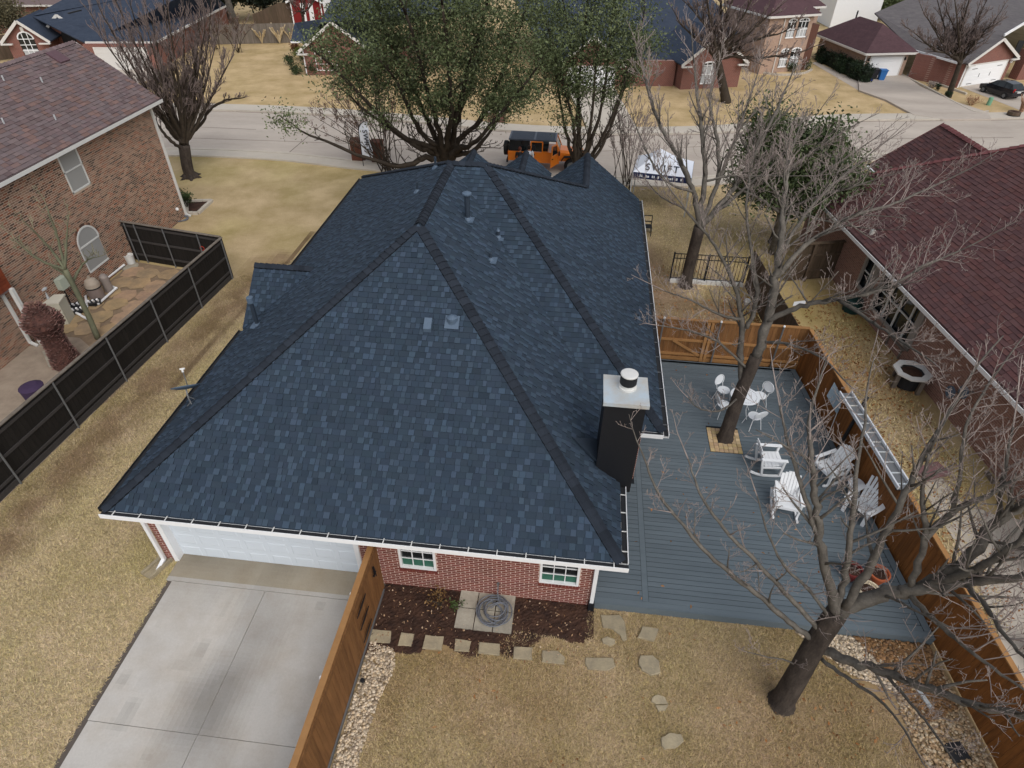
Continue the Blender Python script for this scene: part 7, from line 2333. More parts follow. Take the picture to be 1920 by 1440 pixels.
# stone edgings
for nm, lb, path in [('stone_edging', 'white stone edging of the long shrub bed beside the far right drive', [(1690, 142), (1735, 165), (1800, 200), (1830, 213), (1852, 211)]),
                     ('stone_edging', 'curved pale edging in front of the tan brick house', [(1385, 128), (1420, 136), (1465, 142), (1505, 139), (1522, 132)]),
                     ('stone_edging', 'stone edging along the red brick garage wall', [(1700, 142), (1760, 160), (1812, 178)])]:
    t_ = thing(nm, lb, 'edging', at(*path[0]), 'stone edgings over the road')
    c = curve_pts([at(*q) for q in path], 6)
    for i in range(len(c) - 1):
        d_ = c[i + 1] - c[i]; b = MB(); b.bar(c[i] + V3(0, 0, .07), c[i] + d_ * .92 + V3(0, 0, .07), .14, .16); b.build('stone', M_walk, t_)

# ------------------------------------------------------------------ shrubs and hedges
GREENS = [rgb(26, 36, 22), rgb(44, 58, 34), rgb(66, 78, 48), rgb(92, 98, 66)]
OAKG = [rgb(42, 50, 32), rgb(68, 78, 48), rgb(94, 104, 68), rgb(122, 128, 92)]
HEDGE = [rgb(18, 30, 18), rgb(30, 46, 26), rgb(44, 62, 34)]
DRY = [rgb(140, 120, 92), rgb(186, 164, 128), rgb(208, 190, 156)]


def shrub(label, p, r, h, cols, seed, n=16, per=70, leaf=.07, name='shrub', cat='shrub', group=None):
    g = np.random.default_rng(seed)
    t = thing(name, label, cat, p, group)
    c = p + np.stack([g.normal(0, r * .42, n), g.normal(0, r * .42, n), h * g.uniform(.3, .9, n)], 1)
    b = MB(); leaf_cloud(b, c, per, r * .26, leaf, cols, g); b.build('foliage', M_leaf, t)
    b = MB()
    for k in range(6):
        b.tube(curve_pts([p, p + V3(*(g.normal(0, r * .2, 2)), h * .4), c[k]], 3), .015, 4)
    b.build('stems', M_limbd, t)
    return t


SHG = 'round shrubs by the navy roofed house'
for i, ((u, v), r, h, lb) in enumerate([((543, 122), .42, .7, 'small round shrub, outermost at the lawn edge'), ((556, 140), .45, .75, 'small round shrub nearest to the road at the navy roofed house'), ((566, 112), .6, .9, 'yellow green shrub at the house corner below the white verge'),
                                     ((578, 128), .6, .9, 'dark shrub in the middle of the corner bed'), ((592, 140), .6, .9, 'dark spreading shrub in front of the barred window'), ((556, 99), .4, .8, 'rust brown shrub behind the yellow green one')]):
    shrub(lb, at(u, v), r, h, [rgb(80, 50, 34), rgb(110, 72, 46)] if i == 5 else ([rgb(70, 84, 34), rgb(104, 118, 52)] if i == 2 else GREENS), 60 + i, n=12, per=60, group=SHG)
for i, ((u, v), lb) in enumerate([((492, 82), 'bleached dry plume grass, left of three against the grey fence'), ((525, 82), 'bleached dry plume grass, middle and widest of three against the grey fence'), ((547, 80), 'bleached dry plume grass, right of three against the grey fence')]):
    p = at(u, v); g = np.random.default_rng(80 + i); t = thing('ornamental_grass', lb, 'grass clump', p, 'dry plumes by the fence')
    b = MB()
    for k in range(40):
        a = g.uniform(0, 6.28); l = g.uniform(.7, 1.4) * (1.25 if i == 1 else 1); e = p + V3(.5 * math.cos(a) * l, .5 * math.sin(a) * l, l)
        kk = g.uniform(.8, 1.2); b.tube(curve_pts([p, p + (e - p) * .5 + V3(0, 0, .15), e], 3), np.linspace(.015, .05, 7), 3, (kk, kk, kk))
    b.build('blades', mat('bleached_grass', rgb(196, 178, 144), var=.15), t)
hd = thing('clipped_hedge', 'long dark green clipped hedge along the tan garage wing', 'hedge', at(1575, 130))
h0, h1 = at(1532, 112), at(1622, 157)
g = np.random.default_rng(9); n = 130; tt = g.uniform(0, 1, n)
hn_ = unit(np.cross(h1 - h0, V3(0, 0, 1)))
C = h0 + (h1 - h0) * tt[:, None] + hn_ * g.uniform(-.55, .35, n)[:, None] + np.stack([np.zeros(n), np.zeros(n), g.uniform(.1, 1.15, n)], 1)
b = MB(); leaf_cloud(b, C, 110, .17, .075, HEDGE, g); b.build('foliage', M_leaf, hd)
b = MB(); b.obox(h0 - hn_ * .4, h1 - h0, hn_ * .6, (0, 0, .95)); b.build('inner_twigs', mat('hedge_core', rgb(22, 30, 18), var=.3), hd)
for i, ((u, v), r, lb) in enumerate([((1395, 128), .5, 'green shrub at the left end of the curved edging'), ((1432, 132), .5, 'green shrub below the lower arched windows'), ((1478, 134), .5, 'dark green shrub between the lower arched window and porch'), ((1507, 130), .7, 'largest dark green shrub, at the porch corner')]):
    shrub(lb, at(u, v), r, .8, GREENS, 100 + i, n=12, per=60, group='shrubs of the tan brick house')
for i, ((u, v), r, lb) in enumerate([((1710, 146), .9, 'twiggy bare shrub at the foot of the red side wall'), ((1746, 165), .6, 'twiggy bare shrub halfway along the shrub bed'), ((1820, 197), .8, 'tawny bare shrub near the green utility post')]):
    p = at(u, v); t = thing('bare_shrub', lb, 'shrub', p, 'bare shrubs by the far right drive')
    T = Tree(120 + i, seg=.2, wob=.15, nch=(4, 3), ratio=(.6, .6), minr=.009)
    for k in range(16):
        a = k * 2.4; T.grow(p + V3(.1 * math.cos(a), .1 * math.sin(a), 0), unit(V3(math.cos(a) * .8, math.sin(a) * .8, 1.1)), r * .75, .016, 0)
    T.limb.n and T.limb.build('stems', M_twig, t)
    T.twig.build('twigs', mat('tawny_twig', rgb(150, 118, 92), var=.2) if i == 2 else M_twig, t)
for (u, v), lb in [((1758, 170), 'small dark round shrub in the shrub bed'), ((1776, 184), 'small dark round shrub at the bare tree foot')]:
    shrub(lb, at(u, v), .28, .5, HEDGE, int(u), n=8, per=40, leaf=.05, group='low shrubs of the bed')
p = at(1913, 212); t = thing('ornamental_grass', 'tall tawny grass clump beside the half barrel', 'grass clump', p)
g = np.random.default_rng(77); b = MB()
for k in range(110):
    a = g.uniform(0, 6.28); l = g.uniform(.8, 1.3); e = p + V3(.4 * math.cos(a) * l, .4 * math.sin(a) * l, l); b.tube(curve_pts([p + V3(.1 * math.cos(a), .1 * math.sin(a), 0), p + (e - p) * .5 + V3(0, 0, .15), e], 2), [.02, .018, .014, .012, .008][:5] if False else np.linspace(.02, .008, 5), 3)
b.build('blades', mat('tawny_grass', rgb(166, 132, 108), var=.2), t)
shrub('dark green shrub at the corner bed of the mottled brick house', at(352, 392), .35, 1.0, [rgb(30, 44, 22), rgb(60, 78, 38)], 140, n=14, per=90, leaf=.045)
shrub('low green weed between hose pavers and wall', at(855, 1140), .18, .2, [rgb(46, 66, 34), rgb(84, 100, 54)], 141, n=6, per=24, leaf=.03)
shrub('thin dry plant standing in the brown bed under the windows', at(825, 1135), .3, .4, [rgb(92, 74, 44), rgb(130, 100, 60)], 142, n=8, per=18, leaf=.035)
# dark iron chair seen past the gutter of the wing
ch_ = thing('iron_chair', 'small black iron chair at the side of the wing, half hidden by the gutter', 'chair', at(1211, 432))
p = at(1207, 436)
b = MB()
for a_, c_ in [((-.1, 0, 0), (-.1, 0, .9)), ((.3, 0, 0), (.3, 0, .9)), ((-.1, 0, .9), (.3, 0, .9)), ((-.1, -.4, 0), (-.1, -.4, .45)), ((.3, -.4, 0), (.3, -.4, .45)), ((-.1, 0, .6), (.3, 0, .6))]:
    b.bar(p + V3(*a_), p + V3(*c_), .035, .035, (0, 1, .1))
b.build('frame', M_black, ch_)
b = MB(); b.obox(p + V3(-.1, -.42, .43), (.42, 0, 0), (0, .42, 0), (0, 0, .03)); b.build('seat', M_black, ch_)
b = MB(); b.blob(at(1214, 432), (.25, .18, .12), 3, 1, .1); tag(b.build('garden_stone', M_stone), 'pale stone lying by the black iron chair', 'stone')

# ------------------------------------------------------------------ bare trees
def px(path):
    return np.array([at(*q) for q in path])


# the big bare oak at the lower right
t1 = thing('bare_tree', 'large bare oak on the back lawn, nearest to the viewer on the right', 'tree', at(1462, 1320))
T = Tree(1, seg=.28, wob=.085, trop=.045, nch=(4, 3, 1), ratio=(.62, .52, .45), ang=(28, 62), minr=.0036)
fork = at(1568, 1150, 3.35)
trunk = np.array([at(1462, 1322, -.1), at(1474, 1302, .4), at(1500, 1258, 1.4), at(1530, 1205, 2.4), fork])
c = curve_pts(trunk, 6); rr_ = np.interp(np.linspace(0, 1, len(c)), [0, .08, .2, .6, 1], [.36, .28, .235, .21, .19])
T.trunk.tube(c, rr_, 14)
limbs1 = [
    ([fork, at(1640, 1118, 3.9), at(1720, 1100, 4.4), at(1800, 1058, 5.2), at(1862, 985, 6.0), at(1930, 940, 6.6)], .17, .085, 1.5, 20),
    ([at(1690, 1108, 4.2), at(1770, 1098, 4.8), at(1850, 1088, 5.4), at(1940, 1080, 6.0)], .12, .06, 1.4, 14),
    ([at(1720, 1102, 4.4), at(1800, 1080, 5.2), at(1870, 1045, 6), at(1940, 990, 6.8)], .09, .045, 1.3, 12),
    ([at(1535, 1215, 2.2), at(1590, 1238, 2.5), at(1660, 1262, 2.9), at(1745, 1292, 3.4), at(1840, 1325, 3.9), at(1960, 1352, 4.4)], .115, .06, 1.25, 18),
    ([fork, at(1552, 1080, 4.4), at(1535, 1000, 5.3), at(1528, 930, 6.0), at(1522, 860, 6.6), at(1515, 790, 7.0)], .115, .035, 1.2, 18),
    ([at(1536, 1010, 5.2), at(1505, 920, 6.0), at(1478, 830, 6.6), at(1462, 760, 7.0)], .06, .02, 1.0, 14),
    ([at(1568, 1140, 3.5), at(1588, 1060, 4.6), at(1598, 970, 5.6), at(1606, 880, 6.3), at(1622, 790, 6.8)], .085, .025, 1.1, 16),
    ([at(1585, 1140, 3.6), at(1640, 1040, 4.9), at(1690, 940, 6.0), at(1740, 840, 6.8), at(1795, 745, 7.4)], .10, .03, 1.2, 20),
    ([at(1710, 1100, 4.4), at(1735, 1010, 5.4), at(1728, 930, 6.1), at(1742, 850, 6.8)], .08, .025, 1.1, 12),
    ([at(1735, 1010, 5.4), at(1785, 960, 6.0), at(1850, 930, 6.6), at(1940, 880, 7.2)], .075, .03, 1.1, 12),
    ([at(1785, 960, 6.0), at(1800, 890, 6.6), at(1812, 800, 7.3), at(1860, 710, 7.8)], .05, .02, 1.0, 12),
    ([at(1530, 1205, 2.4), at(1480, 1165, 3.0), at(1415, 1110, 3.7), at(1340, 1050, 4.2), at(1280, 985, 4.8), at(1232, 920, 5.3), at(1205, 850, 5.8)], .075, .02, .75, 18),
    ([at(1540, 1185, 2.8), at(1490, 1130, 3.5), at(1430, 1065, 4.2), at(1365, 1000, 4.9), at(1318, 935, 5.4), at(1290, 860, 5.8)], .065, .018, .75, 16),
    ([at(1555, 1160, 3.2), at(1520, 1110, 3.9), at(1470, 1060, 4.6), at(1440, 1000, 5.2), at(1420, 930, 5.7)], .045, .014, .8, 12),
    ([at(1540, 1235, 1.9), at(1585, 1270, 2.1), at(1640, 1305, 2.4), at(1690, 1360, 2.7), at(1730, 1430, 3.0)], .05, .016, .9, 10),
    ([at(1660, 1262, 2.9), at(1700, 1310, 3.2), at(1750, 1370, 3.5), at(1810, 1460, 3.9)], .04, .014, .9, 10),
    ([at(1800, 1085, 5.0), at(1850, 1140, 5.4), at(1890, 1200, 5.8), at(1950, 1260, 6.2)], .06, .02, 1.1, 12),
    ([at(1700, 1110, 4.2), at(1760, 1170, 4.5), at(1830, 1230, 4.9), at(1930, 1300, 5.3)], .06, .02, 1.1, 14),
    ([at(1500, 1258, 1.4), at(1480, 1240, 1.8), at(1440, 1232, 2.1), at(1400, 1222, 2.4)], .03, .01, .5, 6),
    ([at(1870, 985, 6.0), at(1880, 900, 6.8), at(1900, 800, 7.4)], .06, .02, 1.1, 12),
]
for P, r0, r1, kl, kk in limbs1:
    T.guided(P, r0 * .84, r1 * .8, 'limb', kids=int(kk * .8), kid_len=kl, t0=.22)
for k in range(26):                                       # tufts of shoots at the fork
    q = fork + RNG.normal(0, .14, 3); T.grow(q, unit(RNG.normal(0, 1, 3) + V3(0, 0, .6)), .45, .008, 2)
T.finish(t1, M_bark, M_limb, M_twig)

# the tree growing through the deck
t2 = thing('bare_tree', 'leaning bare oak growing up through the deck beside the cafe table', 'tree', (5.24, 14.7, .2))
T = Tree(2, seg=.30, wob=.085, trop=.05, nch=(5, 3, 1), ratio=(.62, .52, .45), ang=(28, 62), minr=.0042)
f2 = at(1418, 668, 3.2)
c = curve_pts([at(1358, 826, .15), at(1366, 800, .7), at(1386, 742, 1.85), f2], 6)
T.trunk.tube(c, np.interp(np.linspace(0, 1, len(c)), [0, .08, .25, 1], [.33, .25, .215, .18]), 12)
limbs2 = [
    ([f2, at(1440, 600, 4.4), at(1455, 520, 5.7), at(1465, 440, 6.8), at(1472, 360, 7.7), at(1480, 300, 8.2)], .15, .03, 1.4, 18),
    ([at(1392, 730, 2.1), at(1388, 660, 3.2), at(1392, 600, 4.2), at(1375, 530, 5.2), at(1340, 460, 6.2), at(1290, 400, 7.0)], .10, .025, 1.4, 18),
    ([at(1392, 600, 4.2), at(1350, 590, 4.5), at(1300, 565, 4.9), at(1245, 545, 5.2)], .05, .015, 1.0, 12),
    ([at(1400, 615, 4.0), at(1420, 560, 4.9), at(1410, 480, 6.0), at(1400, 400, 7.0), at(1405, 330, 7.7)], .07, .02, 1.2, 14),
    ([at(1440, 600, 4.4), at(1500, 575, 5.0), at(1570, 560, 5.5), at(1650, 545, 5.9), at(1730, 500, 6.4), at(1800, 470, 6.8)], .085, .02, 1.3, 22),
    ([at(1455, 520, 5.7), at(1510, 460, 6.5), at(1590, 410, 7.1), at(1680, 380, 7.5), at(1770, 340, 7.9)], .075, .02, 1.3, 22),
    ([at(1570, 560, 5.5), at(1630, 600, 5.7), at(1690, 640, 6.0), at(1750, 680, 6.3)], .05, .015, 1.2, 14),
    ([at(1460, 480, 6.2), at(1520, 390, 7.2), at(1580, 330, 7.8), at(1630, 290, 8.2)], .055, .018, 1.2, 16),
    ([at(1430, 640, 3.7), at(1480, 645, 4.1), at(1540, 670, 4.5), at(1590, 720, 4.8)], .05, .015, 1.0, 12),
    ([at(1385, 745, 1.8), at(1350, 770, 2.0), at(1310, 765, 2.3), at(1290, 745, 2.6)], .035, .012, .7, 8),
    ([at(1400, 690, 2.8), at(1345, 640, 3.6), at(1290, 620, 4.1), at(1235, 610, 4.6)], .045, .014, .9, 12),
]
for P, r0, r1, kl, kk in limbs2:
    T.guided(P, r0, r1, 'limb', kids=kk, kid_len=kl, t0=.22)
T.finish(t2, M_bark, M_limb, M_twig)

# bare tree behind the iron railing
t3 = thing('bare_tree', 'bare tree with dark trunk standing in front of the iron railing', 'tree', (4.94, 24.27, 0))
T = Tree(3, seg=.36, wob=.08, trop=.07, nch=(5, 4, 2), ratio=(.60, .50, .45), ang=(22, 52), minr=.0065)
f3 = at(1312, 425, 2.8)
c = curve_pts([at(1284, 538, -.05), at(1294, 495, 1.0), f3], 6)
T.trunk.tube(c, np.interp(np.linspace(0, 1, len(c)), [0, .1, .3, 1], [.36, .27, .24, .23]), 12)
limbs3 = [
    ([f3, at(1300, 360, 4.2), at(1275, 300, 5.4), at(1240, 240, 6.5), at(1215, 170, 7.6), at(1205, 120, 8.3)], .12, .03, 1.6, 18),
    ([f3, at(1322, 340, 4.6), at(1318, 260, 6.1), at(1308, 190, 7.3), at(1302, 120, 8.4)], .12, .03, 1.5, 16),
    ([f3, at(1345, 345, 4.5), at(1345, 265, 6.0), at(1330, 190, 7.3), at(1345, 130, 8.2)], .10, .025, 1.4, 16),
    ([f3, at(1370, 360, 4.1), at(1415, 290, 5.4), at(1450, 220, 6.6), at(1480, 150, 7.6)], .12, .03, 1.6, 20),
    ([at(1345, 345, 4.5), at(1375, 270, 5.8), at(1400, 200, 6.9), at(1420, 140, 7.8)], .08, .02, 1.4, 14),
    ([at(1340, 400, 3.4), at(1400, 350, 4.3), at(1460, 300, 5.2), at(1520, 230, 6.4)], .08, .02, 1.4, 16),
    ([at(1300, 360, 4.2), at(1250, 340, 4.8), at(1215, 290, 5.6), at(1190, 230, 6.4)], .06, .018, 1.3, 14),
    ([f3, at(1280, 390, 3.5), at(1240, 370, 4.0), at(1205, 330, 4.6)], .05, .015, 1.1, 10),
    ([at(1322, 340, 4.6), at(1370, 330, 4.9), at(1440, 330, 5.2), at(1510, 330, 5.6)], .05, .015, 1.2, 12),
]
for P, r0, r1, kl, kk in limbs3:
    T.guided(P, r0, r1, 'limb', kids=kk, kid_len=kl, t0=.25)
T.finish(t3, M_bark, M_limb, M_twig)

# pollarded-looking vase tree on the left by the road
t4 = thing('bare_tree', 'vase-shaped bare tree with dark stems behind the mottled brick house', 'tree', at(358, 330))
T = Tree(4, seg=.42, wob=.09, trop=.10, nch=(6, 4), ratio=(.6, .6), ang=(14, 34), minr=.010)
b4 = at(358, 332)
c = curve_pts([b4 - V3(0, 0, .05), b4 + V3(-.02, 0, .6), at(345, 272, 1.75)], 6)
T.trunk.tube(c, np.interp(np.linspace(0, 1, len(c)), [0, .1, .3, 1], [.48, .34, .30, .30]), 12)
for a in np.arange(6) * 1.05:
    d_ = V3(math.cos(a), math.sin(a), 0); T.trunk.tube([b4 + d_ * .2 + V3(0, 0, .16), b4 + d_ * .5 - V3(0, 0, .02), b4 + d_ * .75 - V3(0, 0, .1)], [.14, .1, .05], 6)
f4 = at(345, 272, 1.75)
tops = [(178, 95, 6.6), (205, 70, 7.2), (228, 60, 7.4), (252, 45, 7.8), (275, 50, 7.6), (300, 40, 8.0), (322, 45, 7.8), (345, 40, 7.8), (368, 50, 7.4), (395, 65, 6.9), (412, 90, 6.2), (425, 120, 5.4), (215, 110, 6.2), (285, 90, 6.8), (330, 80, 7.0), (375, 95, 6.3)]
g = np.random.default_rng(44)
for (u, v, z_) in tops:
    e = at(u, v, z_); e[1] += g.normal(0, .7); m_ = f4 + (e - f4) * .45 + V3((e[0] - f4[0]) * .06, g.normal(0, .25), .1)
    m0_ = f4 + (e - f4) * .15 + V3(0, 0, -.1)
    T.guided([f4 + g.normal(0, .08, 3), m0_, m_, e], .14, .03, 'limb', kids=17, kid_len=1.7, t0=.42, jit=.1)
for P in ([f4 + V3(0, -.1, .3), at(372, 238, 2.3), at(395, 205, 3.0), at(418, 190, 3.3), at(438, 185, 3.5)], [f4, at(318, 245, 2.4), at(295, 205, 3.2), at(280, 190, 3.5)], [f4 - V3(0, 0, .3), at(325, 268, 2.0), at(300, 240, 2.7), at(285, 212, 3.2)]):
    T.guided(P, .11, .05, 'limb', kids=4, kid_len=.8, t0=.6)
T.finish(t4, M_bark, M_limbd, M_twigv)
b = MB()
for (u, v, z_) in [(343, 225, 2.7), (338, 277, 1.5)]:
    q = at(u, v, z_); d_ = unit(CPOS - q); b.tube([q, q + d_ * .3], .1, 10)
b.build('sawn_stub', mat('fresh_wood', rgb(170, 110, 60), var=.15), t4)

# slender green-barked tree in the neighbour's yard
t5 = thing('bare_tree', 'slender green-barked young tree behind the dark fence', 'tree', at(182, 632))
T = Tree(5, seg=.3, wob=.12, trop=.06, nch=(2, 2), ratio=(.6, .5), ang=(25, 50), minr=.009)
M_gbark = mat('green_grey_bark', rgb(112, 112, 90), rgb(94, 96, 78), mix_scale=3, var=.2, var_scale=12, rough=.9)
f5 = at(122, 505, 2.9)
T.trunk.tube(curve_pts([at(184, 635, 0), at(160, 580, 1.2), f5], 5), np.linspace(.105, .085, 11), 9)
for P in ([f5, at(98, 470, 3.6), at(70, 440, 4.3), at(40, 410, 5.0)], [f5, at(110, 450, 3.9), at(95, 410, 4.7), at(85, 380, 5.2)], [f5, at(125, 450, 3.9), at(128, 405, 4.8)], [at(135, 530, 2.3), at(160, 490, 2.9), at(190, 480, 3.2)], [f5, at(80, 490, 3.4), at(50, 470, 3.9), at(30, 450, 4.3)], [at(140, 540, 2.1), at(115, 510, 2.8), at(60, 480, 3.4)]):
    T.guided(P, .055, .012, 'limb', kids=6, kid_len=.6, t0=.3)
T.finish(t5, M_gbark, M_gbark, mat('green_twig', rgb(124, 120, 98), var=.15))

# crape myrtles by the road
def crape(label, p, tips, seed, n, sd, m_=M_limbd, heads=True, r0=.035):
    t = thing('crape_myrtle', label, 'tree', p, 'crape myrtles in the front yards')
    T = Tree(seed, seg=.25, wob=.13, trop=.06, nch=(3, 3), ratio=(.6, .55), ang=(18, 42), minr=.009)
    g = np.random.default_rng(seed); st = []
    for k in range(n):
        e = at(*tips[k % len(tips)]) + g.normal(0, .18, 3); s0 = p + V3(g.normal(0, sd), g.normal(0, sd * .6), 0)
        m_1 = s0 + (e - s0) * .35 + V3(0, g.normal(0, .1), .25); m_2 = s0 + (e - s0) * .7 + V3(0, g.normal(0, .1), .2)
        T.guided([s0, m_1, m_2, e], r0, .012, 'limb', kids=7, kid_len=.75, t0=.35)
    T.limb.build('stems', m_, t, smooth=True); T.twig.build('twigs', M_twigv, t, kind='stuff')
    if heads and T.tips:
        tp = np.array(T.tips); tp = tp[g.random(len(tp)) < .5]
        b = MB(); leaf_cloud(b, tp, 5, .07, .045, [rgb(70, 52, 40), rgb(104, 80, 62)], g); b.build('seed_heads', M_deadleaf, t)
    return t


crape('spreading crape myrtle with brown seed heads in front of the banner', at(732, 322), [(598, 220, 2.6), (612, 195, 3.2), (625, 180, 3.6), (640, 160, 4.2), (655, 150, 4.5), (675, 150, 4.5), (695, 140, 4.7), (585, 245, 1.9), (620, 205, 3.0)], 11, 14, .25)
crape('upright crape myrtle with tall wavy stems beside the blue roof eave', at(722, 326), [(700, 140, 4.8), (715, 145, 4.8), (730, 150, 4.6), (745, 200, 3.4), (760, 210, 3.0), (710, 170, 4.0), (735, 180, 3.8)], 12, 10, .35, r0=.03)
crape('twiggy crape myrtle with many thin stems in front of the white canopy', at(1172, 348), [(1150, 225, 3.2), (1165, 215, 3.5), (1180, 222, 3.4), (1195, 218, 3.4), (1210, 225, 3.2), (1140, 250, 2.7), (1225, 245, 2.8)], 13, 16, .4, heads=False, r0=.022)
crape('small bare crape myrtle on the far lawn below the grey fence', at(447, 98), [(420, 50, 2.3), (432, 42, 2.6), (446, 40, 2.7), (460, 45, 2.5), (472, 55, 2.2), (410, 65, 1.9)], 14, 9, .15, r0=.03, heads=True)
crape('bare crape myrtle clump by the navy roof corner on the far lawn', at(405, 92), [(378, 45, 2.6), (392, 38, 2.9), (405, 40, 2.8), (372, 62, 2.1), (418, 50, 2.4)], 15, 9, .2, r0=.03, heads=True)

# bare trees over the road
def far_tree(label, base_, trunk_top, tops, seed, r0, kl=1.6, kids=14, m_=M_limbd, tw=M_twigv, ang=(16, 40), nch=(4, 3), minr=.014):
    t = thing('bare_tree', label, 'tree', at(*base_))
    T = Tree(seed, seg=.45, wob=.11, trop=.08, nch=nch, ratio=(.55, .5), ang=ang, minr=minr)
    b_ = at(*base_); f = atY(trunk_top[0], trunk_top[1], b_[1] - .2); g = np.random.default_rng(seed)
    T.trunk.tube(curve_pts([b_ - V3(0, 0, .05), b_ + (f - b_) * .3, f], 5), np.linspace(r0 * 1.35, r0 * .85, 11), 10)
    for (u, v, z_) in tops:
        e = atY(u, v, b_[1] - .8 + g.normal(0, .6)); m_1 = f + (e - f) * .5 + g.normal(0, .15, 3)
        T.guided([f + g.normal(0, .05, 3), f + (e - f) * .2 + V3(0, 0, .1), m_1, e], r0 * .62, r0 * .16, 'limb', kids=kids, kid_len=kl, t0=.2)
    T.finish(t, m_, m_, tw)
    return t


far_tree('bare tree with thick trunk in front of the right navy gable', (1362, 192), (1345, 110, 2.0), [(1300, 20, 4.6), (1325, -5, 5.4), (1350, -25, 6.0), (1380, -20, 5.8), (1410, 0, 5.0), (1440, 30, 4.2), (1280, 50, 3.8), (1470, 60, 3.6), (1495, 100, 2.8)], 21, .30, kids=22, nch=(5, 4), minr=.017)
far_tree('fine-twigged bare tree leaning over the shrub bed by the red garage', (1778, 182), (1800, 118, 1.6), [(1712, 60, 3.2), (1735, 30, 4.0), (1760, 10, 4.4), (1790, -5, 4.8), (1820, -10, 4.8), (1845, 10, 4.3), (1862, 40, 3.6), (1730, 80, 2.8), (1850, 60, 3.2), (1745, 45, 3.6), (1775, 20, 4.2), (1805, 25, 4.2), (1830, 30, 3.9)], 22, .19, kl=1.4, kids=20, nch=(5, 4), minr=.014)
far_tree('bare tree with forked trunk in front of the red shed', (572, 75), (568, 30, 1.8), [(540, -5, 3.2), (555, -20, 3.8), (575, -20, 3.8), (595, -10, 3.4)], 23, .17, kids=9)
far_tree('twiggy bare tree behind the right navy roof at the top edge', (1290, 60), (1280, 20, 2.2), [(1240, -30, 4), (1265, -40, 4.4), (1290, -40, 4.4), (1320, -30, 4)], 24, .16, kids=10)

# ------------------------------------------------------------------ evergreen trees
def evergreen(label, base_, stems, crown, seed, cols, per=110, spread=.42, leaf=.095, r0=.2, name='evergreen_oak', trunk_z=1.4, nclump=None, bark=None, tipz=0.0, lean=None):
    """multi-stemmed evergreen: stems = limb end points, crown = list of (centre, radii, clumps)"""
    t = thing(name, label, 'tree', base_)
    g = np.random.default_rng(seed)
    T = Tree(seed, seg=.5, wob=.12, trop=.05, nch=(3, 2), ratio=(.55, .5), ang=(25, 55), minr=.012)
    b_ = np.asarray(base_, float); f = b_ + V3(0, 0, trunk_z) + (lean if lean is not None else 0)
    T.trunk.tube(curve_pts([b_ - V3(0, 0, .1), b_ + V3(0, 0, trunk_z * .4), f], 5), np.interp(np.linspace(0, 1, 11), [0, .2, 1], [r0 * 1.8, r0 * 1.35, r0 * 1.15]), 12)
    for e in stems:
        e = np.asarray(e, float); m_ = f + (e - f) * .5 + V3(*(g.normal(0, .2, 2)), -.1 * np.linalg.norm((e - f)[:2]))
        T.guided([f + g.normal(0, .06, 3), f + (e - f) * .18 + V3(0, 0, .05), m_, e], r0 * .62, r0 * .16, 'limb', kids=9, kid_len=1.5, t0=.35)
    T.finish(t, bark or M_bark, bark or M_limbd, M_limbd)
    C = []
    for c_, rad, n in crown:
        c_ = np.asarray(c_, float); k = 0
        while k < n:
            d_ = g.normal(0, 1, 3); d_ /= np.linalg.norm(d_); q = d_ * g.uniform(.35, 1.0) ** .45 * np.asarray(rad)
            C.append(c_ + q); k += 1
    tp = np.array(T.tips)
    if len(tp):
        tp = tp[(g.random(len(tp)) < .6) & (tp[:, 2] > b_[2] + tipz)]; C = np.vstack([np.array(C), tp])
    b = MB(); leaf_cloud(b, C, per, spread, leaf, cols, g, .75); b.build('crown', M_leaf, t, kind='stuff')
    return t


o1 = V3(-7.0, 32.6, 0)
S = [at(600, 235, 4.6), at(640, 120, 7.2), at(700, 60, 8.6), at(770, 20, 9.4), at(840, 0, 9.8), at(910, 10, 9.6), at(970, 60, 8.6), at(1000, 130, 7.0), at(940, 215, 4.6), at(680, 190, 5.4), at(760, 130, 6.6), at(890, 130, 6.6)]
for s_ in S:
    s_[1] += RNG.normal(0, 1.0)
cA = lambda u, v, z_: at(u, v, z_)
evergreen('large spreading evergreen oak in the front yard behind the blue roof', o1, S,
          [(cA(700, 60, 8.4), (2.6, 2.4, 1.2), 34), (cA(800, 30, 9.0), (3.2, 2.6, 1.3), 44), (cA(900, 50, 8.6), (2.8, 2.4, 1.4), 38), (cA(650, 110, 7.2), (1.6, 1.8, 1.1), 18), (cA(760, 110, 7.0), (2.8, 2.2, .9), 26),
           (cA(880, 130, 6.6), (2.2, 2.0, 1.0), 22), (cA(960, 110, 7.0), (1.6, 1.8, 1.2), 18), (cA(820, 170, 6.0), (1.6, 1.2, .5), 6), (cA(945, 195, 5.2), (1.2, 1.0, .5), 8), (cA(700, 150, 6.2), (1.6, 1.4, .6), 10), (cA(990, 160, 6.0), (.9, 1.0, .8), 8), (cA(740, -10, 9.6), (2.4, 2.2, .9), 20), (cA(880, -10, 9.8), (2.6, 2.2, .9), 20)],
          201, OAKG, per=125, spread=.36, leaf=.062, r0=.34, trunk_z=1.7, tipz=4.9)
o2 = V3(.1, 33.4, 0)
S = [at(1030, 60, 8.0), at(1060, 20, 8.8), at(1100, 10, 9.0), at(1150, 20, 8.8), at(1200, 60, 8.0), at(1180, 140, 6.0), at(1040, 130, 6.2), at(1120, 90, 7.4)]
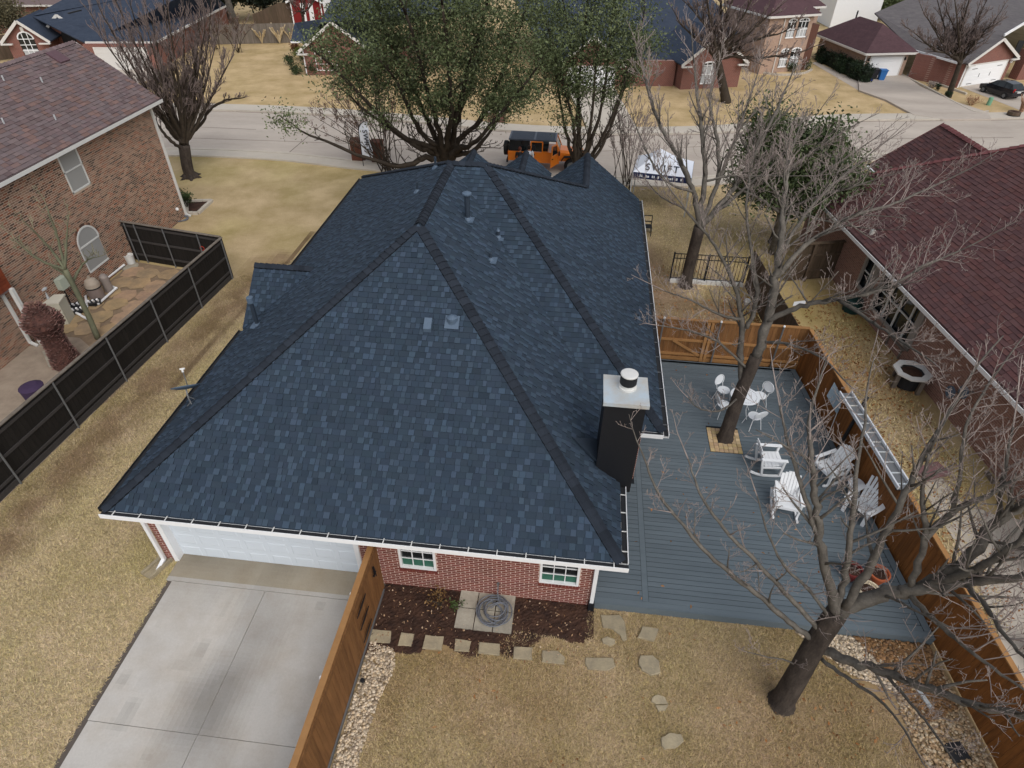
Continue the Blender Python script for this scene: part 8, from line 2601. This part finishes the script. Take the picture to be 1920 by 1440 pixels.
evergreen('many-stemmed evergreen oak beside the orange car', o2, S,
          [(cA(1040, 60, 8.0), (1.5, 1.6, 1.2), 22), (cA(1100, 30, 8.8), (1.9, 1.8, 1.2), 28), (cA(1170, 50, 8.2), (1.7, 1.8, 1.2), 24), (cA(1020, 140, 6.0), (1.1, 1.2, 1.0), 14), (cA(1070, 140, 6.2), (1.0, 1.2, .8), 12), (cA(1150, 110, 6.8), (1.3, 1.4, .9), 14), (cA(1058, 222, 4.2), (.6, .6, .5), 6), (cA(1210, 90, 7.2), (.9, 1.0, .9), 10)],
          202, OAKG, per=105, spread=.36, leaf=.062, r0=.24, trunk_z=.5, tipz=5.0)
o3 = at(1452, 455)
S = [at(1420, 290, 4.6), at(1470, 265, 5.2), at(1530, 290, 4.8), at(1570, 340, 3.8), at(1500, 330, 4.2), at(1440, 340, 3.9)]
evergreen('round dense evergreen tree by the maroon roof corner', o3, S,
          [(cA(1480, 310, 4.2), (2.2, 2.0, 1.5), 62), (cA(1540, 330, 3.9), (1.4, 1.5, 1.2), 24), (cA(1430, 330, 3.9), (1.2, 1.3, 1.2), 20), (cA(1480, 270, 5.0), (1.6, 1.5, .8), 24)],
          203, [rgb(44, 56, 34), rgb(72, 86, 52), rgb(104, 114, 78)], per=110, spread=.34, leaf=.085, r0=.20, trunk_z=1.6, name='evergreen_tree')
# grey twigs standing out of that crown
T = Tree(31, seg=.3, wob=.09, trop=.04, nch=(4, 3), ratio=(.6, .5), ang=(28, 60), minr=.0065)
t6 = thing('bare_tree', 'grey bare tree whose twigs spread over the round evergreen crown', 'tree', at(1448, 470))
f6 = at(1462, 400, 2.6)
T.trunk.tube(curve_pts([at(1446, 476, 0), at(1455, 440, 1.2), f6], 5), np.linspace(.14, .11, 11), 9)
for P in ([f6, at(1440, 330, 4.4), at(1400, 280, 5.4), at(1380, 240, 6.2)], [f6, at(1475, 320, 4.8), at(1480, 260, 6.0), at(1490, 220, 6.7)], [f6, at(1520, 340, 4.4), at(1580, 300, 5.4), at(1640, 260, 6.2)], [f6, at(1530, 370, 3.8), at(1600, 350, 4.5), at(1660, 330, 5.0)], [f6, at(1420, 370, 3.6), at(1380, 350, 4.2), at(1350, 320, 4.8)], [at(1475, 320, 4.8), at(1530, 280, 5.6), at(1590, 240, 6.4)], [f6, at(1500, 400, 3.3), at(1570, 420, 3.7), at(1640, 430, 4.2)]):
    T.guided(P, .075, .018, 'limb', kids=11, kid_len=1.1, t0=.3)
T.finish(t6, M_limb, M_limb, M_twig)

# trees along the top of the view
def far_green(label, base_, h, w, seed, cols, n=26, per=80, leaf=.17, spread=.5, name='evergreen_tree', bark=None):
    b_ = at(*base_); g = np.random.default_rng(seed)
    S = [b_ + V3(g.normal(0, w * .5), g.normal(0, w * .4), h * g.uniform(.6, .95)) for _ in range(6)]
    evergreen(label, b_, S, [(b_ + V3(0, 0, h * .68), (w, w * .8, h * .34), n)], seed, cols, per=per, spread=spread, leaf=leaf, r0=.2, trunk_z=h * .3, name=name, bark=bark)


OLIVE = [rgb(70, 66, 48), rgb(96, 90, 66), rgb(122, 112, 84)]
far_green('olive brown half-bare tree in the upper left corner', (40, 90), 4.6, 3.2, 301, OLIVE, n=22, per=45, leaf=.10, name='olive_tree')
DKG = [rgb(14, 20, 14), rgb(24, 34, 22), rgb(40, 50, 32)]
far_green('dark evergreen behind the tall grey trunk at the top edge', (432, 42), 5.0, 3.0, 302, DKG, n=30, per=80)
far_green('dark evergreen left of the red shed', (500, 38), 4.5, 3.0, 303, DKG, n=30, per=80)
far_green('dark evergreen behind the red shed at the top edge', (545, 12), 4.2, 2.6, 304, DKG, n=24, per=80)
far_green('olive green round tree behind the white house at the top edge', (1640, 36), 3.6, 2.4, 305, [rgb(50, 62, 38), rgb(78, 90, 56), rgb(100, 108, 72)], n=26, per=80, name='broad_tree')
far_green('dull green tree behind the grey roof at the top right corner', (1900, 30), 3.0, 2.6, 306, [rgb(60, 58, 44), rgb(90, 88, 66)], n=14, per=60, name='broad_tree')
far_green('tall dark tree at the top edge above the garage of the navy house', (330, -5), 4.0, 3.0, 307, DKG, n=22, per=70)
tk = thing('tall_trunk', 'thick grey trunk whose crown is out of view above the far lawn', 'tree', at(440, 62))
b = MB(); b.tube(curve_pts([at(446, 66, 0), at(436, 30, 2.0), at(420, -20, 4.4)], 5), np.linspace(.42, .26, 11), 10); b.build('trunk', M_limb, tk)
# a long belt of roofs and trees beyond, outside the photograph's upper edge
b = MB(); g = np.random.default_rng(400); n = 240
C = np.stack([g.uniform(-150, 150, n), g.uniform(122, 150, n), g.uniform(.5, 5.5, n)], 1); leaf_cloud(b, C, 60, 1.6, .6, DKG + OLIVE, g, .7)
tag(b.build('far_woods', M_leaf, None, kind='stuff'), 'far belt of dull green trees behind the last houses', 'woods')

# ------------------------------------------------------------------ dry grass blades and fallen leaves near the camera
def in_poly(X, Y, P):
    ok = np.zeros(len(X), bool); j = len(P) - 1
    for i in range(len(P)):
        c = ((P[i][1] > Y) != (P[j][1] > Y)) & (X < (P[j][0] - P[i][0]) * (Y - P[i][1]) / (P[j][1] - P[i][1] + 1e-12) + P[i][0])
        ok ^= c; j = i
    return ok


def blades(name, label, polys, holes, n, seed, ln=.075, w=.008):
    g = np.random.default_rng(seed)
    P = np.concatenate([np.array(p) for p in polys]); lo, hi = P.min(0), P.max(0)
    X = g.uniform(lo[0], hi[0], n * 2); Y = g.uniform(lo[1], hi[1], n * 2)
    ok = np.zeros(len(X), bool)
    for p in polys:
        ok |= in_poly(X, Y, p)
    for p in holes:
        ok &= ~in_poly(X, Y, p)
    # thinner turf where the soil shows
    tone = lawn_tone(X, Y); ok &= g.random(len(X)) < np.clip((tone[:, 1] - .3) * 1.6, .25, 1)
    X, Y, tone = X[ok][:n], Y[ok][:n], tone[ok][:n]; n = len(X)
    a = g.uniform(0, 6.283, n); l = ln * g.uniform(.5, 1.5, n); tilt = g.uniform(.12, .75, n)
    d = np.stack([np.cos(a) * np.cos(tilt), np.sin(a) * np.cos(tilt), np.sin(tilt)], 1) * l[:, None]
    s = np.stack([-np.sin(a), np.cos(a), np.zeros(n)], 1) * (w * g.uniform(.6, 1.4, n))[:, None]
    B = np.stack([X, Y, np.full(n, .002)], 1)
    V = np.stack([B - s, B + s, B + d], 1).reshape(-1, 3); F = np.arange(3 * n).reshape(-1, 3)
    k = g.uniform(.72, 1.38, n)[:, None] * np.where(g.random(n) < .10, .55, 1.0)[:, None]
    hue = np.stack([np.ones(n), g.uniform(.95, 1.05, n), g.uniform(.82, 1.12, n)], 1)
    b = MB(); b.arr(V, F, tone * k * hue)
    return tag(b.build(name, M_blade, None, kind='stuff'), label, 'grass')


blades('dry_grass', 'pale dry turf blades on the lawn between the dark fence and the brick house', [[(-15.6, 3), (-9.35, 3), (-9.35, 8.7), (-9.7, 8.7), (-9.7, 27), (-14.3, 22.5), (-14.4, 22.3)]], [], 330000, 1)
stones_ = [[tuple(at(u, v)[:2]) for u, v in px_] for _, px_ in steps]
blades('dry_grass', 'worn brown turf blades on the back lawn behind the deck', [[(-3.5, 2.5), (9.0, 2.5), (7.6, 6.6), (6.8, 7.6), (6.0, 8.42), (1.1, 8.42), (1.0, 7.4), (.2, 7.6), (-.6, 7.6), (-1.0, 7.25), (-1.6, 7.0), (-3.2, 6.75), (-3.25, 6.1), (-3.45, 4.5)]], stones_, 230000, 2)
blades('dry_grass', 'dry turf blades on the lawn right of the house up to the pinkish wall', [[(2.9, 18.8), (7.5, 18.8), (7.2, 24), (12, 31), (12, 35), (-9, 35), (3, 28)], [(8.6, 17.6), (9.6, 8.5), (11, 9), (12.4, 15), (11.3, 23), (8.2, 20)]], [], 120000, 3, ln=.1, w=.014)
g = np.random.default_rng(6)
b = MB()
for (x0, y0, x1, y1, n) in [(7.2, 19.2, 9.2, 22.5, 900), (9.5, 9, 12.2, 24, 2200), (6.2, 20, 7.6, 23.6, 700), (2.9, 19, 7, 26, 500), (1.2, 8.3, 8, 18.2, 90), (-3, 3, 8.5, 8.3, 160), (5, 5, 8, 8, 120)]:
    X = g.uniform(x0, x1, n); Y = g.uniform(y0, y1, n)
    Z = np.where((Y > 8.47) & (Y < 18.4) & (X > 1.1) & (X < 8.0), DZ + .012, .03)
    leaf_cloud(b, np.stack([X, Y, Z], 1), 1, .006, .05, [rgb(104, 66, 40), rgb(150, 104, 64), rgb(176, 138, 98)], g, .2)
tag(b.build('fallen_leaves', M_deadleaf, None, kind='stuff'), 'brown oak leaves blown over the right lawns and the deck', 'leaves')
